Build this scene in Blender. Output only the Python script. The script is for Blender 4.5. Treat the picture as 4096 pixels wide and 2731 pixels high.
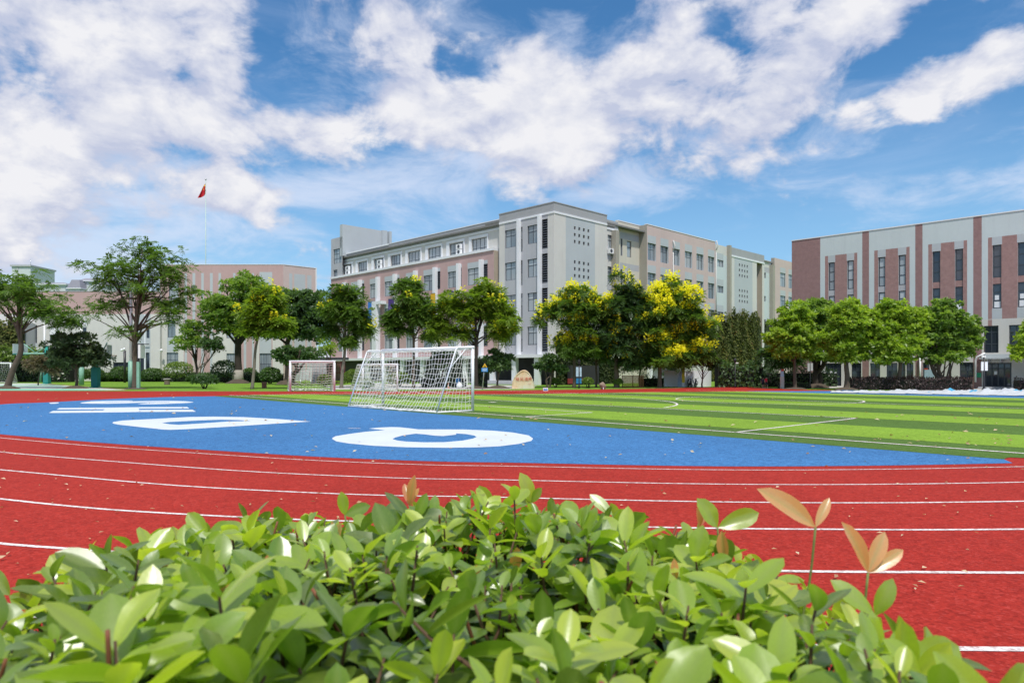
import bpy, bmesh, math, random
import numpy as np
from mathutils import Vector, Matrix, Quaternion

# ---------------------------------------------------------------- scene, camera, world, sun, exposure
for o in list(bpy.data.objects):
    bpy.data.objects.remove(o)
S = bpy.context.scene
COL = S.collection
R = math.radians
EYE = 1.75                       # eye height of the photographer
FPX, CPX, HPX = 2775.0, 2048.0, 1478.0   # focal length, centre column and horizon row measured in the photograph

cam_d = bpy.data.cameras.new('camera')
cam = bpy.data.objects.new('camera', cam_d)
COL.objects.link(cam)
cam.location = (0, 0, EYE)
cam.rotation_euler = (R(90), 0, 0)
cam_d.sensor_width = 36
cam_d.lens = FPX / 4096 * 36
cam_d.shift_y = (HPX - 1365.5) / 4096
cam_d.clip_start = 0.05
cam_d.clip_end = 6000
cam_d.dof.use_dof = True
cam_d.dof.focus_distance = 6.0
cam_d.dof.aperture_fstop = 9.0
S.camera = cam

SUN_AZ, SUN_EL = R(171), R(62)   # high, a little behind the camera's right shoulder
world = bpy.data.worlds.new('World')
S.world = world
world.use_nodes = True


def sky_nodes():
    nt = world.node_tree
    N, L = nt.nodes, nt.links
    N.clear()
    out = N.new('ShaderNodeOutputWorld')
    bg = N.new('ShaderNodeBackground')
    bg.inputs['Strength'].default_value = 0.06
    L.new(bg.outputs[0], out.inputs[0])
    sky = N.new('ShaderNodeTexSky')
    sky.sky_type = 'NISHITA'
    sky.sun_disc = False
    sky.sun_elevation = SUN_EL
    sky.sun_rotation = SUN_AZ
    sky.altitude = 20
    sky.air_density = 1.15
    sky.dust_density = 0.6
    sky.ozone_density = 2.6
    tc = N.new('ShaderNodeTexCoord')

    def mth(op, a, b=None, c=None, clamp=False):
        n = N.new('ShaderNodeMath'); n.operation = op; n.use_clamp = clamp
        for i, v in enumerate((a, b, c)):
            if v is None: continue
            if isinstance(v, (int, float)): n.inputs[i].default_value = v
            else: L.new(v, n.inputs[i])
        return n.outputs[0]

    def ramp01(v, a, b):
        n = N.new('ShaderNodeMapRange'); n.interpolation_type = 'SMOOTHSTEP'
        L.new(v, n.inputs[0]); n.inputs[1].default_value = a; n.inputs[2].default_value = b
        return n.outputs[0]

    def mixc(f, a, b):
        n = N.new('ShaderNodeMix'); n.data_type = 'RGBA'
        if isinstance(f, (int, float)): n.inputs[0].default_value = f
        else: L.new(f, n.inputs[0])
        for i, v in ((6, a), (7, b)):
            if isinstance(v, tuple): n.inputs[i].default_value = (*v, 1)
            else: L.new(v, n.inputs[i])
        return n.outputs[2]

    sep = N.new('ShaderNodeSeparateXYZ'); L.new(tc.outputs['Generated'], sep.inputs[0])
    dx, dy, dz = sep.outputs
    cmb = N.new('ShaderNodeCombineXYZ')
    L.new(dx, cmb.inputs[0]); L.new(dy, cmb.inputs[1]); L.new(mth('MULTIPLY', mth('POWER', mth('MAXIMUM', dz, 0.0), 0.8), 1.55), cmb.inputs[2])

    def noise(scale, detail, rough, off=(0, 0, 0), dist=0.0, sc=(1, 1, 1)):
        mp = N.new('ShaderNodeMapping'); L.new(cmb.outputs[0], mp.inputs[0])
        mp.inputs['Location'].default_value = off
        mp.inputs['Scale'].default_value = sc
        n = N.new('ShaderNodeTexNoise'); L.new(mp.outputs[0], n.inputs['Vector'])
        n.inputs['Scale'].default_value = scale; n.inputs['Detail'].default_value = detail
        n.inputs['Roughness'].default_value = rough; n.inputs['Distortion'].default_value = dist
        return n.outputs['Fac']

    az = mth('ARCTAN2', dx, dy)
    el = mth('ARCSINE', dz)
    # where the big banks of cloud hang (azimuth / elevation of the day's sky): x, y, half sizes, tilt, amount
    F2 = FPX / 1.7415; H2 = HPX / 1.7415
    banks = [
        (120, 190, 420, 230, 0, .32), (520, 70, 260, 130, 0, .20), (90, 460, 270, 120, 0, .28),
        (600, 295, 430, 75, 8, .36), (900, 235, 170, 70, 10, .36), (500, 450, 130, 44, 0, .46), (500, 200, 160, 80, 0, .08),
        (1120, 275, 160, 50, -6, .26), (960, 70, 150, 75, 0, .22), (1225, 150, 120, 120, 0, .34),
        (1640, 150, 340, 140, 12, .33), (1900, 115, 180, 130, 25, .28), (2190, 170, 250, 66, 18, .44),
        (1330, 340, 190, 60, 12, .20), (1760, 310, 260, 60, 14, .22), (260, 540, 340, 70, 0, .16),
        (680, 195, 85, 55, 0, -.34), (650, 50, 55, 80, 0, -.28), (1090, 215, 80, 75, 0, -.44), (980, 160, 90, 35, 0, -.22), (1480, 335, 110, 35, 20, -.20), (760, 130, 60, 40, 0, -.14),
        (1340, 45, 90, 60, 30, -.36), (2230, 60, 260, 50, 10, -.36), (1960, 215, 150, 26, 28, -.22), (2050, 430, 620, 130, 14, -.34),
        (1040, 460, 420, 85, 0, -.22), (330, 440, 110, 30, 0, -.16), (780, 590, 420, 60, 0, -.18), (1840, 20, 60, 60, 20, -.26),
    ]
    thin_banks = [(140, 540, 480, 180, 0, .42), (640, 430, 300, 60, 0, .12), (1010, 385, 300, 70, 8, .22), (1460, 425, 330, 70, 12, .24), (2180, 470, 330, 80, 20, .16), (1080, 120, 500, 130, 0, .16), (690, 535, 120, 22, 0, .16)]

    def bank_sum(lst):
        tot = None
        for (x, y, sx, sy, rot, amp) in lst:
            tot = one_bank(tot, x, y, sx, sy, rot, amp)
        return tot

    def one_bank(tot, x, y, sx, sy, rot, amp):
        a0 = math.atan((x - 1176) / F2)
        e0 = math.atan((H2 - y) / math.hypot(F2, x - 1176))
        ka = math.cos(a0) ** 2 / F2
        ax_, ay_ = sx * ka, sy * math.cos(a0) / F2
        c, s_ = math.cos(R(rot)), math.sin(R(rot))
        da = mth('SUBTRACT', az, a0); de = mth('SUBTRACT', el, e0)
        u = mth('ADD', mth('MULTIPLY', da, c / ax_), mth('MULTIPLY', de, s_ / ax_))
        v = mth('SUBTRACT', mth('MULTIPLY', de, c / ay_), mth('MULTIPLY', da, s_ / ay_))
        q = mth('ADD', mth('MULTIPLY', u, u), mth('MULTIPLY', v, v))
        g = mth('MULTIPLY', mth('POWER', 2.718, mth('MULTIPLY', q, -0.8)), amp)
        return g if tot is None else mth('ADD', tot, g)
    tot = bank_sum(banks)
    tot2 = bank_sum(thin_banks)

    def density(off):
        a = noise(4.6, 11, 0.54, (3.1, 1.7, 0.3 + off[1]), 0.35)
        b = noise(13.0, 8, 0.58, (7.3, 2.2, 4.0 + off[1]), 0.3)
        return mth('ADD', mth('MULTIPLY', mth('SUBTRACT', a, 0.5), 1.8), mth('MULTIPLY', mth('SUBTRACT', b, 0.5), 0.95))
    base = density((0, 0))
    up = density((0.0, 0.045))
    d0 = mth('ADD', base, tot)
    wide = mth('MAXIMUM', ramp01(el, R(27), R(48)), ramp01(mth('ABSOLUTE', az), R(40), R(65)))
    d0 = mth('ADD', d0, mth('MULTIPLY', wide, 0.17))      # cloud cover added out of view to brighten the facades
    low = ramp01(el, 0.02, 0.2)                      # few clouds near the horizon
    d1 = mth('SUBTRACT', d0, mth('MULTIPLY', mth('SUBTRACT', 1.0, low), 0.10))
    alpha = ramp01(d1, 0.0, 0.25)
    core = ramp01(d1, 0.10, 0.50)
    relief = mth('MULTIPLY', mth('SUBTRACT', base, up), 1.7)
    soft = noise(5.5, 5, 0.5, (11, 5, 2))
    lit = mth('ADD', mth('ADD', mth('MULTIPLY', core, 0.62), relief), mth('MULTIPLY', mth('SUBTRACT', soft, 0.38), 1.3), clamp=True)
    k = 16.6
    ccol = mixc(lit, (.47 * k, .51 * k, .65 * k), (.76 * k, .76 * k, .79 * k))
    # high thin veil
    veil = mth('MULTIPLY', ramp01(noise(2.6, 6, .6, (5, 9, 1), .6, (1, 1, 2.2)), .46, .85), 0.25)
    tint = N.new('ShaderNodeVectorMath'); tint.operation = 'MULTIPLY'
    L.new(sky.outputs[0], tint.inputs[0]); tint.inputs[1].default_value = (0.78, 1.46, 1.90)
    haze_f = mth('MULTIPLY', mth('SUBTRACT', 1.0, ramp01(el, -0.02, 0.42)), 0.62)
    blue = mixc(haze_f, tint.outputs[0], (.40 * k, .62 * k, .86 * k))
    blue = mixc(veil, blue, (.58 * k, .68 * k, .90 * k))
    t1 = mth('ADD', mth('SUBTRACT', noise(6.5, 9, .62, (1.2, 8.8, 2), .5, (1, 1, 1.5)), .60), tot2)
    wisp = mth('MULTIPLY', ramp01(t1, -0.06, 0.30), 0.70)
    blue = mixc(wisp, blue, (.64 * k, .70 * k, .84 * k))
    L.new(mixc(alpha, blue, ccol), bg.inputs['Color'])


sky_nodes()
world.cycles.sampling_method = 'MANUAL'
world.cycles.sample_map_resolution = 512

sun_d = bpy.data.lights.new('sun', 'SUN')
sun_d.energy = 3.3
sun_d.angle = R(2.5)
sun_d.color = (1.0, 0.955, 0.88)
sun = bpy.data.objects.new('sun', sun_d)
COL.objects.link(sun)
_sd = Vector((math.sin(SUN_AZ) * math.cos(SUN_EL), math.cos(SUN_AZ) * math.cos(SUN_EL), math.sin(SUN_EL)))
sun.rotation_euler = _sd.to_track_quat('Z', 'Y').to_euler()
sun.location = _sd * 200

S.view_settings.view_transform = 'Standard'
S.view_settings.look = 'None'
S.view_settings.exposure = 0.22
S.view_settings.gamma = 1.0
S.view_settings.use_curve_mapping = False
S.cycles.max_bounces = 6
S.cycles.transparent_max_bounces = 12


# ---------------------------------------------------------------- measuring helpers
def G(x, y, z=0.0):
    """ground point seen at a place of the photograph (measured in its 4096 px frame)"""
    d = FPX * EYE / (y - HPX)
    return Vector(((x - CPX) / FPX * d, d, z))


def at(x, y, d):
    """point at depth d"""
    return Vector(((x - CPX) / FPX * d, d, EYE + (HPX - y) / FPX * d))


def depth(y):
    return FPX * EYE / (y - HPX)


# ---------------------------------------------------------------- materials
def newmat(name):
    m = bpy.data.materials.new(name); m.use_nodes = True
    nt = m.node_tree
    for n in list(nt.nodes): nt.nodes.remove(n)
    out = nt.nodes.new('ShaderNodeOutputMaterial')
    b = nt.nodes.new('ShaderNodeBsdfPrincipled')
    nt.links.new(b.outputs[0], out.inputs[0])
    return m, nt, b, out


def link_noise(nt, scale, detail=4, rough=.6, sc=(1, 1, 1)):
    tc = nt.nodes.new('ShaderNodeTexCoord')
    mp = nt.nodes.new('ShaderNodeMapping'); mp.inputs['Scale'].default_value = sc
    nt.links.new(tc.outputs['Object'], mp.inputs[0])
    n = nt.nodes.new('ShaderNodeTexNoise')
    n.inputs['Scale'].default_value = scale; n.inputs['Detail'].default_value = detail; n.inputs['Roughness'].default_value = rough
    nt.links.new(mp.outputs[0], n.inputs['Vector'])
    return n.outputs['Fac']


def rampc(nt, fac, stops):
    r = nt.nodes.new('ShaderNodeValToRGB')
    el = r.color_ramp.elements
    while len(el) < len(stops): el.new(0.5)
    for e, (p, c) in zip(el, stops):
        e.position = p; e.color = (*c, 1)
    nt.links.new(fac, r.inputs[0])
    return r.outputs[0]


def mixn(nt, f, a, b, mode='MIX'):
    n = nt.nodes.new('ShaderNodeMix'); n.data_type = 'RGBA'; n.blend_type = mode
    for i, v in ((0, f), (6, a), (7, b)):
        if isinstance(v, (int, float)): n.inputs[i].default_value = v
        elif isinstance(v, tuple): n.inputs[i].default_value = (*v, 1)
        else: nt.links.new(v, n.inputs[i])
    return n.outputs[2]


def bump(nt, b, h, strength, dist=.01):
    n = nt.nodes.new('ShaderNodeBump'); n.inputs['Strength'].default_value = strength; n.inputs['Distance'].default_value = dist
    nt.links.new(h, n.inputs['Height']); nt.links.new(n.outputs[0], b.inputs['Normal'])


def sc_(c, k): return tuple(min(1, v * k) for v in c)


def mat_paint(name, c, rough=.6, var=.10, scale=1.2, fine=30, metal=0, bstr=.15, streak=0.0):
    """painted / plastered / cast surface: two scales of colour drift, optional rain streaks, fine grain"""
    m, nt, b, out = newmat(name)
    n1 = link_noise(nt, scale, 6, .65); n2 = link_noise(nt, fine, 3, .6)
    col = rampc(nt, n1, [(.3, sc_(c, 1 - var)), (.7, sc_(c, 1 + var * .6))])
    col = mixn(nt, .25, col, rampc(nt, n2, [(.3, sc_(c, .8)), (.7, sc_(c, 1.12))]))
    if streak:
        st = link_noise(nt, 2.2, 5, .7, (1, 1, .06))
        mr = nt.nodes.new('ShaderNodeMapRange'); nt.links.new(st, mr.inputs[0])
        mr.inputs[1].default_value = .52; mr.inputs[2].default_value = .75; mr.inputs[4].default_value = streak
        col = mixn(nt, mr.outputs[0], col, sc_(c, .55))
    nt.links.new(col, b.inputs['Base Color'])
    b.inputs['Roughness'].default_value = rough; b.inputs['Metallic'].default_value = metal
    if bstr: bump(nt, b, n2, bstr, .01)
    return m


def mat_granule(name, c, c2, scale=55, bstr=.5, big=.35, rough=.8, grain=42, gk=.5):
    """rubber crumb / turf surface"""
    m, nt, b, out = newmat(name)
    f = link_noise(nt, scale, 3, .7)
    g = link_noise(nt, scale * .22, 4, .7)
    l = link_noise(nt, big, 6, .6)
    h2 = link_noise(nt, scale * .55, 2, .8)
    tcv = nt.nodes.new('ShaderNodeTexCoord')
    gran = []
    for vs in (grain, grain * .34):
        vo = nt.nodes.new('ShaderNodeTexVoronoi'); vo.inputs['Scale'].default_value = vs
        nt.links.new(tcv.outputs['Object'], vo.inputs['Vector'])
        sp = nt.nodes.new('ShaderNodeSeparateColor'); nt.links.new(vo.outputs['Color'], sp.inputs[0]); gran.append(sp.outputs[0])
    col = rampc(nt, f, [(.34, sc_(c2, .6)), (.5, c), (.66, sc_(c, 1.35))])
    col = mixn(nt, .5, col, rampc(nt, h2, [(.36, sc_(c2, .8)), (.52, c), (.68, sc_(c, 1.3))]))
    col = mixn(nt, .30, col, mixn(nt, g, sc_(c, .7), sc_(c, 1.25)))
    col = mixn(nt, .45, col, rampc(nt, l, [(.35, sc_(c, .76)), (.65, sc_(c, 1.12))]))
    col = mixn(nt, gk, col, rampc(nt, gran[0], [(0, sc_(c2, .7)), (.45, c), (.8, sc_(c, 1.35)), (1, tuple(min(1, v * 1.5 + .05) for v in c))]))
    col = mixn(nt, gk * .6, col, rampc(nt, gran[1], [(0, sc_(c2, .95)), (.5, c), (1, sc_(c, 1.4))]))
    st = link_noise(nt, .16, 7, .68, (1, .5, 1))
    col = mixn(nt, .5, col, mixn(nt, 1.0, col, rampc(nt, st, [(.36, (.80, .80, .82)), (.5, (1, 1, 1)), (.66, (1.12, 1.14, 1.14))]), 'MULTIPLY'))
    nt.links.new(col, b.inputs['Base Color'])
    b.inputs['Roughness'].default_value = rough
    b.inputs['Specular IOR Level'].default_value = .08
    bump(nt, b, f, bstr, .006)
    return m


def mat_leaf(name, stops, trans=.35, rough=.42, spec=.5, tcol=None, vein=False):
    """leaves: colour from a per-leaf tint, light passing through"""
    m, nt, b, out = newmat(name)
    at_ = nt.nodes.new('ShaderNodeAttribute'); at_.attribute_name = 'tint'
    col = rampc(nt, at_.outputs['Fac'], stops)
    nz = link_noise(nt, 9 if not vein else 60, 3, .6)
    col = mixn(nt, .3, col, mixn(nt, nz, sc_(stops[0][1], .8), sc_(stops[-1][1], 1.1)))
    if vein:
        au = nt.nodes.new('ShaderNodeAttribute'); au.attribute_name = 'lu'
        av = nt.nodes.new('ShaderNodeAttribute'); av.attribute_name = 'lv'

        def mt(op, x, y=0.0):
            n = nt.nodes.new('ShaderNodeMath'); n.operation = op
            for i, v in enumerate((x, y)):
                if isinstance(v, (int, float)): n.inputs[i].default_value = v
                else: nt.links.new(v, n.inputs[i])
            return n.outputs[0]
        q = mt('ABSOLUTE', mt('SUBTRACT', mt('FRACT', mt('MULTIPLY', mt('SUBTRACT', au.outputs['Fac'], mt('MULTIPLY', mt('ABSOLUTE', av.outputs['Fac']), .16)), 8.5)), .5))
        vn = nt.nodes.new('ShaderNodeMapRange'); nt.links.new(q, vn.inputs[0]); vn.inputs[1].default_value = .10; vn.inputs[2].default_value = .0; vn.inputs[4].default_value = .16
        col = mixn(nt, vn.outputs[0], col, mixn(nt, .5, col, (.36, .44, .12)))
        bl = link_noise(nt, 26, 4, .7)
        bm_ = nt.nodes.new('ShaderNodeMapRange'); nt.links.new(bl, bm_.inputs[0]); bm_.inputs[1].default_value = .66; bm_.inputs[2].default_value = .74; bm_.inputs[4].default_value = .55
        col = mixn(nt, bm_.outputs[0], col, (.16, .12, .03))
        bump(nt, b, q, .07, .001)
        a2 = nt.nodes.new('ShaderNodeAttribute'); a2.attribute_name = 'rib'
        col = mixn(nt, a2.outputs['Fac'], col, mixn(nt, .5, col, (.30, .38, .10)))
    nt.links.new(col, b.inputs['Base Color'])
    b.inputs['Roughness'].default_value = rough
    b.inputs['Specular IOR Level'].default_value = spec
    tr = nt.nodes.new('ShaderNodeBsdfTranslucent')
    if tcol: nt.links.new(mixn(nt, .6, col, tcol), tr.inputs['Color'])
    else: nt.links.new(mixn(nt, 1.0, col, (1.6, 1.75, .8), 'MULTIPLY'), tr.inputs['Color'])
    mx = nt.nodes.new('ShaderNodeMixShader'); mx.inputs[0].default_value = trans
    nt.links.new(b.outputs[0], mx.inputs[1]); nt.links.new(tr.outputs[0], mx.inputs[2])
    nt.links.new(mx.outputs[0], out.inputs[0])
    return m


def mat_glass(name, dark, light, rough=.05):
    """window glass in front of a room: dark or curtained per pane, sky mirrored on top"""
    m, nt, b, out = newmat(name)
    a = nt.nodes.new('ShaderNodeAttribute'); a.attribute_name = 'tint'
    oi = nt.nodes.new('ShaderNodeObjectInfo')
    mm = nt.nodes.new('ShaderNodeMath'); mm.operation = 'MULTIPLY_ADD'
    nt.links.new(oi.outputs['Random'], mm.inputs[0]); mm.inputs[1].default_value = .5
    nt.links.new(a.outputs['Fac'], mm.inputs[2])
    fr = nt.nodes.new('ShaderNodeMath'); fr.operation = 'FRACT'; nt.links.new(mm.outputs[0], fr.inputs[0])
    col = rampc(nt, fr.outputs[0], [(.2, dark), (.55, tuple((x + y) * .5 for x, y in zip(dark, light))), (.9, light)])
    fold = link_noise(nt, 14, 2, .5, (1, 1, .02))
    col = mixn(nt, .4, col, mixn(nt, fold, sc_(dark, .8), sc_(light, .9)))
    nt.links.new(col, b.inputs['Base Color'])
    b.inputs['Roughness'].default_value = rough
    b.inputs['Specular IOR Level'].default_value = .9
    return m


M = {}
M['red'] = mat_granule('red rubber crumb', (.345, .029, .020), (.19, .012, .009), 30, .6, gk=.40)
M['blue'] = mat_granule('blue rubber crumb', (.056, .180, .39), (.022, .075, .20), 30, .6)
M['turf_light'] = mat_granule('light artificial turf', (.200, .325, .036), (.10, .20, .018), 38, .8, .5, .9)
M['turf_dark'] = mat_granule('dark artificial turf', (.085, .155, .032), (.040, .085, .015), 38, .8, .5, .9)
M['lawn'] = mat_granule('lawn', (.15, .27, .030), (.05, .13, .012), 14, .8, .25, .95)
M['line'] = mat_granule('white line paint', (.66, .63, .62), (.40, .20, .18), 60, .4, gk=.75, grain=55)
M['letter'] = mat_paint('white letter paint', (.60, .65, .72), .7, .10, 1.1, 24, 0, .25)
M['concrete_pale'] = mat_paint('pale paving', (.52, .50, .47), .85, .12, .5, 12)
M['court_teal'] = mat_paint('teal court paint', (.20, .50, .36), .7, .1)
M['court_pale'] = mat_paint('faded court paint', (.47, .53, .46), .7, .14, .4)
M['court_tan'] = mat_paint('tan court kerb', (.50, .33, .20), .8, .1)
M['soil'] = mat_paint('soil', (.09, .068, .048), .95, .35, 3, 25, 0, .6)
M['cream'] = mat_paint('cream render', (.62, .61, .585), .85, .08, .35, 18, 0, .12, .22)
M['cream_warm'] = mat_paint('warm cream render', (.60, .57, .49), .85, .07, .35, 18, 0, .12, .16)
M['mint'] = mat_paint('pale mint render', (.55, .62, .64), .85, .05, .35, 18, 0, .12, .16)
M['grey'] = mat_paint('grey render', (.44, .45, .48), .85, .09, .35, 18, 0, .12, .20)
M['grey_blue'] = mat_paint('blue grey render', (.46, .50, .53), .85, .06, .35, 18, 0, .12, .06)
M['grey_dark'] = mat_paint('weathered grey parapet', (.36, .37, .39), .9, .10, .3, 18, 0, .12, .22)
M['white_trim'] = mat_paint('white trim', (.76, .78, .82), .7, .05, .6, 20, 0, .1, .06)
M['pink'] = mat_paint('dusty pink render', (.49, .335, .325), .88, .11, .35, 14, 0, .15, .18)
M['pink_pale'] = mat_paint('pale pink render', (.57, .455, .435), .88, .10, .35, 14, 0, .15, .18)
M['stained'] = mat_paint('stained concrete', (.36, .34, .29), .92, .14, .5, 12, 0, .2, .35)
M['brown_side'] = mat_paint('brown render', (.42, .36, .29), .9, .08)
M['dark'] = mat_paint('dark recess', (.028, .028, .034), .8, .2)
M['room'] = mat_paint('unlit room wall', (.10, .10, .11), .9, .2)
M['roofing'] = mat_paint('grey roofing felt', (.22, .22, .22), .95, .2)
M['frame'] = mat_paint('dark blue grey window frame', (.045, .058, .075), .45, .1)
M['frame_bronze'] = mat_paint('dark frame', (.055, .06, .075), .45, .1)
M['louver'] = mat_paint('louver slats', (.085, .10, .125), .5, .15)
M['glass'] = mat_glass('window glass', (.10, .135, .165), (.58, .63, .66))  # pale tones also carry sky reflection painted into the panes
M['glass_dark'] = mat_glass('dark window glass', (.016, .022, .035), (.06, .075, .10))
M['white'] = mat_paint('white enamel', (.82, .83, .86), .55, .04, 3, 60, 0, .05)
M['net'] = mat_paint('white net cord', (.80, .80, .78), .8, .05)
M['teal'] = mat_paint('teal enamel', (.035, .36, .31), .4, .08, 2)
M['teal_pale'] = mat_paint('worn pale green enamel', (.24, .46, .36), .5, .3, 4)
M['black'] = mat_paint('black metal', (.018, .018, .022), .4, .1)
M['steel'] = mat_paint('galvanised steel', (.45, .47, .48), .35, .1, 3, 40, .7)
M['bark'] = mat_paint('grey brown bark', (.115, .088, .066), .95, .3, 3, 22, 0, .8)
M['bark_dark'] = mat_paint('dark bark', (.045, .036, .030), .95, .3, 3, 22, 0, .8)
M['bark_pale'] = mat_paint('pale bark', (.20, .175, .145), .95, .25, 3, 22, 0, .7)
M['whitewash'] = mat_paint('whitewashed bark', (.36, .33, .29), .9, .15, 4, 22, 0, .6)
M['flagpole'] = mat_paint('pale green flagpole', (.42, .55, .50), .4, .05)
M['sign_line'] = mat_paint('pale blue sign print', (.50, .66, .85), .5, .05)
M['dull_red'] = mat_paint('dull red panel', (.25, .03, .035), .6, .1)


def mat_brick(name, c, c2, mortar):
    """small facing bricks"""
    m, nt, b, out = newmat(name)
    tc = nt.nodes.new('ShaderNodeTexCoord')
    mp = nt.nodes.new('ShaderNodeMapping'); nt.links.new(tc.outputs['Object'], mp.inputs[0])
    mp.inputs['Rotation'].default_value = (R(90), 0, R(45))
    br = nt.nodes.new('ShaderNodeTexBrick'); nt.links.new(mp.outputs[0], br.inputs['Vector'])
    br.inputs['Color1'].default_value = (*c, 1); br.inputs['Color2'].default_value = (*c2, 1); br.inputs['Mortar'].default_value = (*mortar, 1)
    br.inputs['Scale'].default_value = 4.0; br.inputs['Mortar Size'].default_value = .012; br.inputs['Bias'].default_value = -.1
    n = link_noise(nt, .5, 6, .65)
    n3 = link_noise(nt, 3.0, 4, .7)
    col = mixn(nt, .55, br.outputs[0], mixn(nt, n, sc_(c, .78), sc_(c, 1.2)))
    col = mixn(nt, .3, col, rampc(nt, n3, [(.35, sc_(c, .7)), (.65, sc_(c2, 1.2))]))
    nt.links.new(col, b.inputs['Base Color']); b.inputs['Roughness'].default_value = .85
    bump(nt, b, br.outputs['Fac'], .2, .004)
    return m


M['brick'] = mat_brick('brown red facing brick', (.315, .185, .175), (.37, .235, .22), (.34, .25, .235))
M['brick_dark'] = mat_brick('dark brown facing brick', (.28, .165, .162), (.31, .195, .19), (.29, .20, .20))


# ---------------------------------------------------------------- object helpers
def tag(o, label=None, cat=None, group=None, kind=None):
    if label: o['label'] = label
    if cat: o['category'] = cat
    if group: o['group'] = group
    if kind: o['kind'] = kind
    return o


def empty(name, loc, label=None, cat=None, group=None, rz=0.0):
    o = bpy.data.objects.new(name, None)
    o.empty_display_size = .3
    COL.objects.link(o)
    o.location = loc; o.rotation_euler = (0, 0, rz)
    return tag(o, label, cat, group)


def wmat(o):
    m = Matrix.LocRotScale(o.location, o.rotation_euler, o.scale)
    while o.parent:
        o = o.parent
        m = Matrix.LocRotScale(o.location, o.rotation_euler, o.scale) @ m
    return m


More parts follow.
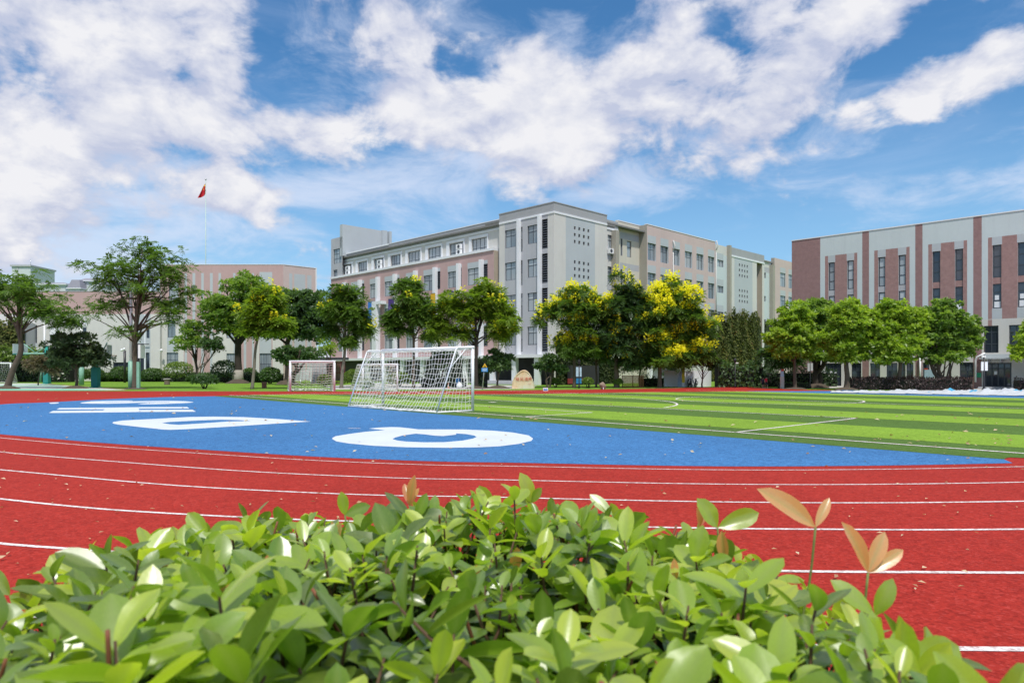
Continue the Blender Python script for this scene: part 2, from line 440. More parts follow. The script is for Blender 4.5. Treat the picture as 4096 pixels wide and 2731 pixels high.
class MB:
    """collects shapes in world coordinates, then becomes one mesh object"""

    def __init__(s):
        s.v, s.f, s.m, s.sm = [], [], [], []

    def add(s, vs, fs, mi=0, smooth=False):
        b = len(s.v)
        s.v += [tuple(p) for p in vs]
        for f in fs:
            s.f.append(tuple(b + i for i in f)); s.m.append(mi); s.sm.append(smooth)
        return s

    def quad(s, a, b, c, d, mi=0): return s.add([a, b, c, d], [(0, 1, 2, 3)], mi)

    def obox(s, o, ax, ay, az, mi=0):
        """box from corner o and three edge vectors"""
        o, ax, ay, az = map(Vector, (o, ax, ay, az))
        p = [o, o + ax, o + ax + ay, o + ay]
        p += [q + az for q in p]
        return s.add(p, [(0, 3, 2, 1), (4, 5, 6, 7), (0, 1, 5, 4), (1, 2, 6, 5), (2, 3, 7, 6), (3, 0, 4, 7)], mi)

    def box(s, c, size, rz=0.0, mi=0, bev=0.0):
        c = Vector(c); x, y, z = size
        q = Matrix.Rotation(rz, 3, 'Z')
        if bev <= 0:
            ax, ay, az = q @ Vector((x, 0, 0)), q @ Vector((0, y, 0)), Vector((0, 0, z))
            return s.obox(c - ax / 2 - ay / 2 - az / 2, ax, ay, az, mi)
        bm = bmesh.new(); bmesh.ops.create_cube(bm, size=1)
        for v in bm.verts: v.co = Vector((v.co.x * x, v.co.y * y, v.co.z * z))
        bmesh.ops.bevel(bm, geom=bm.edges[:], offset=bev, segments=2, affect='EDGES', profile=.6)
        bm.verts.index_update()
        s.add([c + q @ v.co for v in bm.verts], [[v.index for v in f.verts] for f in bm.faces], mi)
        bm.free(); return s

    def tube(s, pts, rad, n=8, mi=0, cap=True, smooth=True):
        pts = [Vector(p) for p in pts]
        if isinstance(rad, (int, float)): rad = [rad] * len(pts)
        rings, ref = [], None
        for i, p in enumerate(pts):
            t = (pts[min(i + 1, len(pts) - 1)] - pts[max(i - 1, 0)])
            t = t.normalized() if t.length > 1e-9 else Vector((0, 0, 1))
            if ref is None:
                ref = Vector((1, 0, 0)) if abs(t.x) < .8 else Vector((0, 1, 0))
            u = (ref - t * ref.dot(t)).normalized(); ref = u
            w = t.cross(u)
            rings.append([p + (u * math.cos(2 * math.pi * k / n) + w * math.sin(2 * math.pi * k / n)) * rad[i] for k in range(n)])
        vs = [v for r in rings for v in r]
        fs = []
        for i in range(len(pts) - 1):
            for k in range(n):
                a, b = i * n + k, i * n + (k + 1) % n
                fs.append((a, b, b + n, a + n))
        if cap:
            fs.append(tuple(range(n - 1, -1, -1))); fs.append(tuple((len(pts) - 1) * n + k for k in range(n)))
        return s.add(vs, fs, mi, smooth)

    def lathe(s, c, prof, n=16, mi=0, smooth=True):
        """profile of (radius, height) turned about the vertical through c"""
        c = Vector(c); vs, fs = [], []
        for (r, z) in prof:
            for k in range(n):
                a = 2 * math.pi * k / n
                vs.append(c + Vector((r * math.cos(a), r * math.sin(a), z)))
        for i in range(len(prof) - 1):
            for k in range(n):
                a, b = i * n + k, i * n + (k + 1) % n
                fs.append((a, b, b + n, a + n))
        fs.append(tuple(range(n - 1, -1, -1))); fs.append(tuple((len(prof) - 1) * n + k for k in range(n)))
        return s.add(vs, fs, mi, smooth)

    def prism(s, poly, z0, z1, mi=0):
        n = len(poly)
        vs = [Vector((p[0], p[1], z0)) for p in poly] + [Vector((p[0], p[1], z1)) for p in poly]
        fs = [tuple(range(n - 1, -1, -1)), tuple(range(n, 2 * n))] + [(i, (i + 1) % n, n + (i + 1) % n, n + i) for i in range(n)]
        return s.add(vs, fs, mi)

    def ball(s, c, r, n=12, mi=0, sz=(1, 1, 1)):
        c = Vector(c); vs, fs = [], []
        h = n // 2
        for i in range(h + 1):
            t = math.pi * i / h
            for k in range(n):
                a = 2 * math.pi * k / n
                vs.append(c + Vector((r * sz[0] * math.sin(t) * math.cos(a), r * sz[1] * math.sin(t) * math.sin(a), r * sz[2] * math.cos(t))))
        for i in range(h):
            for k in range(n):
                a, b = i * n + k, i * n + (k + 1) % n
                fs.append((a, a + n, b + n, b))
        return s.add(vs, fs, mi, True)

    def build(s, name, mats, parent=None, **kw):
        me = bpy.data.meshes.new(name)
        vs = s.v
        if parent is not None:
            inv = wmat(parent).inverted()
            vs = [tuple(inv @ Vector(p)) for p in vs]
        me.from_pydata(vs, [], s.f)
        if not isinstance(mats, (list, tuple)): mats = [mats]
        for m in mats: me.materials.append(m)
        if s.f:
            me.polygons.foreach_set('material_index', s.m)
            me.polygons.foreach_set('use_smooth', s.sm)
        me.update()
        o = bpy.data.objects.new(name, me)
        COL.objects.link(o)
        if parent is not None: o.parent = parent
        return tag(o, **kw)


def quads_mesh(name, V, Q, mats, parent=None, tint=None, smooth=False, mi=None, extra=None, **kw):
    """fast mesh from numpy arrays of quads; tint is per vertex"""
    V = np.asarray(V, dtype=np.float64)
    if parent is not None:
        inv = np.array(wmat(parent).inverted())
        V = V @ inv[:3, :3].T + inv[:3, 3]
    me = bpy.data.meshes.new(name)
    me.vertices.add(len(V)); me.vertices.foreach_set('co', V.astype(np.float32).ravel())
    Q = np.asarray(Q, dtype=np.int32)
    nq = len(Q)
    me.loops.add(nq * 4); me.loops.foreach_set('vertex_index', Q.ravel())
    me.polygons.add(nq)
    me.polygons.foreach_set('loop_start', np.arange(0, nq * 4, 4, dtype=np.int32))
    if mi is not None: me.polygons.foreach_set('material_index', np.asarray(mi, dtype=np.int32))
    me.polygons.foreach_set('use_smooth', np.full(nq, smooth, dtype=bool))
    if not isinstance(mats, (list, tuple)): mats = [mats]
    for m in mats: me.materials.append(m)
    for nm, arr in (('tint', tint),) + tuple((extra or {}).items()):
        if arr is not None:
            a = me.attributes.new(nm, 'FLOAT', 'POINT'); a.data.foreach_set('value', np.asarray(arr, dtype=np.float32))
    me.update(calc_edges=True)
    me.validate()
    o = bpy.data.objects.new(name, me)
    COL.objects.link(o)
    if parent is not None: o.parent = parent
    return tag(o, **kw)


def catmull(pts, n=10):
    pts = [Vector(p) for p in pts]
    out = []
    P = [pts[0] * 2 - pts[1]] + pts + [pts[-1] * 2 - pts[-2]]
    for i in range(1, len(P) - 2):
        for k in range(n):
            t = k / n
            a, b, c, d = P[i - 1], P[i], P[i + 1], P[i + 2]
            out.append(.5 * ((2 * b) + (c - a) * t + (2 * a - 5 * b + 4 * c - d) * t * t + (3 * b - a - 3 * c + d) * t ** 3))
    out.append(pts[-1])
    return out


def sheet(name, poly, z, mat, kind='structure', parent=None, **kw):
    from mathutils.geometry import tessellate_polygon
    vs = [Vector((p[0], p[1], z)) for p in poly]
    tris = tessellate_polygon([vs])
    mb = MB(); mb.add(vs, [tuple(t) for t in tris])
    return mb.build(name, mat, parent, kind=kind, **kw)


def ribbon(mb, pts, w, z, mi=0):
    pts = [Vector((p[0], p[1], z)) for p in pts]
    vs = []
    for i, p in enumerate(pts):
        t = (pts[min(i + 1, len(pts) - 1)] - pts[max(i - 1, 0)]); t.normalize()
        nrm = Vector((-t.y, t.x, 0))
        vs += [p + nrm * w / 2, p - nrm * w / 2]
    mb.add(vs, [(2 * i, 2 * i + 1, 2 * i + 3, 2 * i + 2) for i in range(len(pts) - 1)], mi)
    return mb


# ---------------------------------------------------------------- the ground, track, pitch
Z1, Z2, Z3, Z4 = .004, .008, .012, .016
g = MB(); g.add([(-900, -300, 0), (900, -300, 0), (900, 1500, 0), (-900, 1500, 0)], [(0, 1, 2, 3)])
g.build('ground', M['lawn'], kind='structure')

M['verge'] = mat_granule('worn dry verge', (.20, .20, .07), (.12, .09, .04), 9, .5, .5, .95, 12, .7)
# red running track (everything inside is laid over it)
outer = [G(x, y) for x, y in [(-500, 1562), (0, 1563.5), (420, 1564.5), (800, 1565), (1500, 1565.5), (1850, 1563.5), (2050, 1561.5), (2300, 1558.5), (2550, 1555),
                              (2700, 1553), (2760, 1549.5), (2900, 1548.5), (3020, 1549), (3110, 1554), (3250, 1559), (3351, 1560), (3358, 1566), (3450, 1567.5), (3560, 1566), (4096, 1567)]]
outer = outer + [Vector((90, 40, 0)), Vector((90, -60, 0)), Vector((-90, -60, 0)), Vector((-90, 50, 0))]
sheet('track', outer, Z1, M['red'])

mb = MB(); ribbon(mb, [p + Vector((0, .35, 0)) for p in outer[:20]], .9, Z2)
mb.build('track_edge', M['verge'], kind='structure')

# blue end zone: inner edge of the curve
arc_px = [(4051, 1853), (3600, 1861.5), (3093, 1866), (2658, 1863), (2048, 1851), (1742, 1846), (1306, 1829), (871, 1803), (435, 1774), (0, 1737)]
arc = [G(*p) for p in arc_px]
arc_left = [Vector((-17.6, 21.0, 0)), Vector((-22.5, 27.5, 0)), G(0, 1618), G(196, 1609), G(442, 1596), G(687, 1587), G(830, 1585.3)]
w1 = Vector((-.674, .7387, 0)); w2 = Vector((.7387, .674, 0))      # along the goal line / up the pitch


def UV(u, v): return w1 * u + w2 * v


V0 = 18.0 * 1.0
nearR = G(4012, 1838); nearL = G(853, 1584.5)
curve = catmull(arc + arc_left, 8)
endz = curve + [nearL, nearR + w2 * 0.05]
sheet('end_zone', endz, Z2, M['blue'])

# lane lines outside the curve
mb = MB()
lead = [arc[0] + Vector((9, 1.0, 0)), arc[0] + Vector((4, .33, 0))] + arc + [Vector((-17.6, 21.0, 0)), Vector((-21.5, 26.5, 0))]
base_curve = catmull(lead, 10)


def offset_curve(c, d):
    out = []
    for i, p in enumerate(c):
        t = (c[min(i + 1, len(c) - 1)] - c[max(i - 1, 0)]).normalized()
        n = Vector((-t.y, t.x, 0))
        if n.y > 0: n = -n
        if n.y > -.05 and n.x > 0: n = -n
        out.append(p + n * d)
    return out


for dl, dr, w in ((.50, .45, .045), (2.10, 1.98, .055), (3.64, 3.42, .06), (5.33, 4.95, .065), (6.97, 6.55, .065), (8.62, 8.2, .07), (10.2, 9.7, .07)):
    c1, c2 = offset_curve(base_curve, dl), offset_curve(base_curve, dr)
    ribbon(mb, [a.lerp(b, min(1, max(0, (a.x + 5) / 8.5))) for a, b in zip(c1, c2)], w, Z2)
mb.build('lane_markings', M['line'], kind='structure')

# artificial turf with mown-look stripes
def uv_of(p): return p.dot(w1), p.dot(w2)


vE = (uv_of(nearL)[1] + uv_of(nearR)[1]) / 2
far_px = [(853, 1584.5), (1000, 1579.5), (1240, 1577), (2000, 1577), (2250, 1574.5), (2450, 1571), (2650, 1568), (2950, 1566), (3010, 1567)]
turf_far = [G(*p) for p in far_px]
VF = uv_of(G(3600, 1580.5))[1]
uR = uv_of(nearR)[0]
farline_u = uv_of(turf_far[-1])[0]
turf = [nearR] + turf_far + [UV(farline_u, VF), UV(uR - 6, VF + .5), UV(uR - 6, vE + 3), UV(uR, vE + .4)]
sheet('turf', turf, Z3, M['turf_dark'])


def clip_poly(poly, nrm, c, keep_greater):
    out = []
    n = len(poly)
    for i in range(n):
        a, b = poly[i], poly[(i + 1) % n]
        da, db = a.dot(nrm) - c, b.dot(nrm) - c
        if not keep_greater: da, db = -da, -db
        if da >= 0: out.append(a)
        if (da >= 0) != (db >= 0):
            t = da / (da - db); out.append(a + (b - a) * t)
    return out


v = uv_of(G(4096, 1793))[1]
pitch_w = 3.62
while v < VF:
    st = clip_poly(clip_poly(turf, w2, v, True), w2, min(v + pitch_w, VF), False)
    if len(st) > 2: sheet('turf_stripe', st, Z4, M['turf_light'])
    v += 2 * pitch_w

# pitch lines
mb = MB(); Z5 = .020; LW = .11
vG = uv_of(G(4096, 1816))[1]


def ln(a, b, w=LW): ribbon(mb, [a, b], w, Z5)


ln(UV(uR - 6, vG), G(918, 1581.3), .13)
uB, vB = uv_of(G(3425, 1674)); uBL = 2 * 28.3 - uB
ln(UV(uB, vG), UV(uB, vB)); ln(UV(uB, vB), UV(uBL, vB - .2)); ln(UV(uBL, vG), UV(uBL, vB))
uA, vA = uv_of(G(2368, 1651)); uAL = 2 * 28.3 - uA
ln(UV(uA, vG), UV(uA, vA)); ln(UV(uA, vA), UV(uAL, vA)); ln(UV(uAL, vG), UV(uAL, vA))
uS, vS = uv_of(G(2170, 1620)); uS = 28.0
rr = (UV(uS, vS) - UV(uv_of(G(2680, 1631))[0], vB)).length
pts = [UV(uS + rr * math.sin(t), vS + rr * math.cos(t)) for t in np.linspace(-1.57, 1.57, 40)]
pts = [p for p in pts if p.dot(w2) > vB]
ribbon(mb, pts, LW, Z5)
pc = (G(2720.5, 1592) + G(3456.8, 1607.7)) / 2; rc = (G(2720.5, 1592) - G(3456.8, 1607.7)).length / 2
ribbon(mb, [pc + Vector((rc * math.cos(t), rc * math.sin(t), 0)) for t in np.linspace(0, 2 * math.pi, 60)], LW, Z5)
uc, vc = uv_of(pc)
ln(UV(uR - 6, vc), UV(uc + 24, vc)); ln(G(1000, 1580.5), G(1240, 1578.3)); ln(G(1240, 1578.3), G(2000, 1578.3), .14); ln(G(2000, 1578.3), G(2640, 1569.5), .14)
ln(UV(uc - 16, VF - .7), UV(uc + 14, VF - .7))
ln(UV(uS - .25, vS), UV(uS + .25, vS), .3)
mb.build('pitch_markings', M['line'], kind='structure')
mb = MB(); ln(G(1393, 1713.5), G(1441, 1714.5), .09); mb.v = [(p[0], p[1], Z3) for p in mb.v]
mb.build('position_marking', M['line'], kind='structure')

# blue zone at the far end
sheet('far_end_zone', [UV(uR - 10, VF + 11), UV(uR - 10, VF), UV(farline_u + 1, VF), G(3000, 1564.3), G(3200, 1564.0), G(3352, 1563), UV(uR + 22, VF + 9)], Z2, M['blue'])

# the big white letters painted on the blue rubber
def zpts(lst, ox, oy, k): return [G(ox + x / k, oy + y / k) for x, y in lst]


k1 = 2352 / 620
S_out = [(530, 83), (560, 75), (700, 58), (900, 52), (1140, 48), (1320, 47), (1340, 53), (1240, 60), (1120, 65), (1010, 68), (895, 70), (940, 73), (1080, 70), (1250, 62), (1400, 57), (1600, 53), (1800, 50), (2000, 52), (2150, 58), (2245, 68), (2255, 73),
         (2200, 80), (2080, 88), (1850, 97), (1650, 103), (1500, 104), (1405, 99), (1470, 90), (1560, 82), (1700, 77), (1895, 74), (1890, 70), (1700, 72), (1540, 75), (1400, 82), (1200, 90), (950, 95), (720, 94), (560, 90)]
H_out = [(60, 233), (120, 205), (880, 196), (908, 180), (172, 184), (220, 160), (1000, 153), (1420, 147), (2155, 144), (2192, 168), (1422, 171), (1432, 190), (2240, 186), (2290, 217), (1420, 221), (1000, 228), (100, 236)]
dot_o = [(62, 84), (75, 79), (130, 75), (195, 75), (212, 80), (205, 89), (140, 95), (80, 95)]
k2 = 2352 / 880
D_out = [(78, 112), (92, 102), (190, 87), (520, 70), (900, 49), (1160, 45), (1480, 50), (1800, 68), (2200, 98), (1800, 122), (1300, 155), (900, 179), (700, 187), (620, 184), (400, 160), (140, 131), (90, 120)]
D_in = [(608, 112), (690, 103), (1000, 86), (1250, 78), (1420, 82), (1565, 92), (1300, 99), (1000, 120), (790, 133), (690, 127)]
k3 = 2352 / 900
G_out = [(127, 200), (132, 188), (160, 172), (300, 148), (480, 124), (680, 108), (510, 92), (600, 82), (740, 75), (840, 78), (960, 91), (1030, 100), (1500, 101), (1800, 113), (2020, 133), (2180, 163), (2228, 196), (2210, 220), (2080, 252), (1880, 277), (1640, 289), (1300, 293), (900, 288), (560, 272), (300, 248), (170, 226)]
G_in = [(758, 201), (790, 184), (870, 162), (1000, 145), (1100, 153), (1200, 166), (1290, 170), (1380, 160), (1425, 155), (1421, 142), (1530, 150), (1610, 164), (1637, 178), (1600, 196), (1490, 218), (1300, 234), (1100, 236), (900, 228), (800, 215)]


def letter(name, outp, inp, ox, oy, k, label):
    from mathutils.geometry import tessellate_polygon
    loops = [[Vector((p.x, p.y, Z3)) for p in zpts(outp, ox, oy, k)]]
    if inp: loops.append([Vector((p.x, p.y, Z3)) for p in zpts(inp, ox, oy, k)])
    vs = [p for l in loops for p in l]
    m_ = MB(); m_.add(vs, [tuple(t) for t in tessellate_polygon(loops)])
    m_.build(name, M['letter'], kind='structure')


letter('painted_letter', G_out, G_in, 1280, 1680, k3, '')
letter('painted_letter', D_out, D_in, 420, 1650, k2, '')
letter('painted_letter', H_out, None, 180, 1590, k1, '')
letter('painted_letter', S_out, None, 180, 1590, k1, '')
letter('painted_dot', dot_o, None, 180, 1590, k1, '')

# ball court at the left, paving in front of the school
sheet('court', [G(-900, 1533), G(130, 1533), G(505, 1559.5), G(380, 1562), G(-900, 1562)], Z2, M['court_pale'])
for n_, pl in (('court_edge_strip', [(-900, 1556), (290, 1556), (430, 1560), (380, 1562), (-900, 1562)]), ('court_edge_strip', [(-900, 1541), (232, 1541), (262, 1543), (-900, 1545)])):
    sheet(n_, [G(*p) for p in pl], Z3, M['court_teal'])
sheet('court_kerb', [G(130, 1532.4), G(150, 1532.4), G(505, 1558.0), G(505, 1559.6)], Z4, M['court_tan'])
sheet('pavement', [G(1330, 1557.5), G(1915, 1558), G(1990, 1556), G(2080, 1555), G(2150, 1543), G(1500, 1533), G(1300, 1545)], Z2, M['concrete_pale'])
sheet('path', [G(3120, 1551), G(3330, 1552), G(3420, 1545), G(3200, 1541)], Z2, M['concrete_pale'])
sheet('entrance_pavement', [G(3640, 1562), G(4400, 1566), G(4600, 1555), G(3900, 1553)], Z2, M['concrete_pale'])


# ---------------------------------------------------------------- buildings
UP = Vector((0, 0, 1))
_a = Vector((-2748, 2775, 0)).normalized(); uL = _a
uR = Vector((-_a.y, _a.x, 0)) * -1            # the two street directions, at right angles


class Facade:
    def __init__(s, o, d, n):
        s.o, s.d, s.n = Vector(o), Vector(d), Vector(n)

    def hit(s, px, py, off=0.0):
        """(distance along the wall, height) of a photographed point lying on the wall"""
        k = (px - CPX) / FPX
        o = s.o + s.n * off
        t = (k * o.y - o.x) / (s.d.x - k * s.d.y)
        y = o.y + t * s.d.y
        return t, EYE + (HPX - py) / FPX * y

    def s_(s, px, off=0.0): return s.hit(px, HPX, off)[0]

    def z_(s, px, py, off=0.0): return s.hit(px, py, off)[1]

    def P(s, t, z, off=0.0): return s.o + s.d * t + s.n * off + UP * z


def wall(name, fac, s0, s1, z0, z1, mats, base=0, regions=(), holes=(), depth=.22, off=0.0, parent=None, reveal=None):
    """a wall with real openings; painted fields are cells of the same wall"""
    if s0 > s1: s0, s1 = s1, s0
    holes = [(min(a, b), max(a, b), c, d) for a, b, c, d in holes]
    regions = [(min(a, b), max(a, b), c, d, m) for a, b, c, d, m in regions]
    ss = {s0, s1}; zs = {z0, z1}
    for r in list(holes) + list(regions):
        ss |= {min(max(r[0], s0), s1), min(max(r[1], s0), s1)}; zs |= {min(max(r[2], z0), z1), min(max(r[3], z0), z1)}
    ss = sorted(ss); zs = sorted(zs)
    mb = MB()

    def mi_at(a, b):
        m = base
        for r in regions:
            if r[0] <= a <= r[1] and r[2] <= b <= r[3]: m = r[4]
        return m
    for i in range(len(ss) - 1):
        if ss[i + 1] - ss[i] < 1e-4: continue
        for j in range(len(zs) - 1):
            if zs[j + 1] - zs[j] < 1e-4: continue
            a, b = (ss[i] + ss[i + 1]) / 2, (zs[j] + zs[j + 1]) / 2
            if any(h[0] < a < h[1] and h[2] < b < h[3] for h in holes): continue
            mb.quad(fac.P(ss[i], zs[j], off), fac.P(ss[i + 1], zs[j], off), fac.P(ss[i + 1], zs[j + 1], off), fac.P(ss[i], zs[j + 1], off), mi_at(a, b))
    for h in holes:
        m = reveal if reveal is not None else mi_at((h[0] + h[1]) / 2, h[3] + .05)
        p = [(h[0], h[2]), (h[1], h[2]), (h[1], h[3]), (h[0], h[3])]
        for k in range(4):
            (a, b), (c, d) = p[k], p[(k + 1) % 4]
            mb.quad(fac.P(a, b, off), fac.P(c, d, off), fac.P(c, d, off - depth), fac.P(a, b, off - depth), m)
    return mb.build(name, mats, parent)


def bar(fac, s0, s1, z0, z1, off0, off1, mb, mi=0):
    if s0 > s1: s0, s1 = s1, s0
    return mb.obox(fac.P(s0, z0, off0), fac.d * (s1 - s0), fac.n * (off1 - off0), UP * (z1 - z0), mi)


WIN = {}
STY = {'cross': ([.5], [.66]), 'grid4': ([.25, .5, .75], [.27]), 'three': ([.33, .67], [.7]), 'one': ([], []), 'two': ([.5], []), 'stack3': ([], [.33, .66]), 'stack2': ([], [.5]),
       'tall': ([.33, .67], [.33, .67]), 'door': ([.27, .5, .73], [.76]), 'store': ([.5], [.33, .76]), 'bars': ([.14, .28, .42, .57, .71, .86], [.5]), 'slim': ([], [.62])}
rw = random.Random(5)


def window(fac, s0, s1, z0, z1, style='cross', off=0.0, parent=None, rec=.16, frame='frame', glass='glass', name='window', bar_w=.065):
    if s0 > s1: s0, s1 = s1, s0
    w, h = s1 - s0, z1 - z0
    sg = 1 if UP.cross(fac.d).dot(-fac.n) > 0 else -1
    key = (round(w, 1), round(h, 1), style, sg, frame, glass, rw.randrange(3) if w < 2.6 else 0)
    if key not in WIN:
        W, Hh = round(w, 1), round(h, 1)
        cols, rows = STY[style]
        b = bar_w
        f = MB()
        ys = (-.035 * 1, .035)

        def bx(x0, x1, za, zb, y0=ys[0], y1=ys[1]):
            f.obox((x0, y0, za), (x1 - x0, 0, 0), (0, y1 - y0, 0), (0, 0, zb - za))
        bx(0, b, 0, Hh); bx(W - b, W, 0, Hh); bx(b, W - b, 0, b); bx(b, W - b, Hh - b, Hh)
        for c in cols: bx(c * W - b * .4, c * W + b * .4, b, Hh - b, ys[0] + .005, ys[1] - .005)
        for r_ in rows: bx(b, W - b, r_ * Hh - b * .45, r_ * Hh + b * .45, ys[0] + .01, ys[1] - .01)
        fo = f.build('window_mesh', M[frame])
        me_f = fo.data; bpy.data.objects.remove(fo)
        xs = [0] + list(cols) + [1]; zz = [0] + list(rows) + [1]
        V, Q, T = [], [], []
        for i in range(len(xs) - 1):
            for j in range(len(zz) - 1):
                tl, tl2 = rw.uniform(-.004, .004), rw.uniform(-.004, .004)
                x0, x1, za, zb = xs[i] * W + .01, xs[i + 1] * W - .01, zz[j] * Hh + .01, zz[j + 1] * Hh - .01
                n0 = len(V)
                V += [(x0, sg * (tl), za), (x1, sg * (-tl), za), (x1, sg * (-tl + tl2), zb), (x0, sg * (tl + tl2), zb)]
                Q.append((n0, n0 + 1, n0 + 2, n0 + 3))
                t = rw.random() * .45 + (.12 if j > 0 else 0)
                T += [t] * 4
        po = quads_mesh('pane_mesh', V, Q, M[glass], tint=T)
        me_p = po.data; bpy.data.objects.remove(po)
        WIN[key] = (me_f, me_p, W, Hh)
    me_f, me_p, W, Hh = WIN[key]
    o = bpy.data.objects.new(name, me_f); COL.objects.link(o)
    o.parent = parent
    o.location = fac.P(s0, z0, off - rec) - (wmat(parent).translation if parent else Vector())
    o.rotation_euler = (0, 0, math.atan2(fac.d.y, fac.d.x))
    o.scale = (w / W, 1, h / Hh)
    p = bpy.data.objects.new('pane', me_p); COL.objects.link(p)
    p.parent = o
    return o


def louver(fac, s0, s1, z0, z1, parent, off=0.0, pitch=.27):
    if s0 > s1: s0, s1 = s1, s0
    mb = MB(); z = z0 + .06
    while z < z1 - .1:
        a = fac.P(s0, z, off - .05); 
        mb.obox(a, fac.d * (s1 - s0), fac.n * -.14 + UP * .13, UP * .03 + fac.n * .01)
        z += pitch
    o = mb.build('louver_slats', M['louver'], parent); o['kind'] = 'stuff'
    return o


def aircon(fac, s, z, parent, off=0.0, w=.85, h=.62):
    mb = MB()
    bar(fac, s, s + w, z, z + h, off + .05, off + .40, mb)
    o = mb.build('air_conditioner', M['white'], parent)
    f = MB()
    c = fac.P(s + w * .42, z + h * .5, off + .405)
    ring = [c + fac.d * (.24 * math.cos(t)) + UP * (.24 * math.sin(t)) for t in np.linspace(0, 2 * math.pi, 17)[:-1]]
    f.add(ring, [tuple(range(16))]); f.build('fan_grille', M['frame_bronze'], o)
    for sb in (s + .05, s + w - .1):
        k = MB(); bar(fac, sb, sb + .05, z - .18, z, off, off + .38, k); k.build('bracket', M['steel'], o)
    return o


M['pipe'] = mat_paint('greyish white pipe', (.55, .55, .54), .6, .08)
# ---- the big five-storey school block
C0 = Vector(((2216 - CPX) / FPX * 78, 78, 0))
main = empty('school_building', C0, 'five storey grey and pink school block with white fins and a rooftop tower', 'school')
FL = Facade(C0, uL, -uR)
FR = Facade(C0, uR, -uL)
MM = [M['cream'], M['grey'], M['grey_dark'], M['pink'], M['grey_blue'], M['mint'], M['brown_side'], M['cream_warm'], M['pink_pale'], M['stained'], M['white_trim'], M['dark']]
CR, GY, GD, PK, GB, MT, BS, CW, PP, ST, WT, DK = range(12)

zc0, zc1 = FL.z_(2100, 1431), FL.z_(2100, 1419)      # canopy
zr = FL.z_(2216, 809); zb1 = FL.z_(2216, 844); zb0 = FL.z_(2216, 852)
sK = FL.s_(1997)
RC = -.78
sP = FL.s_(1975.6)
zr2 = zr - .36
zrow = [FL.z_(2130, 974) - i * (FL.z_(2130, 974) - FL.z_(2130, 1109)) for i in range(4)]
wh = FL.z_(2130, 900.5) - FL.z_(2130, 974)
pitch = zrow[0] - zrow[1]
holes, regs = [], [(FL.s_(2191), FL.s_(2019), zc0, zb0, GY), (0, sK, zb1, zr, GD)]
wins = []
for zq in zrow:
    for x0, x1 in ((2109.5, 2151.4), (2019.6, 2062.5)):
        holes.append((FL.s_(x0), FL.s_(x1), zq, zq + wh)); wins.append((FL.s_(x0), FL.s_(x1), zq, zq + wh, 'cross'))
    holes.append((FL.s_(2080), FL.s_(2090), zq - .75, zq + wh + .05)); wins.append((FL.s_(2080), FL.s_(2090), zq - .75, zq + wh + .05, 'stack2'))
lou = []
zl1, zl0 = FL.z_(2178, 876.8), FL.z_(2178, 994.6)
for i in range(4):
    h = (FL.s_(2166.6), FL.s_(2190.5), zl0 - i * pitch, zl1 - i * pitch)
    holes.append(h); lou.append(h)
wall('wall', FL, 0, sK, zc0, zr, MM, CR, regs, holes, parent=main)
for w_ in wins: window(FL, *w_[:4], w_[4], parent=main)
for h in lou: louver(FL, *h, main)
for x0, x1 in ((2151.8, 2161), (2068.5, 2077.5)):
    mb = MB(); bar(FL, FL.s_(x0, .3), FL.s_(x1, .3), zc1, zb0 - .01, .003, .42, mb); mb.build('fin', M['white_trim'], main)
mb = MB(); bar(FL, -.06, sK + .003, zb0, zb1, .0, .07, mb); mb.build('cornice', M['white_trim'], main)
mb = MB(); bar(FL, -.05, sK + .05, zr, zr + .1, -.4, .05, mb); bar(FR, .42, FR.s_(2428) + .03, zr, zr + .1, -.4, .05, mb); mb.build('coping', M['grey_dark'], main)
# step between corner block and pink front
mb = MB(); mb.quad(FL.P(sK, zc0, 0), FL.P(sK, zc0, RC), FL.P(sK, zr, RC), FL.P(sK, zr, 0)); mb.build('side_wall', M['cream'], main)
zL0, zL1 = FL.z_(1975, 1001), FL.z_(1975, 991)
sT = FL.s_(1369); sE = FL.s_(1324)
zp1 = FL.z_(1990, 904) ; zp0 = zp1 - .26
# top storey set back behind the white ledge
ups = [(1363.7, 1413, 1371.5, 1408), (1424, 1472.5, 1431.7, 1470), (1487.6, 1539, 1496, 1536), (1553, 1608.5, 1562.5, 1604), (1622.6, 1687, 1631.5, 1683), (1702.6, 1770.6, 1712, 1766), (1787, 1859.5, 1797.8, 1855), (1877, 1953.6, 1886.7, 1949.5)]
uz1 = FL.z_(1915, 953, RC) ; uz0 = zL1 + .08
holes = [(FL.s_(c, RC), FL.s_(d, RC), uz0, uz1) for a, b, c, d in ups]
wall('wall', FL, sK, sE - .2, zL1 - .4, zr2, MM, CR, [(sK, sE, zp1, zr2, GD)], holes, off=RC, parent=main, depth=.3)
wall('wall', FL, sK, sP, zc0, zL1 - .4, MM, CR, [], [], off=RC, parent=main)
for i, h in enumerate(holes): window(FL, *h, 'grid4', RC, main, rec=.2)
for a, b, c, d in ups:
    s0, s1, t0, t1 = FL.s_(b, RC), FL.s_(a, RC), FL.s_(d, RC), FL.s_(c, RC)
    mb = MB(); z2_ = uz1 + .34
    bar(FL, s0, t0, zL1, uz1 + .05, RC, RC + .09, mb); bar(FL, t1, s1, zL1, uz1 + .05, RC, RC + .09, mb); bar(FL, s0, s1, uz1 + .05, z2_, RC, RC + .09, mb)
    mb.build('window_surround', M['white_trim'], main)
for i in (0, 2, 6):
    aircon(FL, FL.s_(ups[i][3] - 3, RC) - .2, zL1 + .02, main, RC + .25); aircon(FL, FL.s_(ups[i][3] - 3, RC) - .2, zL1 + .72, main, RC + .25)
mb = MB(); bar(FL, sK, sE - .3, zp0, zp1, RC, RC + .07, mb); mb.build('cornice', M['white_trim'], main)
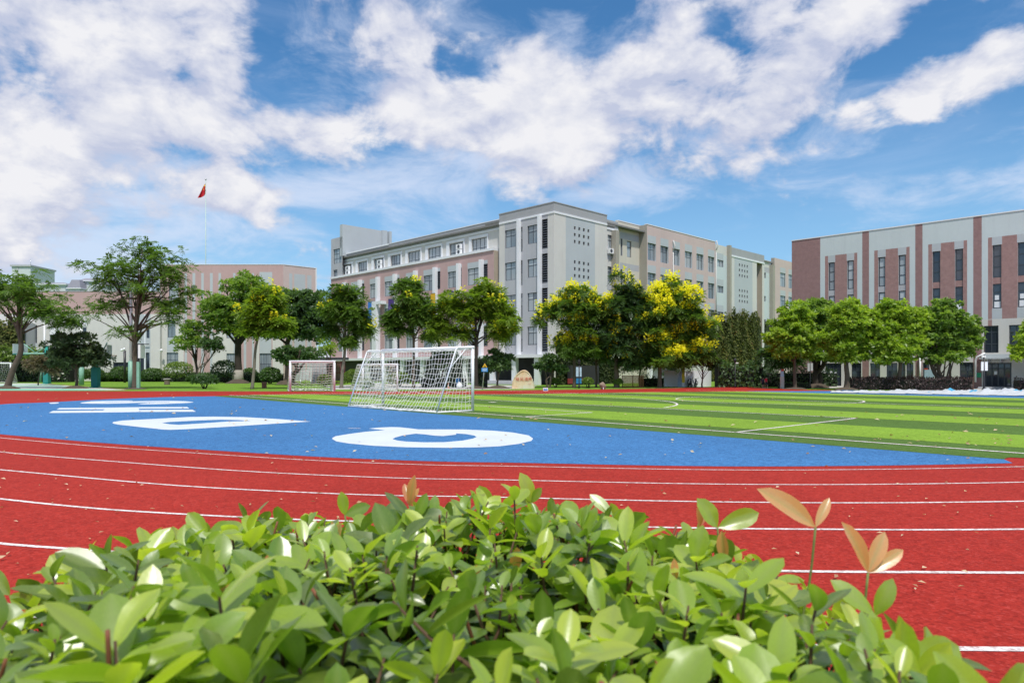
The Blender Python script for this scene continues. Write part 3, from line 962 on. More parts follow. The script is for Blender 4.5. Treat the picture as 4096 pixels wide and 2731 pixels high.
mb = MB(); bar(FL, sK, sE - .3, zr2, zr2 + .1, RC - .4, RC + .05, mb); bar(FL, FL.s_(1556, RC), sE - .3, zr2 - .12, zr2 + .03, RC + .052, RC + .09, mb); mb.build('coping', M['white_trim'], main)
mb = MB(); bar(FL, sP, sE, zL0, zL1, RC - .02, .14, mb); mb.build('ledge', M['white_trim'], main)
mb = MB(); mb.quad(FL.P(sP, zc0, 0), FL.P(sP, zc0, RC), FL.P(sP, zL0, RC), FL.P(sP, zL0, 0)); mb.build('side_wall', M['brown_side'], main)
# pink front
grp = [(1871, 1917, 1919, 1928, 1929.6, 1950.5, 1), (1791.5, 1827, 1828.5, 1837.5, 1838.6, 1847, 0), (1694.7, 1732.4, 1734, 1743.5, 1745, 1761, 1), (1624.5, 1655.5, 1656, 1664.5, 1665.5, 1672, 0),
       (1539, 1572, 1574, 1582.5, 1584, 1598, 1), (1480, 1505, 1506, 1514, 1515, 1521, 0), (1404, 1433, 1434.5, 1442, 1444.5, 1456.5, 1), (1352, 1371, 1373, 1381, 1382.5, 1391, 0)]
holes, regs, wins, lou = [], [], [], []
zrowp = zrow[1:]
for x0, x1, f0, f1, l0, l1, isl in grp:
    for zq in zrowp:
        s0, s1, a0, a1 = FL.s_(x0), FL.s_(x1), FL.s_(l0), FL.s_(l1)
        holes.append((s0, s1, zq, zq + wh)); wins.append((s0, s1, zq, zq + wh))
        regs.append((a1, s0 + .05, zq + wh, zq + wh + .75, GB))
        h = (a0, a1, zq + .05, zq + wh + .3); holes.append(h); (lou if isl else wins).append(h if isl else (*h, 1))
wall('wall', FL, sP, sE, zc0, zL0, MM, PK, regs, holes, parent=main)
for w_ in wins: window(FL, *w_[:4], 'slim' if len(w_) == 5 else 'cross', parent=main)
for h in lou: louver(FL, *h, main)
for n_, (x0, x1, f0, f1, l0, l1, isl) in enumerate(grp):
    mb = MB(); bar(FL, FL.s_(f0, .3), FL.s_(f1, .3), zc1, zrow[1] + wh + .85, .003, .5, mb)
    if n_ == 5:
        zz = FL.z_(1500, 1210); bar(FL, FL.s_(1514.5, .5), FL.s_(1498, .5), zc1, zz, .502, 1.0, mb); bar(FL, FL.s_(1534, .6), FL.s_(1515, .5), zz - .45, zz, .1, .98, mb)
    mb.build('fin', M['white_trim'], main)
mb = MB(); bar(FL, -.3, sE, zc0, zc1, -.3, 1.3, mb); mb.build('canopy', M['white_trim'], main)
# ground floor set back under the canopy
GF = -2.6
gh = [(FL.s_(2143, GF), FL.s_(2072, GF), .25, zc0 - .3), (FL.s_(1770, GF), FL.s_(1700, GF), .9, zc0 - .4), (FL.s_(1670, GF), FL.s_(1600, GF), .9, zc0 - .4), (FL.s_(1560, GF), FL.s_(1500, GF), .3, zc0 - .4), (FL.s_(1860, GF), FL.s_(1800, GF), .3, zc0 - .4)]
wall('wall', FL, -.2, sE, 0, zc0, MM, GY, [(FL.s_(2050, GF), FL.s_(1940, GF), 0, zc0, CR)], gh, off=GF, depth=.4, parent=main)
for h in gh[1:]: window(FL, *h, 'grid4', GF, main, glass='glass_dark')
window(FL, *gh[0], 'door', GF, main, glass='glass_dark', name='door', rec=.35)
for x0, x1 in ((2136, 2153), (2046, 2062), (1958, 1972), (1850, 1862), (1760, 1772), (1680, 1690), (1600, 1610), (1530, 1540), (1460, 1470)):
    mb = MB(); bar(FL, FL.s_(x0, 1), FL.s_(x1, 1), 0, zc0 - .002, .5, 1.0, mb); mb.build('column', M['white_trim'], main)
mb = MB()
for q in range(3): bar(FL, FL.s_(2075, 1), FL.s_(1945, 1), 0, .45 - q * .15, GF + .1, 1.6 + q * .35, mb)
mb.build('entrance_step', M['grey'], main)
# stair tower at the far end
zt0, zt1 = FL.z_(1340, 953), FL.z_(1369, 897)
TW = Facade(FL.P(sT, 0), uR, -uL)
th = [(FL.s_(1366), FL.s_(1333), FL.z_(1340, 1055), FL.z_(1340, 997)), (FL.s_(1349), FL.s_(1333), FL.z_(1340, 1106), FL.z_(1340, 1079))]
wall('wall', FL, sT - .01, sE, zL1, zt0, MM, GY, [], th, parent=main, off=-.02)
window(FL, *th[0], 'tall', -.02, main); window(FL, *th[1], 'three', -.02, main)
tt = TW.s_(1523); tt2 = TW.s_(1555)
mb = MB()
mb.obox(FL.P(sT - .05, zr2 - .4, -.02), uL * .8, uR * tt, UP * (zt1 - zr2 + .4), 0)
mb.obox(FL.P(sT - .65, zr2 - .4, -tt - .0), uL * 1.3, uR * (tt2 - tt) * .55, UP * (zt1 - zr2 + .4), 0)
mb.obox(FL.P(sT - .65, zr2 - .4, -tt - (tt2 - tt) * .8), uL * 1.3, uR * (tt2 - tt) * .3, UP * (zt1 - zr2 + .4), 0)
mb.obox(FL.P(sT + .8, zr2 - .4, -.3), uL * (sE - sT - .9), uR * tt, UP * (zt0 - zr2 + .36), 0)
mb.build('rooftop_tower', M['grey_blue'], main)

# ---- right hand front of the same block
tA, tB, tC, tD, tE, tF, tG, tH = [FR.s_(x) for x in (2428, 2471, 2588, 2862, 2916, 3057, 3090, 3260)]
holes = []
for g_ in range(3):
    for r_ in range(3):
        zz1 = FR.z_(2300, 905.5) - g_ * (FR.z_(2300, 905.5) - FR.z_(2300, 1041.5)) - r_ * (FR.z_(2300, 905.5) - FR.z_(2300, 932.8))
        for x0, x1 in ((2296, 2302.7), (2313.7, 2321), (2332, 2339.3), (2350.3, 2357)):
            holes.append((FR.s_(x0), FR.s_(x1), zz1 - .38, zz1))
wall('wall', FR, 0, tA, 0, zr, MM, CR, [(FR.s_(2263), FR.s_(2380), 0, zb0, GB), (0, tA, zb1, zr, GD)], holes, parent=main, depth=.3, reveal=GD)
mb = MB(); bar(FR, .075, tA, zb0, zb1, 0, .07, mb); mb.build('cornice', M['white_trim'], main)
OB = -.45
zB = FR.z_(2440, 868); bw0, bw1 = FR.z_(2442, 997), FR.z_(2442, 936)
rows = [0, 1, 2, 3]
h = [(FR.s_(2430.5, OB), FR.s_(2455, OB), bw0 - i * pitch, bw1 - i * pitch) for i in rows]
wall('wall', FR, tA, FR.s_(2473, OB), 0, zr - .3, MM, CR, [(tA, tB + 2, zb1 - .3, zr, GD)] + [(a - .2, b + .2, c - 1.2, c, GY) for a, b, c, d in h], h, off=OB, parent=main)
for q in h: window(FR, *q, 'cross', OB, main)
mb = MB(); bar(FR, tA + .003, FR.s_(2471, OB), zb0 - .3, zb1 - .3, OB, OB + .1, mb); mb.build('cornice', M['white_trim'], main)
mb = MB(); mb.quad(FR.P(tA, 0, 0), FR.P(tA, 0, OB), FR.P(tA, zr, OB), FR.P(tA, zr, 0)); mb.build('side_wall', M['cream'], main)
aircon(FR, FR.s_(2440), FR.z_(2440, 1012), main, OB)
mb = MB(); bar(FR, FR.s_(2457, 0), FR.s_(2470, 0), 0, zb0 - .35, OB, .25, mb); mb.build('pilaster', M['stained'], main)
OC = -1.2
zC = FR.z_(2473, 883, OC)
cw0, cw1 = FR.z_(2508, 1027, OC), FR.z_(2508, 963, OC)
h, rg = [], []
for i in rows:
    h += [(FR.s_(2482, OC), FR.s_(2490, OC), cw0 - i * pitch, cw1 - i * pitch + .1), (FR.s_(2508, OC), FR.s_(2525.5, OC), cw0 - i * pitch, cw1 - i * pitch)]
    rg.append((FR.s_(2480, OC), FR.s_(2556, OC), cw1 - i * pitch + .12, cw1 - i * pitch + .95, GY))
wall('wall', FR, FR.s_(2462, OC), FR.s_(2596, OC), 0, zC, MM, CW, rg, h, off=OC, parent=main)
for q in h: window(FR, *q, 'slim', OC, main)
aw = window(FR, FR.s_(2506, OC), FR.s_(2530, OC), FR.z_(2518, 1478, OC), FR.z_(2518, 1449, OC), 'one', OC, main, rec=-.08, name='awning_window')
mb = MB(); bar(FR, FR.s_(2473, OC), FR.s_(2590, OC), zC, zC + .1, OC - .4, OC + .05, mb); mb.build('coping', M['white_trim'], main)
# pink section stands forward
zD = FR.z_(2588, 898)
mb = MB(); mb.quad(FR.P(tC, 0, 0), FR.P(tC, 0, OC), FR.P(tC, zD, OC), FR.P(tC, zD, 0)); mb.build('side_wall', M['stained'], main)
pw = [(2591, 2623.7), (2642, 2674), (2690.5, 2719.5), (2739.6, 2768.5), (2786, 2814), (2832, 2858)]
dz1, dz0 = FR.z_(2600, 972), FR.z_(2600, 1041)
h, rg = [], []
for i in rows:
    for x0, x1 in pw:
        h.append((FR.s_(x0), FR.s_(x1), dz0 - i * pitch, dz1 - i * pitch)); rg.append((FR.s_(x0), FR.s_(x1), dz1 - i * pitch, dz1 - i * pitch + 1.0, GB))
gnd = (FR.s_(2598), FR.s_(2740), 0.02, FR.z_(2650, 1452))
h.append(gnd); rg.append((tC, tD, 0, FR.z_(2650, 1440), CR))
wall('wall', FR, tC, tD, 0, zD, MM, PP, rg, h, parent=main, depth=1.5)
h.pop()
wall('wall', FR, gnd[0] - .2, gnd[1] + .2, 0, gnd[3] + .3, MM, GY, [], [(FR.s_(2612), FR.s_(2650), .05, 2.3), (FR.s_(2680), FR.s_(2735), .9, 2.4)], off=-1.45, parent=main, depth=.1)
window(FR, FR.s_(2612), FR.s_(2650), .05, 2.3, 'door', -1.45, main, rec=.08, glass='glass_dark', name='door'); window(FR, FR.s_(2680), FR.s_(2735), .9, 2.4, 'grid4', -1.45, main, rec=.08, glass='glass_dark')
mb = MB(); bar(FR, FR.s_(2603), FR.s_(2611), 0.02, gnd[3], -.35, 0, mb); mb.build('column', M['white_trim'], main)
for q in h: window(FR, *q, 'cross', 0, main, rec=.28)
mb = MB(); bar(FR, tC - .02, tD, zD, zD + .1, -.4, .05, mb); mb.build('coping', M['white_trim'], main)
for x in (2690, 2862):
    mb = MB(); s = FR.s_(x); mb.tube([FR.P(s, FR.z_(x, 1300), .12), FR.P(s, FR.z_(x, 1010), .12)], .075); mb.tube([FR.P(s, FR.z_(x, 1000), .12), FR.P(s + .25, FR.z_(x, 985), .25), FR.P(s, FR.z_(x, 962), .14)], .09, 8); mb.build('drain_pipe', M['pipe'], main)
# pale section with little windows
h, rg = [], []
ez1, ez0 = FR.z_(2885, 1039), FR.z_(2885, 1066)
for i in rows: h.append((FR.s_(2875.5), FR.s_(2900), ez0 - i * pitch, ez1 - i * pitch)); rg.append((FR.s_(2866), FR.s_(2900), ez1 - i * pitch, ez1 - i * pitch + 1.0, GB))
wall('wall', FR, tD, tE, 0, zD - .2, MM, MT, [(tD, tE, zD - 1.6, zD, CR)] + rg, h, off=-.25, parent=main)
for q in h: window(FR, *q, 'two', -.25, main)
mb = MB(); mb.quad(FR.P(tD, 0, 0), FR.P(tD, 0, -.25), FR.P(tD, zD, -.25), FR.P(tD, zD, 0)); bar(FR, tE - .2, tE + .35, 0, zD + .02, -.3, .25, mb); mb.build('pilaster', M['stained'], main)
# second block of little square openings
zF = FR.z_(2919.6, 987); fb1, fb0 = FR.z_(2919.6, 1018), FR.z_(2919.6, 1024.5)
holes = []
hx = [(2955.8, 2960.3), (2966.5, 2971), (2976.8, 2981), (2987, 2991.3)]
for g_ in range(3):
    for r_ in range(3):
        zz1 = FR.z_(2957, 1053.8) - g_ * (FR.z_(2957, 1053.8) - FR.z_(2957, 1156)) - r_ * (FR.z_(2957, 1053.8) - FR.z_(2957, 1075))
        for x0, x1 in hx: holes.append((FR.s_(x0), FR.s_(x1), zz1 - .42, zz1))
tW0, tW1 = FR.s_(3027), FR.s_(3049)
wall('wall', FR, tE + .35, tW0, 0, zF, MM, CR, [(FR.s_(2937.5), FR.s_(3010), 0, fb0, GB), (tE, tW0, fb1, zF, GD)], holes, parent=main, depth=.3, reveal=GD)
wall('wall', FR, tW0, tF, fb0 - .0, zF, MM, GD, [], [], parent=main); wall('wall', FR, tW1, tF, 0, fb0, MM, CR, [], [], parent=main)
h = [(FR.s_(3028, -.9), FR.s_(3039, -.9), FR.z_(3033, 1121) - i * pitch, FR.z_(3033, 1073) - i * pitch) for i in rows]
wall('wall', FR, tW0, tF + .5, 0, fb0, MM, GY, [], h, off=-.9, parent=main)
for q in h: window(FR, *q, 'slim', -.9, main)
mb = MB(); mb.quad(FR.P(tW1, 0, 0), FR.P(tW1, 0, -.9), FR.P(tW1, fb0, -.9), FR.P(tW1, fb0, 0)); mb.quad(FR.P(tW0, fb0, 0), FR.P(tW1, fb0, 0), FR.P(tW1, fb0, -.9), FR.P(tW0, fb0, -.9)); mb.build('side_wall', M['brown_side'], main)
mb = MB(); bar(FR, tE + .35, tF, fb0, fb1, 0, .07, mb); mb.build('cornice', M['white_trim'], main)
# further sections, half hidden by the brick building
h = [(FR.s_(3059), FR.s_(3075), FR.z_(3066, 1110) - i * pitch, FR.z_(3066, 1088) - i * pitch) for i in rows]
wall('wall', FR, tF, tG + .5, 0, zF - .5, MM, MT, [(tF, tG, zF - 2.6, zF - 1.7, GY), (tF, tG, zF - 1.7, zF, CR)], h, off=-.5, parent=main)
for q in h: window(FR, *q, 'one', -.5, main)
mb = MB(); bar(FR, FR.s_(3089), FR.s_(3098), 0, zF - 1.2, -.5, .1, mb); mb.build('pilaster', M['stained'], main)
zH = FR.z_(3115, 1035)
mb = MB(); mb.quad(FR.P(FR.s_(3098), 0, 0), FR.P(FR.s_(3098), 0, -.6), FR.P(FR.s_(3098), zH, -.6), FR.P(FR.s_(3098), zH, 0)); mb.build('side_wall', M['stained'], main)
h, rg = [], []
for i in rows:
    for x0, x1 in ((3121, 3142), (3154, 3173)):
        z_1, z_0 = FR.z_(3131, 1092) - i * pitch, FR.z_(3131, 1147) - i * pitch
        h.append((FR.s_(x0), FR.s_(x1), z_0, z_1)); rg.append((FR.s_(x0), FR.s_(x1), z_1, z_1 + .9, GB))
wall('wall', FR, FR.s_(3098), tH, 0, zH, MM, PP, rg, h, parent=main)
for q in h: window(FR, *q, 'cross', 0, main)
# closed volumes behind the fronts
mb = MB()
p0 = C0 + uL * 1.6 + uR * 1.6
mb.obox(p0 + UP * .05, uL * (sE - 1.8), uR * 10, UP * (zr2 - .8)); mb.obox(p0 + UP * .05, uR * (tH - 1.7), uL * 10, UP * (zr2 - .75))
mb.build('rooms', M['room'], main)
mb = MB(); mb.obox(C0 + uL * .3 + uR * .3 + UP * (zr2 - .7), uL * (sE - .6), uR * 11.5, UP * .2); mb.obox(C0 + uL * .32 + uR * .32 + UP * (zr2 - .45), uR * (tH - .6), uL * 11.5, UP * .2); mb.build('roof', M['roofing'], main)
mb = MB(); mb.obox(C0 + uR * 11.8 + uL * 11.6, uL * (sE - 11.6), uR * .3, UP * zr2); mb.obox(C0 + uL * sE - uL * .25 + uR * .05, uL * .2, uR * 11.7, UP * (zt0 - 2)); mb.obox(C0 + uL * 11.8 + uR * 12.2, uR * (tH - 12.2), uL * .3, UP * zr2); mb.build('rear_wall', M['cream'], main)

# cloth banners hung on the fins
def banner(x0, x1, y0, y1, mat, label, off=.75, emblem=False):
    s0, s1 = FL.s_(x1, off), FL.s_(x0, off)
    z1_, z0_ = FL.z_(x0, y0, off), FL.z_(x0, y1, off)
    V, Q = [], []
    nx, nz = 6, 10
    for j in range(nz + 1):
        for i in range(nx + 1):
            t = s0 + (s1 - s0) * i / nx; z = z0_ + (z1_ - z0_) * j / nz
            V.append(FL.P(t, z, off + .05 * math.sin(i * 1.9 + j * .5) * (1 - j / nz)))
    for j in range(nz):
        for i in range(nx):
            a = j * (nx + 1) + i; Q.append((a, a + 1, a + nx + 2, a + nx + 1))
    e = empty('hanging_banner', FL.P((s0 + s1) / 2, z0_, off), label, 'banner', 'cloth banners on the school front')
    quads_mesh('cloth', V, Q, mat, e, smooth=True)
    mb = MB(); mb.tube([FL.P(s0 - .05, z1_ + .03, off), FL.P(s1 + .05, z1_ + .03, off)], .035, 6); mb.tube([FL.P((s0 + s1) / 2, z1_ + .03, .4), FL.P((s0 + s1) / 2, z1_ + .03, off)], .03, 6); mb.build('hanging_rod', M['steel'], e)
    if emblem:
        mb = MB(); c = FL.P((s0 + s1) / 2, z0_ + (z1_ - z0_) * .58, off + .09)
        for r0, r1 in ((.30, .36), (.12, .17)):
            a = [c + FL.d * (r0 * math.cos(t)) + UP * (r0 * math.sin(t)) for t in np.linspace(0, 2 * math.pi, 21)]
            b = [c + FL.d * (r1 * math.cos(t)) + UP * (r1 * math.sin(t)) for t in np.linspace(0, 2 * math.pi, 21)]
            mb.add(a + b, [(i, i + 1, 22 + i, 21 + i) for i in range(20)])
        mb.build('emblem', M['lilac'], e)


for nm, c in (('banner_blue', (.03, .19, .62)), ('banner_purple', (.07, .035, .20)), ('banner_red', (.55, .07, .03)), ('banner_yellow', (.72, .40, .02)), ('lilac', (.35, .28, .55))):
    M[nm] = mat_paint(nm.replace('_', ' '), c, .7, .08, 2, 40)
banner(1472, 1496, 1208, 1292, M['banner_blue'], 'bright blue cloth banner hanging beside a white column of the school front')
banner(1553, 1575.5, 1197, 1284, M['banner_purple'], 'dark purple cloth banner with a round emblem on the pink school front', emblem=True)
banner(1624, 1647, 1214, 1277, M['banner_red'], 'red orange cloth banner half hidden by a tree on the school front')
banner(1722, 1741, 1175, 1268, M['banner_yellow'], 'yellow cloth banner half hidden by a tree on the school front')
banner(1795, 1815, 1166, 1272, M['banner_purple'], 'dark violet cloth banner behind the tree nearest the large goal')

# ---- brick striped building on the right
K1 = Vector(((3167 - CPX) / FPX * 76, 76, 0))
hall = empty('brick_hall', K1, 'brown brick hall with pale mint bays and tall dark window strips', 'school')
FB = Facade(K1, -uL, -uR)
HM = [M['mint'], M['brick'], M['grey_blue'], M['brick_dark'], M['cream'], M['grey'], M['white_trim'], M['dark']]
sX = lambda x: FB.s_(x)
zt = FB.z_(3167, 965)
zi = FB.z_(3300, 1025); zw = FB.z_(3314, 1051)
zmid1, zmid0 = FB.z_(3990, 1109.5), FB.z_(3990, 1134.6)
zwb = FB.z_(3990, 1233); zib = FB.z_(3990, 1278)
regs = [(0, sX(3281), 0, zt, 3)]
holes, wins = [], []
bays = [((3300, 3429), ((3314, 3339), (3388.6, 3414.7))), ((3497, 3638.5), ((3513, 3540.7), (3594, 3623))), ((3713, 3868.5), ((3730, 3761), (3820, 3852))), ((3952, 4128), ((3970.5, 4005.5), (4071, 4108)))]
for bi, ((x0, x1), ws) in enumerate(bays):
    regs.append((sX(x0), sX(x1), zib, zi, 1))
    for a, b in ws:
        regs.append((sX(a) - .05, sX(b) + .05, zw, zi, 2)); regs.append((sX(a) - .05, sX(b) + .05, zib, zwb, 2))
        holes.append((sX(a), sX(b), zwb, zw))
        wins.append((sX(a), sX(b), bi))
for x0, x1 in ((3449, 3476), (3661, 3690), (3893, 3927), (4150, 4190)): regs.append((sX(x0), sX(x1), 0, zt, 3))
s_end = sX(4330)
u1_, u0_ = FB.z_(3960, 1303), FB.z_(3960, 1411)
d1_ = FB.z_(3990, 1448); g1_ = FB.z_(3860, 1449)
upw = [(3935.5, 3994), (4036, 4095), (3730, 3780), (3800, 3850), (3510, 3550), (3590, 3630), (3310, 3345), (3385, 3420)]
for a, b in upw: holes.append((sX(a), sX(b), u0_, u1_))
gw = [(3600, 3622, .1), (3624.5, 3653.5, .1), (3690.5, 3717, .6), (3746, 3759.5, .6), (3794, 3805.5, .6), (3838, 3893 - .2, .1), (3480, 3520, .6), (3405, 3445, .1), (3545, 3590, .1), (3300, 3365, .05)]  # includes dark windows added to deepen the shaded ground floor
for a, b, z in gw: holes.append((sX(a), sX(b), z, g1_))
holes.append((sX(3938), sX(4046), .2, g1_ - .05))
regs += [(sX(3281), s_end, 0, u1_ + .6, 4)] 
regs += [(sX(x0), sX(x1), 0, zt, 3) for x0, x1 in ((3449, 3476), (3661, 3690), (3893, 3927), (4150, 4190))] + [(0, sX(3281), 0, zt, 3)]
regs += [(sX(3952), sX(3968), u1_, zib + .01, 1)]
wall('wall', FB, 0, s_end, 0, zt, HM, 0, regs, holes, parent=hall, depth=.28)
for s0, s1, bi in wins:
    gl = 'glass' if bi < 2 else 'glass_dark'
    window(FB, s0, s1, zmid1, zw, 'stack3', parent=hall, glass=gl, bar_w=.09); window(FB, s0, s1, zwb, zmid0, 'stack3', parent=hall, glass=gl, bar_w=.09)
    mb = MB(); bar(FB, s0, s1, zmid0, zmid1, -.25, -.08, mb); mb.build('spandrel', M['brick' if bi > 1 else 'grey'], hall)
    if bi > 1:
        mb = MB(); bar(FB, s0 + .1, s1 - .1, zwb + .08, zwb + .62, -.153, -.14, mb)
        if (s0 * 7) % 2 > .6: bar(FB, s0 + .14, s1 - .2, zwb + .75, zwb + 1.2, -.153, -.14, mb)
        mb.build('window_paper', M['white_trim'], hall)
for a, b in upw: window(FB, sX(a), sX(b), u0_, u1_, 'store', parent=hall, glass='glass_dark', bar_w=.1)
for a, b, z in gw[:-1]: window(FB, sX(a), sX(b), z, g1_, 'cross' if b - a > 20 else 'slim', parent=hall, glass='glass_dark')
dr = window(FB, sX(3300), sX(3365), .05, g1_, 'door', parent=hall, glass='glass_dark', name='door')
mb = MB()
for a in (.3, .56): bar(FB, sX(3300) + (sX(3365) - sX(3300)) * a, sX(3300) + (sX(3365) - sX(3300)) * (a + .13), 1.25, 1.6, -.1, -.085, mb)
mb.build('door_notice', M['white_trim'], hall)
window(FB, sX(3938), sX(4046), .2, g1_ - .05, 'door', parent=hall, glass='glass_dark', name='door', bar_w=.12)
mb = MB(); bar(FB, sX(3976), sX(3988), 1.3, 1.6, -.1, -.085, mb); mb.build('door_notice', M['white_trim'], hall)
mb = MB()
for q in range(2): bar(FB, sX(3925), sX(4060), 0, .2 - q * .1, -.3, 1.2 + q * .4, mb)
mb.build('entrance_step', M['grey'], hall)
mb = MB(); zc_ = FB.z_(3990, 1436); bar(FB, sX(3932), sX(4085), zc_, zc_ + .10, .003, 1.6, mb)
for x in (3960, 4010): mb.obox(FB.P(sX(x), zc_ - .3, .01), FB.d * .08, FB.n * 1.2, UP * .3)
bar(FB, sX(3928), sX(4085), zc_ + .101, zc_ + .45, .004, .12, mb)
mb.build('entrance_canopy', M['grey_blue'], hall)
for x, y in ((3904, 1428), (3683, 1425)):
    mb = MB(); s = sX(x); zz = FB.z_(x, y); mb.tube([FB.P(s, .6, .16), FB.P(s, zz - .3, .16), FB.P(s + .12, zz, .2), FB.P(s + .75, zz + .35, .2)] if x > 3800 else [FB.P(s, .3, .16), FB.P(s, zz, .16)], .085, 8); mb.build('drain_pipe', M['white'], hall)
mb = MB(); bar(FB, sX(3909), sX(3926), FB.z_(3917, 1509), FB.z_(3917, 1491), .003, .18, mb); mb.build('green_box', mat_paint('green mailbox', (.02, .28, .14), .5), hall)
mb = MB(); bar(FB, -.03, s_end, zt, zt + .1, -.4, .05, mb); mb.build('coping', M['white_trim'], hall)
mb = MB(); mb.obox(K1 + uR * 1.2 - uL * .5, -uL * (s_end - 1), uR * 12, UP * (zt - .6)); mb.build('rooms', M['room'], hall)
mb = MB(); mb.obox(K1 - uL * .02 + uR * .02, -uL * .3, uR * 16, UP * (zt - .02)); mb.obox(K1 + uR * 14 - uL * .4, -uL * (s_end - .6), uR * .3, UP * (zt - .05)); mb.obox(FB.P(s_end - .3, 0, -.05), -uL * .25, uR * 14, UP * (zt - .04)); mb.build('end_wall', M['brick_dark'], hall)
mb = MB(); mb.obox(K1 - uL * .35 + uR * .3 + UP * (zt - .5), -uL * (s_end - .7), uR * 13.6, UP * .2); mb.build('roof', M['roofing'], hall)
mb = MB(); c = FB.P(sX(3938), FB.z_(3938, 1427), .35); mb.box(c, (.35, .3, .22), R(40), 0, .03); mb.tube([c, FB.P(sX(3938), FB.z_(3938, 1427), .01)], .04); mb.ball(c + Vector((-.2, -.2, -.05)), .12, 8); mb.build('camera_unit', M['white'], hall)

# ---- pink and cream building at the left
YC = 108.0
Q0 = Vector(((1133 - CPX) / FPX * YC, YC, 0))
lab = empty('pink_block', Q0, 'pink block with grey stripes and cream ground floor behind the round shrubs', 'school')
FC = Facade(Q0, (-1, 0, 0), (0, -1, 0))
FD = Facade(Q0, uR, -uL)
CM = [M['pink'], M['cream'], M['grey_blue'], M['grey'], M['pink_pale'], M['mint'], M['white_trim'], M['brick']]
zq = FC.z_(1133, 1059); zcr = FC.z_(720, 1256)
cX = lambda x: FC.s_(x)
cz = lambda y: FC.z_(900, y)
regs = [(cX(a), cX(b), 0, cz(1092), 2) for a, b in ((738, 748), (770, 781), (805, 815), (840, 851), (874, 884), (932, 942), (975, 985), (1008, 1016))]
regs += [(cX(640), cX(735), 0, zcr, 1), (cX(850), cX(935), 0, cz(1330), 1), (cX(1090), cX(1133), 0, cz(1330), 1), (cX(1022), cX(1037), 0, cz(1330), 1), (cX(770), cX(800), 0, cz(1440), 4),
         (cX(1038), cX(1089), cz(1140), cz(1088), 2), (cX(1038), cX(1086), 0, cz(1330), 2), (cX(668), cX(702), cz(1410), cz(1350), 2), (cX(677), cX(714), cz(1252), cz(1130), 2)]
holes, wins = [], []
for x0, x1, y0, y1, st in ((1038, 1085, 1413, 1498, 'bars'), (906, 952, 1413, 1498, 'bars'), (670, 702, 1282, 1350, 'two'), (667, 713, 1410, 1470, 'bars'), (1040, 1088, 1140, 1190, 'three'), (676, 714, 1143, 1195, 'two'), (906, 950, 1270, 1352, 'three'), (1040, 1085, 1270, 1335, 'three')):
    h = (cX(x1), cX(x0), cz(y1), cz(y0)); holes.append(h); wins.append((h, st))
sM = cX(640)
wall('wall', FC, 0, sM, 0, zq, CM, 0, regs, holes, parent=lab)
for h, st in wins: window(FC, *h, st, parent=lab)
regs = [(FD.s_(a), FD.s_(b), 0, FD.z_(1150, 1092), 2) for a, b in ((1157, 1169), (1177, 1221), (1229, 1246))]
sD2 = FD.s_(1262)
wall('wall', FD, 0, sD2, 0, zq, CM, 4, regs, [], parent=lab)
mb = MB(); bar(FC, 0, sM, zq, zq + .1, -.4, .05, mb); bar(FD, 0.1, sD2 + .2, zq, zq + .1, -.4, .06, mb); bar(FD, sD2, sD2 + .2, 0, zq - .01, -.4, .06, mb); mb.build('coping', M['white_trim'], lab)
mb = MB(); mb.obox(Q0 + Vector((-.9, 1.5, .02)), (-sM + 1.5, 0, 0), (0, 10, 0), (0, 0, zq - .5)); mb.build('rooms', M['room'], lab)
mb = MB(); mb.obox(Q0 + Vector((-.2, .4, zq - .45)), (-sM + .3, 0, 0), (0, 11.5, 0), (0, 0, .2)); mb.build('roof', M['roofing'], lab)

low = empty('low_block', FC.P(cX(400), 0), 'low cream block with pink upper band and dark basement entrance', 'school')
zl = FC.z_(300, 1168)
OL = .6
lX = lambda x: FC.s_(x, OL)
lz = lambda y: FC.z_(300, y, OL)
holes, wins = [], []
for x0, x1, y0, y1, st in ((199, 238, 1338, 1373, 'two'), (560, 576, 1376, 1490, 'slim'), (583, 598, 1410, 1478, 'slim'), (452, 515, 1449, 1496, 'three'), (331, 346, 1310, 1345, 'one'), (113, 148, 1300, 1372, 'three'), (586, 598, 1318, 1352, 'one')):
    h = (lX(x1), lX(x0), lz(y1), lz(y0)); holes.append(h); wins.append((h, st))
regs = [(lX(-260), lX(640), lz(1256), zl, 0), (lX(199), lX(238), lz(1338), lz(1309), 6), (lX(552), lX(602), 0, lz(1256), 2), (lX(577), lX(582), 0, lz(1256), 6), (lX(331), lX(347), lz(1310), lz(1282), 2), (lX(86), lX(150), 0, lz(1372), 2)]
wall('wall', FC, lX(640), lX(-260), 0, zl, CM, 1, regs, holes, off=OL, parent=low)
for h, st in wins: window(FC, *h, st, OL, low, glass='glass_dark')
mb = MB(); mb.quad(FC.P(lX(640), 0, OL), FC.P(lX(640), 0, 0), FC.P(lX(640), zl, 0), FC.P(lX(640), zl, OL)); mb.build('side_wall', M['cream'], low)
mb = MB(); bar(FC, lX(640), lX(-260), zl, zl + .1, OL - .4, OL + .05, mb); mb.build('coping', M['grey'], low)
mb = MB(); mb.obox(FC.P(lX(640) + .5, .02, -1.2), (-(lX(-260) - lX(640)), 0, 0), (0, 9, 0), (0, 0, zl - .6)); mb.build('rooms', M['room'], low)
mb = MB(); mb.obox(FC.P(lX(640), zl - .45, 0), (-(lX(-260) - lX(640)), 0, 0), (0, 10, 0), (0, 0, .2)); mb.build('roof', M['roofing'], low)
mb = MB(); mb.tube([FC.P(lX(556), lz(1376), OL + .3), FC.P(lX(600), lz(1376), OL + .3)], .06, 6); mb.build('canopy_bar', M['black'], low)
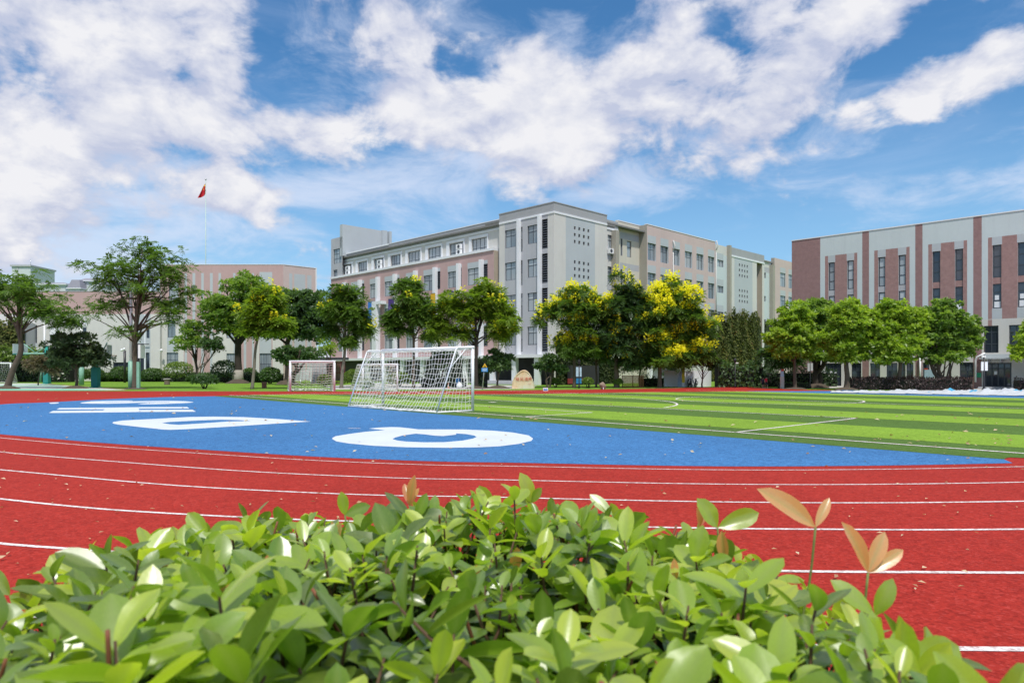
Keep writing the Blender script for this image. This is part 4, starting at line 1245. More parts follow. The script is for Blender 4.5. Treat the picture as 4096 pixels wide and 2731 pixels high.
for i, x in enumerate((441, 650)):
    mb = MB(); c = FC.P(lX(x), lz(1414 if i == 0 else 1401), OL + .35); mb.tube([FC.P(lX(x), lz(1408), OL), c], .05, 6); mb.ball(c, .22, 10); mb.build('wall_lamp', M['white'], low)

# stair railing in front of the basement entrance
rl = empty('stair_railing', G(425, 1527), 'dark metal stair railing sloping down towards the basement entrance', 'railing')
mb = MB()
a = at(402, 1461, 104); b = at(462, 1486, 104)
for t in (0, .5):
    mb.tube([a - UP * t * 1.6, b - UP * t * 1.6], .045, 6)
mb.build('handrail', M['black'], rl)
for i in range(9):
    p = a.lerp(b, i / 8); mb = MB(); mb.tube([p, p - UP * 1.25], .035, 6); mb.build('baluster', M['black'], rl)
mb = MB(); mb.tube([a - UP * 1.25, a - UP * a.z], .05); mb.tube([b - UP * 1.25, b - UP * b.z], .05); mb.build('post', M['black'], rl)

# ---- houses and tower far behind at the left
def far_house(x0, x1, ytop, yeave, d, label, name='far_house'):
    X0, X1 = at(x0, HPX, d).x, at(x1, HPX, d).x
    zt_, ze = at(0, ytop, d).z, at(0, yeave, d).z
    e = empty(name, ((X0 + X1) / 2, d, 0), label, 'house', 'pale houses beyond the low block')
    mb = MB(); mb.obox((X0, d, 0), (X1 - X0, 0, 0), (0, 12, 0), (0, 0, ze)); mb.build('wall', M['far_wall'], e)
    w = X1 - X0; ins = min(2.2, w * .15)
    mb = MB()
    lo = [(X0 - .3, d - .3, ze + .004), (X1 + .3, d - .3, ze + .004), (X1 + .3, d + 12.3, ze + .004), (X0 - .3, d + 12.3, ze + .004)]
    hi = [(X0 + ins, d + ins, zt_), (X1 - ins, d + ins, zt_), (X1 - ins, d + 12 - ins, zt_), (X0 + ins, d + 12 - ins, zt_)]
    mb.add(lo + hi, [(0, 1, 5, 4), (1, 2, 6, 5), (2, 3, 7, 6), (3, 0, 4, 7), (4, 5, 6, 7)])
    mb.build('roof', M['far_roof'], e)
    F = Facade((X0, d, 0), (1, 0, 0), (0, -1, 0))
    n = max(2, int(w / 2.6))
    for i in range(n):
        if i % 3 == 2: continue
        s = w * (i + .5) / n
        window(F, s - .45, s + .45, ze - 2.1, ze - .5, 'two', .06, e, rec=.0, frame='white')
    mb = MB(); mb.obox((X0 - .4, d - .4, ze - .2), (w + .8, 0, 0), (0, 12.8, 0), (0, 0, .2)); mb.build('eaves', M['white_trim'], e)
    return e


M['far_wall'] = mat_paint('pale far render', (.56, .60, .62), .9, .06)
M['far_roof'] = mat_paint('grey far roof', (.25, .25, .30), .8, .1)
far_house(276, 320, 1118, 1152, 150, 'pale house with steep grey sloping roof beside the big airy tree')
far_house(322, 398, 1112, 1122, 152, 'pale flat topped house between the grey mansard and the gabled house')
far_house(400, 470, 1110, 1140, 148, 'white house with narrow window partly hidden behind the big airy tree')
far_house(140, 262, 1128, 1136, 158, 'long pale house just above the leaning tree at the left')
tw = empty('far_tower', at(85, HPX, 170), 'pale square tower block rising behind the leaning tree at the left', 'tower')
X0, X1 = at(47, HPX, 170).x, at(122, HPX, 170).x; zt_ = at(0, 1066, 170).z
mb = MB(); mb.obox((X0, 170, 0), (X1 - X0, 0, 0), (0, 9, 0), (0, 0, zt_)); mb.build('wall', M['far_wall'], tw)
mb = MB(); mb.obox((X0 - .25, 169.7, zt_), (X1 - X0 + .5, 0, 0), (0, 9.6, 0), (0, 0, .4)); mb.build('parapet', M['grey'], tw)
mb = MB(); xm = X0 + (X1 - X0) * .3; mb.obox((xm, 169.9, 0), (.25, 0, 0), (0, .1, 0), (0, 0, zt_)); mb.build('pipe', M['grey'], tw)
mb = MB(); mb.tube([(X1 - .3, 170.5, zt_), (X1 - .3, 170.5, zt_ + 1.8)], .05, 5); mb.build('mast', M['steel'], tw)
gb = empty('slatted_block', at(10, HPX, 118), 'grey ribbed wall of a low block above the ivy at the left edge', 'building')
X0, X1 = at(-260, HPX, 118).x, at(52, HPX, 118).x; zt_ = at(0, 1205, 118).z
mb = MB(); mb.obox((X0, 118, 0), (X1 - X0, 0, 0), (0, 8, 0), (0, 0, zt_)); mb.build('wall', M['grey_blue'], gb)
for i in range(14):
    x = X0 + (X1 - X0) * (i + .3) / 14; mb = MB(); mb.obox((x, 117.8, zt_ - 4.5), (.28, 0, 0), (0, .2, 0), (0, 0, 4.5)); mb.build('rib', M['grey'], gb)

# low white annex at the foot of the block
an = empty('white_annex', G(2800, 1549), 'small white rounded garden wall in front of the ivy', 'wall')
c = G(2790, 1546.5)
pts = []
for t in np.linspace(0, 1, 14):
    a = math.pi * .5 * t
    pts.append(Vector((c.x + 1.9 * math.sin(a) , c.y + 2.0 - 2.0 * math.cos(a) , 0)))
pts = [Vector((c.x - 3.4, c.y, 0))] + pts
mb = MB()
for i in range(len(pts) - 1):
    a, b = pts[i], pts[i + 1]; n_ = (b - a).normalized().cross(UP)
    mb.obox(a, b - a, n_ * -.2, UP * 1.62)
mb.build('wall', M['white_trim'], an)


# ---------------------------------------------------------------- trees and plants
RNG = np.random.default_rng(11)


def unit(a): return a / np.maximum(np.linalg.norm(a, axis=1, keepdims=True), 1e-9)


def rhombs(P, D, N_, L, W, fold=.0):
    """one leaf-shaped quad per row: base P, direction D, facing N_"""
    S_ = unit(np.cross(D, N_)); N2 = np.cross(S_, D)
    L = np.asarray(L)[:, None]; W = np.asarray(W)[:, None]
    a = P; b = P + D * L * .45 + S_ * W * .5 + N2 * W * fold; c = P + D * L; d = P + D * L * .45 - S_ * W * .5 + N2 * W * fold
    n = len(P)
    V = np.stack([a, b, c, d], 1).reshape(-1, 3)
    Q = np.arange(4 * n, dtype=np.int32).reshape(-1, 4)
    return V, Q


def clumps_in(env, dens, rng, rel=.30, inner=.42, bottom=-.75):
    """centres and radii of leaf clumps filling an outline of ellipsoids (x, y, z, rx, ry, rz)"""
    out = []
    Rm = max((a[3] * a[5]) ** .5 for a in env)
    for (x, y, z, rx, ry, rz) in env:
        Ri = (rx * rz) ** .5
        r0 = rel * Rm * (.55 + .45 * Ri / Rm)
        n = max(4, int(dens * (Ri / r0) ** 2))
        tries = 0; mine = []
        while len(mine) < n and tries < n * 30:
            tries += 1
            u = rng.normal(size=3); u /= np.linalg.norm(u)
            if u[2] < bottom: continue
            f = rng.uniform(inner, .92) if rng.random() < (.84 if bottom > -.9 and rel < .19 else .93) else rng.uniform(.9, 1.14)
            p = np.array([x + u[0] * rx * f, y + u[1] * ry * f, z + u[2] * rz * f])
            r = r0 * rng.uniform(.7, 1.25)
            if any(np.linalg.norm(p - q[:3]) < .38 * (r + q[3]) for q in mine): continue
            mine.append(np.array([*p, r, *u]))
        out += mine
    return np.array(out)


def leaves_on(cl, per, rng, L, kind='tuft', flat=.62, up=.55):
    """leaf quads over the clumps; returns V, Q, tint"""
    n = np.maximum((per * (cl[:, 3] / cl[:, 3].mean()) ** 2).astype(int), 3)
    idx = np.repeat(np.arange(len(cl)), n); m = len(idx)
    u = unit(rng.normal(size=(m, 3)))
    u[:, 2] = np.where(u[:, 2] < -.35, -u[:, 2], u[:, 2])
    f = rng.uniform(.55, 1.05, m) ** .6
    r = cl[idx, 3]
    P = cl[idx, :3] + u * (f * r)[:, None] * np.array([1, 1, flat])
    ctint = rng.uniform(0, 1, len(cl)) * .45
    if kind == 'frond':
        # feathery compound leaves: leaflets on both sides of a drooping stalk
        D = unit(u * np.array([1, 1, .35]) + rng.normal(size=(m, 3)) * .45 + np.array([0, 0, .05]))
        K = 9
        side = unit(np.cross(D, np.array([0, 0, 1.0]) + rng.normal(size=(m, 3)) * .25))
        nrm = np.cross(side, D)
        ls = L * rng.uniform(.75, 1.3, m)
        VV, TT = [], []
        for k in range(K):
            t = (k // 2 + .6) / (K / 2 + .6)
            sg = 0 if k == K - 1 else (1 if k % 2 else -1)
            droop = np.array([0, 0, -.55]) * (t * t)
            base = P + D * (ls * t)[:, None] + droop * ls[:, None]
            dd = unit(D * .55 + side * sg * .9 + np.array([0, 0, -.22]) * (1 + t)) if sg else unit(D + np.array([0, 0, -.5]))
            V, _ = rhombs(base, dd, nrm, ls * .46 * (1.1 - .35 * abs(t - .45)), ls * .20)
            VV.append(V.reshape(m, 4, 3))
            TT.append(np.repeat((ctint[idx] + rng.uniform(0, .4, m))[:, None], 4, 1))
        V = np.concatenate(VV, 1).reshape(-1, 3); T = np.concatenate(TT, 1).reshape(-1)
        Q = np.arange(len(V), dtype=np.int32).reshape(-1, 4)
        return V, Q, np.clip(T, 0, 1)
    D = unit(u * .7 + rng.normal(size=(m, 3)) * .7)
    nrm = unit(u * .5 + np.array([0, 0, up]) + rng.normal(size=(m, 3)) * .55)
    D = unit(D - nrm * np.sum(D * nrm, 1)[:, None] * .8)
    l = L * rng.uniform(.6, 1.35, m)
    V, Q = rhombs(P, D, nrm, l, l * .55, .08)
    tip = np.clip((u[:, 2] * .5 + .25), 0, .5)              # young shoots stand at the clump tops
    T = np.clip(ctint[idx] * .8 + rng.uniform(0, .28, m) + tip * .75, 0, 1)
    return V, Q, np.repeat(T, 4)


M['leaf_airy'] = mat_leaf('compound green leaves', [(0, (.05, .11, .025)), (.5, (.11, .20, .038)), (1, (.21, .32, .05))], .48, .5)
M['leaf_yellowish'] = mat_leaf('yellow green compound leaves', [(0, (.08, .15, .022)), (.5, (.18, .29, .032)), (1, (.34, .43, .04))], .48, .5)
M['leaf_camphor'] = mat_leaf('glossy camphor leaves', [(0, (.04, .10, .024)), (.45, (.11, .21, .045)), (1, (.32, .44, .07))], .45, .4)
M['leaf_camphor_lime'] = mat_leaf('fresh lime camphor leaves', [(0, (.06, .14, .022)), (.45, (.19, .31, .035)), (1, (.46, .56, .07))], .46, .4)
M['leaf_dark'] = mat_leaf('dark evergreen leaves', [(0, (.016, .040, .016)), (.6, (.036, .075, .026)), (1, (.07, .12, .04))], .3, .38)
M['leaf_deep'] = mat_leaf('deep green leaves', [(0, (.028, .068, .025)), (.6, (.06, .125, .042)), (1, (.13, .21, .06))], .4, .4)
M['leaf_magnolia'] = mat_leaf('dark leathery leaves', [(0, (.028, .062, .026)), (.55, (.058, .105, .042)), (1, (.12, .15, .07))], .25, .45, .3)
M['leaf_myrtle'] = mat_leaf('pinkish crape myrtle sprays', [(0, (.07, .11, .04)), (.5, (.15, .16, .075)), (1, (.45, .20, .24))], .3, .6)
M['leaf_box'] = mat_leaf('clipped shrub leaves', [(0, (.022, .060, .014)), (.6, (.050, .115, .022)), (1, (.115, .20, .030))], .25, .5)
M['leaf_box_light'] = mat_leaf('light clipped shrub leaves', [(0, (.05, .10, .016)), (.6, (.12, .20, .025)), (1, (.22, .31, .035))], .28, .5)
M['leaf_ivy'] = mat_leaf('ivy leaves', [(0, (.03, .065, .014)), (.55, (.085, .14, .028)), (.82, (.17, .21, .04)), (1, (.22, .12, .045))], .3, .65, .25)
M['leaf_ivy_dark'] = mat_leaf('dark ivy leaves', [(0, (.012, .028, .008)), (.6, (.034, .060, .014)), (1, (.085, .10, .025))], .18, .6, .25)
M['leaf_purple'] = mat_leaf('dark purple hedge leaves', [(0, (.022, .012, .016)), (.6, (.045, .022, .028)), (1, (.075, .045, .04))], .15, .5)
M['blossom'] = mat_leaf('yellow blossom', [(0, (.70, .60, .012)), (.6, (.88, .80, .02)), (1, (.92, .87, .08))], .42, .7)


def branch_mesh(name, base, top_pts, cl, r0, mat, parent, rng, nb=14, white=None, forks=1, bend=.35):
    """tapered trunk and limbs reaching into the clumps, one continuous part"""
    mb = MB()
    pts = catmull(top_pts, 5)
    n = len(pts)
    mb.tube(pts, [r0 * (1.35 if i == 0 else 1.12 if i == 1 else 1) * (1 - .45 * i / n) for i in range(n)], 9)
    H0 = pts[0].z; HT = pts[-1].z
    order = list(range(len(cl))); rng.shuffle(order)
    for q in order[:nb]:
        c = Vector(cl[q, :3])
        t = rng.uniform(.55, 1.0) if forks else rng.uniform(.25, 1)
        s = pts[min(int(t * (n - 1)), n - 1)]
        mid = s.lerp(c, .45) + Vector((0, 0, (c - s).length * bend * .35))
        ds = [s.lerp(mid, a).lerp(mid.lerp(c, a), a) for a in (0, .25, .5, .75, 1)]
        rr = r0 * .42 * rng.uniform(.7, 1.2)
        mb.tube(ds, [rr, rr * .8, rr * .6, rr * .42, rr * .2], 6)
    o = mb.build(name, mat, parent)
    return o


def tree(label, base, env_px, leaf, group=None, per=46, L=.34, kind='tuft', dens=None, trunk=.2, fork=None, lean=None, bark='bark', cat='tree', name='tree', nb=14, seed=0,
         blossom=0, rel=.30, inner=.42, flat=.62, whitewash=0, stems=1, bottom=-.75, ncl=None, up=.55, depthf=.9, spread_blossom=-.1):
    """tree standing at ground pixel 'base'; its crown outline is given by ellipses measured in the photograph"""
    rng = np.random.default_rng(100 + seed)
    B = G(*base); d = B.y
    env = []
    for (x, y, hw, hh) in env_px:
        c = at(x, y, d); rx = hw / FPX * d; rz = hh / FPX * d
        env.append((c.x, c.y + rng.uniform(-.2, .2) * rx, c.z, rx, rx * depthf, rz))
    e = empty(name, B, label, cat, group)
    dn = dens if dens else 2.3
    cl = clumps_in(env, dn, rng, rel, inner, bottom)
    V, Q, T = leaves_on(cl, per, rng, L, kind, flat, up)
    zf = at(0, fork, d).z if fork else env[0][2] - env[0][5] * .6
    tx = at(fork_x(lean, base), 0, d).x if lean else B.x
    for sidx in range(stems):
        if stems == 1:
            top = [B - UP * .1, B.lerp(Vector((tx, B.y, zf)), .5) + Vector((rng.uniform(-.12, .12), 0, 0)), Vector((tx, B.y, zf)), Vector((tx * .6 + env[0][0] * .4, B.y, (zf + env[0][2]) / 2)), Vector((env[0][0], env[0][1], env[0][2] + env[0][5] * .35))]
            branch_mesh('trunk', B, top, cl, trunk, M[bark], e, rng, nb)
        else:
            a = 2 * math.pi * sidx / stems + .5
            q = cl[sidx * len(cl) // stems, :3]
            top = [B + Vector((.12 * math.cos(a), .12 * math.sin(a), -.1)), B + Vector((.3 * math.cos(a), .3 * math.sin(a), (zf - B.z) * .6)), Vector((B.x * .5 + q[0] * .5, B.y * .5 + q[1] * .5, zf)), Vector(q)]
            branch_mesh('stem', B, top, cl[sidx::stems], trunk, M[bark], e, rng, max(2, nb // stems), forks=0)
    if whitewash:
        mb = MB(); p0 = B; p1 = Vector((B.x + (tx - B.x) * whitewash / max(zf, .1), B.y, whitewash))
        mb.tube([p0 - UP * .05, p0.lerp(p1, .5), p1], [trunk * 1.42, trunk * 1.24, trunk * 1.16], 12); mb.build('whitewash_band', M['whitewash'], e)
    quads_mesh('crown', V, Q, M[leaf], e, tint=T)
    if blossom:
        cand = cl[(cl[:, 6] > spread_blossom) & (cl[:, 5] < .35)]
        VV, TT = [], []
        cand = cand[rng.permutation(len(cand))]
        for bq in range(blossom):
            q = cand[bq % len(cand)]
            u = rng.normal(size=3); u /= np.linalg.norm(u); u[2] = abs(u[2]) * .8 + .25; u[1] -= .45; u /= np.linalg.norm(u)
            p = q[:3] + u * q[3] * np.array([1, 1, .7]) * 1.12
            h = rng.uniform(.5, .9) * L * 2.3; m = 34
            t = rng.uniform(0, 1, m); a = rng.uniform(0, 6.28, m)
            rad = (1 - t * .75) * h * .42 * rng.uniform(.3, 1, m)
            ax = unit(np.array([[u[0] * .5, u[1] * .5, 1.0]]))[0]
            P = p + ax * (t * h)[:, None] + np.stack([np.cos(a) * rad, np.sin(a) * rad, -rad * .2], 1)
            D = unit(np.stack([np.cos(a), np.sin(a), rng.uniform(-.2, .8, m)], 1))
            V2, _ = rhombs(P, D, unit(rng.normal(size=(m, 3)) + np.array([0, -.3, .6])), np.full(m, h * .30), np.full(m, h * .15))
            VV.append(V2); TT.append(np.repeat(rng.uniform(0, 1, m), 4))
        V = np.concatenate(VV); quads_mesh('blossoms', V, np.arange(len(V), dtype=np.int32).reshape(-1, 4), M['blossom'], e, tint=np.concatenate(TT))
    return e


def fork_x(lean, base): return lean


def mound(base, rx_px, h, name='tree_pit', label=None):
    """low ring of bare soil at a tree's foot"""
    B = G(*base); r = rx_px / FPX * B.y
    mb = MB(); rg = random.Random(int(base[0]))
    prof = [(1.0, 0), (.85, .35), (.55, .8), (.2, 1.0)]
    n = 18; vs, fs = [], []
    for i, (a, z) in enumerate(prof):
        for k in range(n):
            t = 2 * math.pi * k / n; q = a * r * rg.uniform(.9, 1.08)
            vs.append(B + Vector((q * math.cos(t), q * math.sin(t) * .8, z * h * rg.uniform(.85, 1.1) + .006)))
    for i in range(len(prof) - 1):
        for k in range(n): fs.append((i * n + k, i * n + (k + 1) % n, (i + 1) * n + (k + 1) % n, (i + 1) * n + k))
    fs.append(tuple((len(prof) - 1) * n + k for k in range(n)))
    mb.add(vs, fs, 0, True)
    o = mb.build('soil_mound', M['soil']); o['kind'] = 'structure'
    return o


AIRY = dict(kind='frond', leaf='leaf_airy', L=.50, per=21, flat=.75, rel=.165, inner=.22, dens=1.7)
TG = 'trees around the sports ground'
tree('leaning tree with feathery leaves at the left edge of the court', (27, 1554), [(60, 1190, 150, 110), (210, 1270, 110, 60), (-20, 1180, 110, 80), (270, 1300, 55, 45)], group=TG, trunk=.28, fork=1400, lean=84, seed=1, bark='bark', nb=22, bottom=-.5, **{**AIRY, 'per': 19})
tree('small dark magnolia with rounded crown on the court edge', (303, 1552), [(312, 1400, 92, 85), (255, 1440, 62, 50), (375, 1435, 58, 55)], 'leaf_magnolia', TG, per=60, dens=3.4, L=.36, trunk=.15, fork=1500, seed=2, bark='bark', nb=16, rel=.26)
tree('slender crape myrtle with pinkish sprays beside the teal basketball post', (152, 1541), [(165, 1452, 48, 32), (145, 1465, 35, 22), (200, 1475, 22, 25)], 'leaf_myrtle', TG, per=20, L=.40, trunk=.07, fork=1490, lean=160, seed=3, kind='frond', nb=10, rel=.2, inner=.2)
tree('big airy tree with open feathery crown between the green posts', (540, 1555), [(560, 1130, 150, 150), (430, 1110, 70, 90), (690, 1090, 75, 95), (430, 1240, 95, 45), (690, 1260, 75, 80), (560, 1010, 90, 60), (330, 1065, 45, 20), (500, 1330, 60, 30), (740, 1180, 50, 60)], group=TG, trunk=.26, fork=1395, seed=4, bark='bark', nb=34, **{**AIRY, 'per': 13})
tree('small round tree with light green leafy top left of the biggest camphor', (787, 1532), [(755, 1360, 55, 70), (770, 1320, 40, 40)], 'leaf_camphor', TG, per=70, L=.36, trunk=.20, fork=1470, seed=5, bark='bark_dark', nb=12)
tree('grey green multi stemmed shrub tree right of the small round tree', (803, 1533), [(845, 1385, 42, 45)], 'leaf_deep', TG, per=60, L=.34, trunk=.07, fork=1440, seed=6, stems=4, nb=12)
tree('biggest camphor with dark forked trunk and whitewashed foot', (952, 1531), [(960, 1195, 130, 102), (880, 1260, 88, 90), (1070, 1230, 100, 90), (960, 1310, 110, 50)], 'leaf_camphor', TG, per=85, L=.44, trunk=.55, fork=1425, seed=7, bark='bark_dark', nb=18, whitewash=1.7, blossom=7, rel=.22, dens=3.4)
tree('young yellowish tree with thin pale trunk in front of the biggest camphor', (1008, 1556), [(1060, 1260, 95, 75), (1010, 1320, 55, 40), (1120, 1310, 55, 50), (1075, 1200, 70, 50)], 'leaf_yellowish', TG, trunk=.15, fork=1400, lean=1022, seed=8, bark='bark_pale', nb=16, kind='frond', L=.52, per=20, flat=.7, rel=.2, blossom=16, dens=2.4)
tree('dark broad evergreen with low limbs behind the middle goal', (1148, 1536), [(1180, 1260, 100, 95), (1140, 1200, 65, 40), (1250, 1250, 80, 90), (1120, 1330, 75, 40), (1240, 1330, 75, 45)], 'leaf_deep', TG, per=85, L=.44, trunk=.36, fork=1390, seed=9, bark='bark_dark', nb=16, blossom=5, rel=.22, dens=3.2)
tree('bushy round evergreen standing right behind the middle goal', (1165, 1541), [(1195, 1420, 88, 50), (1150, 1430, 50, 55)], 'leaf_deep', TG, per=80, L=.36, trunk=.18, fork=1480, seed=10, nb=12, stems=2)
tree('leafless looking multi stemmed tree between middle goal and slender tree', (1318, 1538), [(1310, 1400, 48, 50)], 'leaf_yellowish', TG, per=26, L=.3, trunk=.055, fork=1420, seed=11, stems=6, nb=18, inner=.2)
tree('slender airy tree with pale forked trunk right of the middle goal', (1365, 1552), [(1385, 1250, 85, 90), (1330, 1250, 50, 60), (1440, 1290, 50, 55), (1400, 1180, 60, 40), (1400, 1370, 40, 30), (1450, 1330, 45, 40), (1330, 1330, 40, 40)], group=TG, trunk=.17, fork=1420, lean=1378, seed=12, bark='bark_pale', nb=20, blossom=9, **AIRY)
tree('airy tree with thin dark trunk behind the large goal', (1655, 1552), [(1650, 1230, 78, 85), (1600, 1270, 50, 45), (1590, 1325, 45, 22), (1700, 1280, 60, 60), (1640, 1150, 50, 40), (1720, 1345, 42, 35), (1560, 1300, 36, 30)], group=TG, trunk=.15, fork=1400, seed=13, bark='bark', nb=22, blossom=12, **AIRY)
tree('airy spreading tree behind the right post of the large goal', (1905, 1553), [(1900, 1240, 110, 80), (1800, 1240, 70, 70), (2000, 1260, 65, 90), (1930, 1170, 70, 45), (1830, 1340, 60, 40), (2000, 1345, 50, 45), (1760, 1310, 50, 45), (2040, 1310, 35, 50)], group=TG, trunk=.19, fork=1410, seed=14, bark='bark_dark', nb=24, blossom=26, **{**AIRY, 'leaf': 'leaf_yellowish'})
tree('low round dark tree standing in the shade behind the large goal net', (1768, 1545), [(1790, 1440, 70, 55)], 'leaf_dark', TG, per=95, L=.34, trunk=.16, fork=1500, seed=15, nb=10)
tree('round small tree left of the inscribed boulder', (1992, 1552), [(2005, 1450, 58, 48), (1975, 1465, 35, 32)], 'leaf_deep', TG, per=75, L=.32, trunk=.11, fork=1515, seed=16, nb=14)
tree('small multi stemmed tree right of the inscribed boulder', (2195, 1551), [(2200, 1450, 42, 32), (2230, 1475, 35, 22), (2165, 1470, 22, 18)], 'leaf_deep', TG, per=60, L=.30, trunk=.06, fork=1500, seed=17, stems=4, nb=14)
tree('yellow flowering tree at the corner of the school block', (2296, 1551), [(2310, 1230, 100, 70), (2220, 1245, 65, 40), (2160, 1290, 28, 16), (2400, 1250, 65, 60), (2320, 1310, 80, 55), (2300, 1180, 60, 35), (2350, 1390, 75, 50), (2270, 1390, 50, 45)], group=TG, trunk=.17, fork=1420, seed=18, bark='bark', nb=20, blossom=120, **AIRY)
tree('tall dark dense tree between the two yellow flowering ones', (2465, 1551), [(2500, 1200, 85, 95), (2450, 1290, 85, 90), (2540, 1300, 70, 120), (2470, 1370, 80, 70), (2500, 1440, 80, 55)], group=TG, trunk=.24, fork=1440, seed=19, bark='bark', nb=16, blossom=60, **{**AIRY, 'leaf': 'leaf_deep', 'per': 26})
tree('tallest tree covered in yellow flowers before the pink windows', (2639, 1551), [(2660, 1190, 85, 85), (2730, 1260, 105, 95), (2620, 1280, 75, 90), (2740, 1350, 90, 60), (2640, 1380, 80, 50), (2800, 1320, 65, 70), (2680, 1440, 100, 55), (2790, 1420, 75, 55)], group=TG, trunk=.21, fork=1420, seed=20, bark='bark', nb=24, blossom=340, **{**AIRY, 'per': 24})
tree('small dark tree with low branches before the white garden wall', (2809, 1550), [(2815, 1440, 65, 42), (2770, 1420, 50, 45)], 'leaf_dark', TG, per=80, L=.34, trunk=.09, fork=1525, seed=21, nb=14)
tree('thin dark tree in the shade between boulder and lattice fence', (2384, 1549), [(2385, 1420, 60, 45), (2350, 1400, 50, 50)], 'leaf_dark', TG, per=80, L=.34, trunk=.11, fork=1475, seed=22, nb=10)
tree('dark low tree shading the end of the lattice fence', (2560, 1547), [(2565, 1440, 60, 55), (2600, 1410, 60, 50)], 'leaf_dark', TG, per=85, L=.36, trunk=.12, fork=1490, seed=23, nb=10)
tree('low dark tree above the yellow feather flag', (2700, 1546), [(2700, 1440, 70, 42)], 'leaf_dark', TG, per=85, L=.36, trunk=.12, fork=1490, seed=24, nb=10)
for i, (bx, by, env, lf, lab_, tr) in enumerate([
        (3180, 1555, [(3165, 1345, 100, 72), (3172, 1270, 70, 62), (3110, 1355, 55, 40), (3225, 1355, 52, 48), (3170, 1410, 88, 38)], 'leaf_camphor_lime', 'lime topped camphor nearest the ivy wall', .17),
        (3270, 1549, [(3275, 1265, 72, 72), (3290, 1350, 75, 65), (3285, 1420, 75, 40)], 'leaf_camphor', 'dark double trunked camphor set back behind the lime topped ones', .3),
        (3385, 1558, [(3385, 1280, 85, 80), (3400, 1370, 100, 62), (3465, 1290, 55, 75), (3330, 1360, 50, 50), (3400, 1425, 92, 34)], 'leaf_camphor_lime', 'lime topped camphor before the dark hall door', .24),
        (3601, 1559, [(3585, 1275, 72, 85), (3645, 1300, 60, 80), (3585, 1385, 100, 60), (3525, 1340, 55, 75), (3570, 1430, 85, 32)], 'leaf_camphor_lime', 'lime topped camphor standing behind the purple hedge', .19),
        (3786, 1559, [(3790, 1290, 88, 90), (3845, 1345, 78, 75), (3735, 1335, 62, 80), (3800, 1400, 85, 50), (3780, 1430, 80, 28)], 'leaf_camphor', 'full round camphor with forked trunk left of the hall entrance', .2),
        (4155, 1561, [(4150, 1360, 80, 75), (4120, 1410, 70, 50), (4170, 1290, 60, 40)], 'leaf_camphor_lime', 'camphor cut by the right edge of the view', .2)]):
    tree(lab_, (bx, by), env, lf, 'camphor trees before the brick hall', per=70, L=.33, trunk=tr, fork=1460 if i != 4 else 1490, seed=30 + i, nb=14, rel=.20, dens=3.2, bark='bark_dark' if i in (1,) else 'bark', stems=2 if i in (1, 4) else 1)
tree('low tree with drooping pale fronds in front of the ivy wall', (3125, 1549), [(3110, 1415, 60, 35), (3150, 1440, 60, 30)], 'leaf_deep', TG, per=22, L=.7, trunk=.09, fork=1470, seed=40, nb=12, kind='frond')
for bx, by, h in ((27, 1555, .28), (303, 1553, .25), (540, 1556, .12), (952, 1533, .5), (1150, 1537, .5), (1992, 1553, .25), (3385, 1559, .22), (3270, 1551, .4), (1905, 1554, .22), (3180, 1556, .15)): mound((bx, by), 48, h)


# ---- clipped shrubs
def shrub(label, base, hw, hh, leaf, group, name='round_shrub', per=60, L=.20, dome=True, foot=.06, seed=0, fuzz=.07):
    """clipped shrub: leaf shell over a rounded form, on short stems"""
    rng = np.random.default_rng(500 + seed)
    B = G(*base); k = B.y / FPX
    rx, rz = hw * k, hh * k
    e = empty(name, B, label, 'shrub', group)
    m = int(per * 34)
    u = unit(rng.normal(size=(m, 3)))
    if dome: u[:, 2] = np.where(u[:, 2] < -.55, -u[:, 2], u[:, 2])
    lump = 1 + .06 * np.sin(u[:, 0] * 7 + seed) * np.sin(u[:, 2] * 6 + 1) + rng.normal(0, fuzz * .5, m)
    f = np.where(rng.random(m) < .8, 1.0, rng.uniform(.75, 1, m))
    P = np.array([B.x, B.y, B.z + foot + rz]) + u * (lump * f)[:, None] * np.array([rx, rx * .9, rz])
    nrm = unit(u + rng.normal(size=(m, 3)) * .5 + np.array([0, 0, .2]))
    D = unit(rng.normal(size=(m, 3)) + u * .5 + np.array([0, 0, .3])); D = unit(D - nrm * np.sum(D * nrm, 1)[:, None] * .7)
    l = L * rng.uniform(.6, 1.4, m)
    V, Q = rhombs(P, D, nrm, l, l * .55)
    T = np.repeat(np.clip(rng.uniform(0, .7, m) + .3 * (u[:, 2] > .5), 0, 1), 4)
    quads_mesh('foliage', V, Q, M[leaf], e, tint=T)
    mb = MB()
    for q in range(5):
        a = q * 1.26
        mb.tube([B + Vector((.08 * math.cos(a), .08 * math.sin(a), -.05)), B + Vector((rx * .5 * math.cos(a), rx * .5 * math.sin(a), foot + rz * .9))], [.05, .02], 5)
    mb.build('stem', M['bark_dark'], e)
    return e


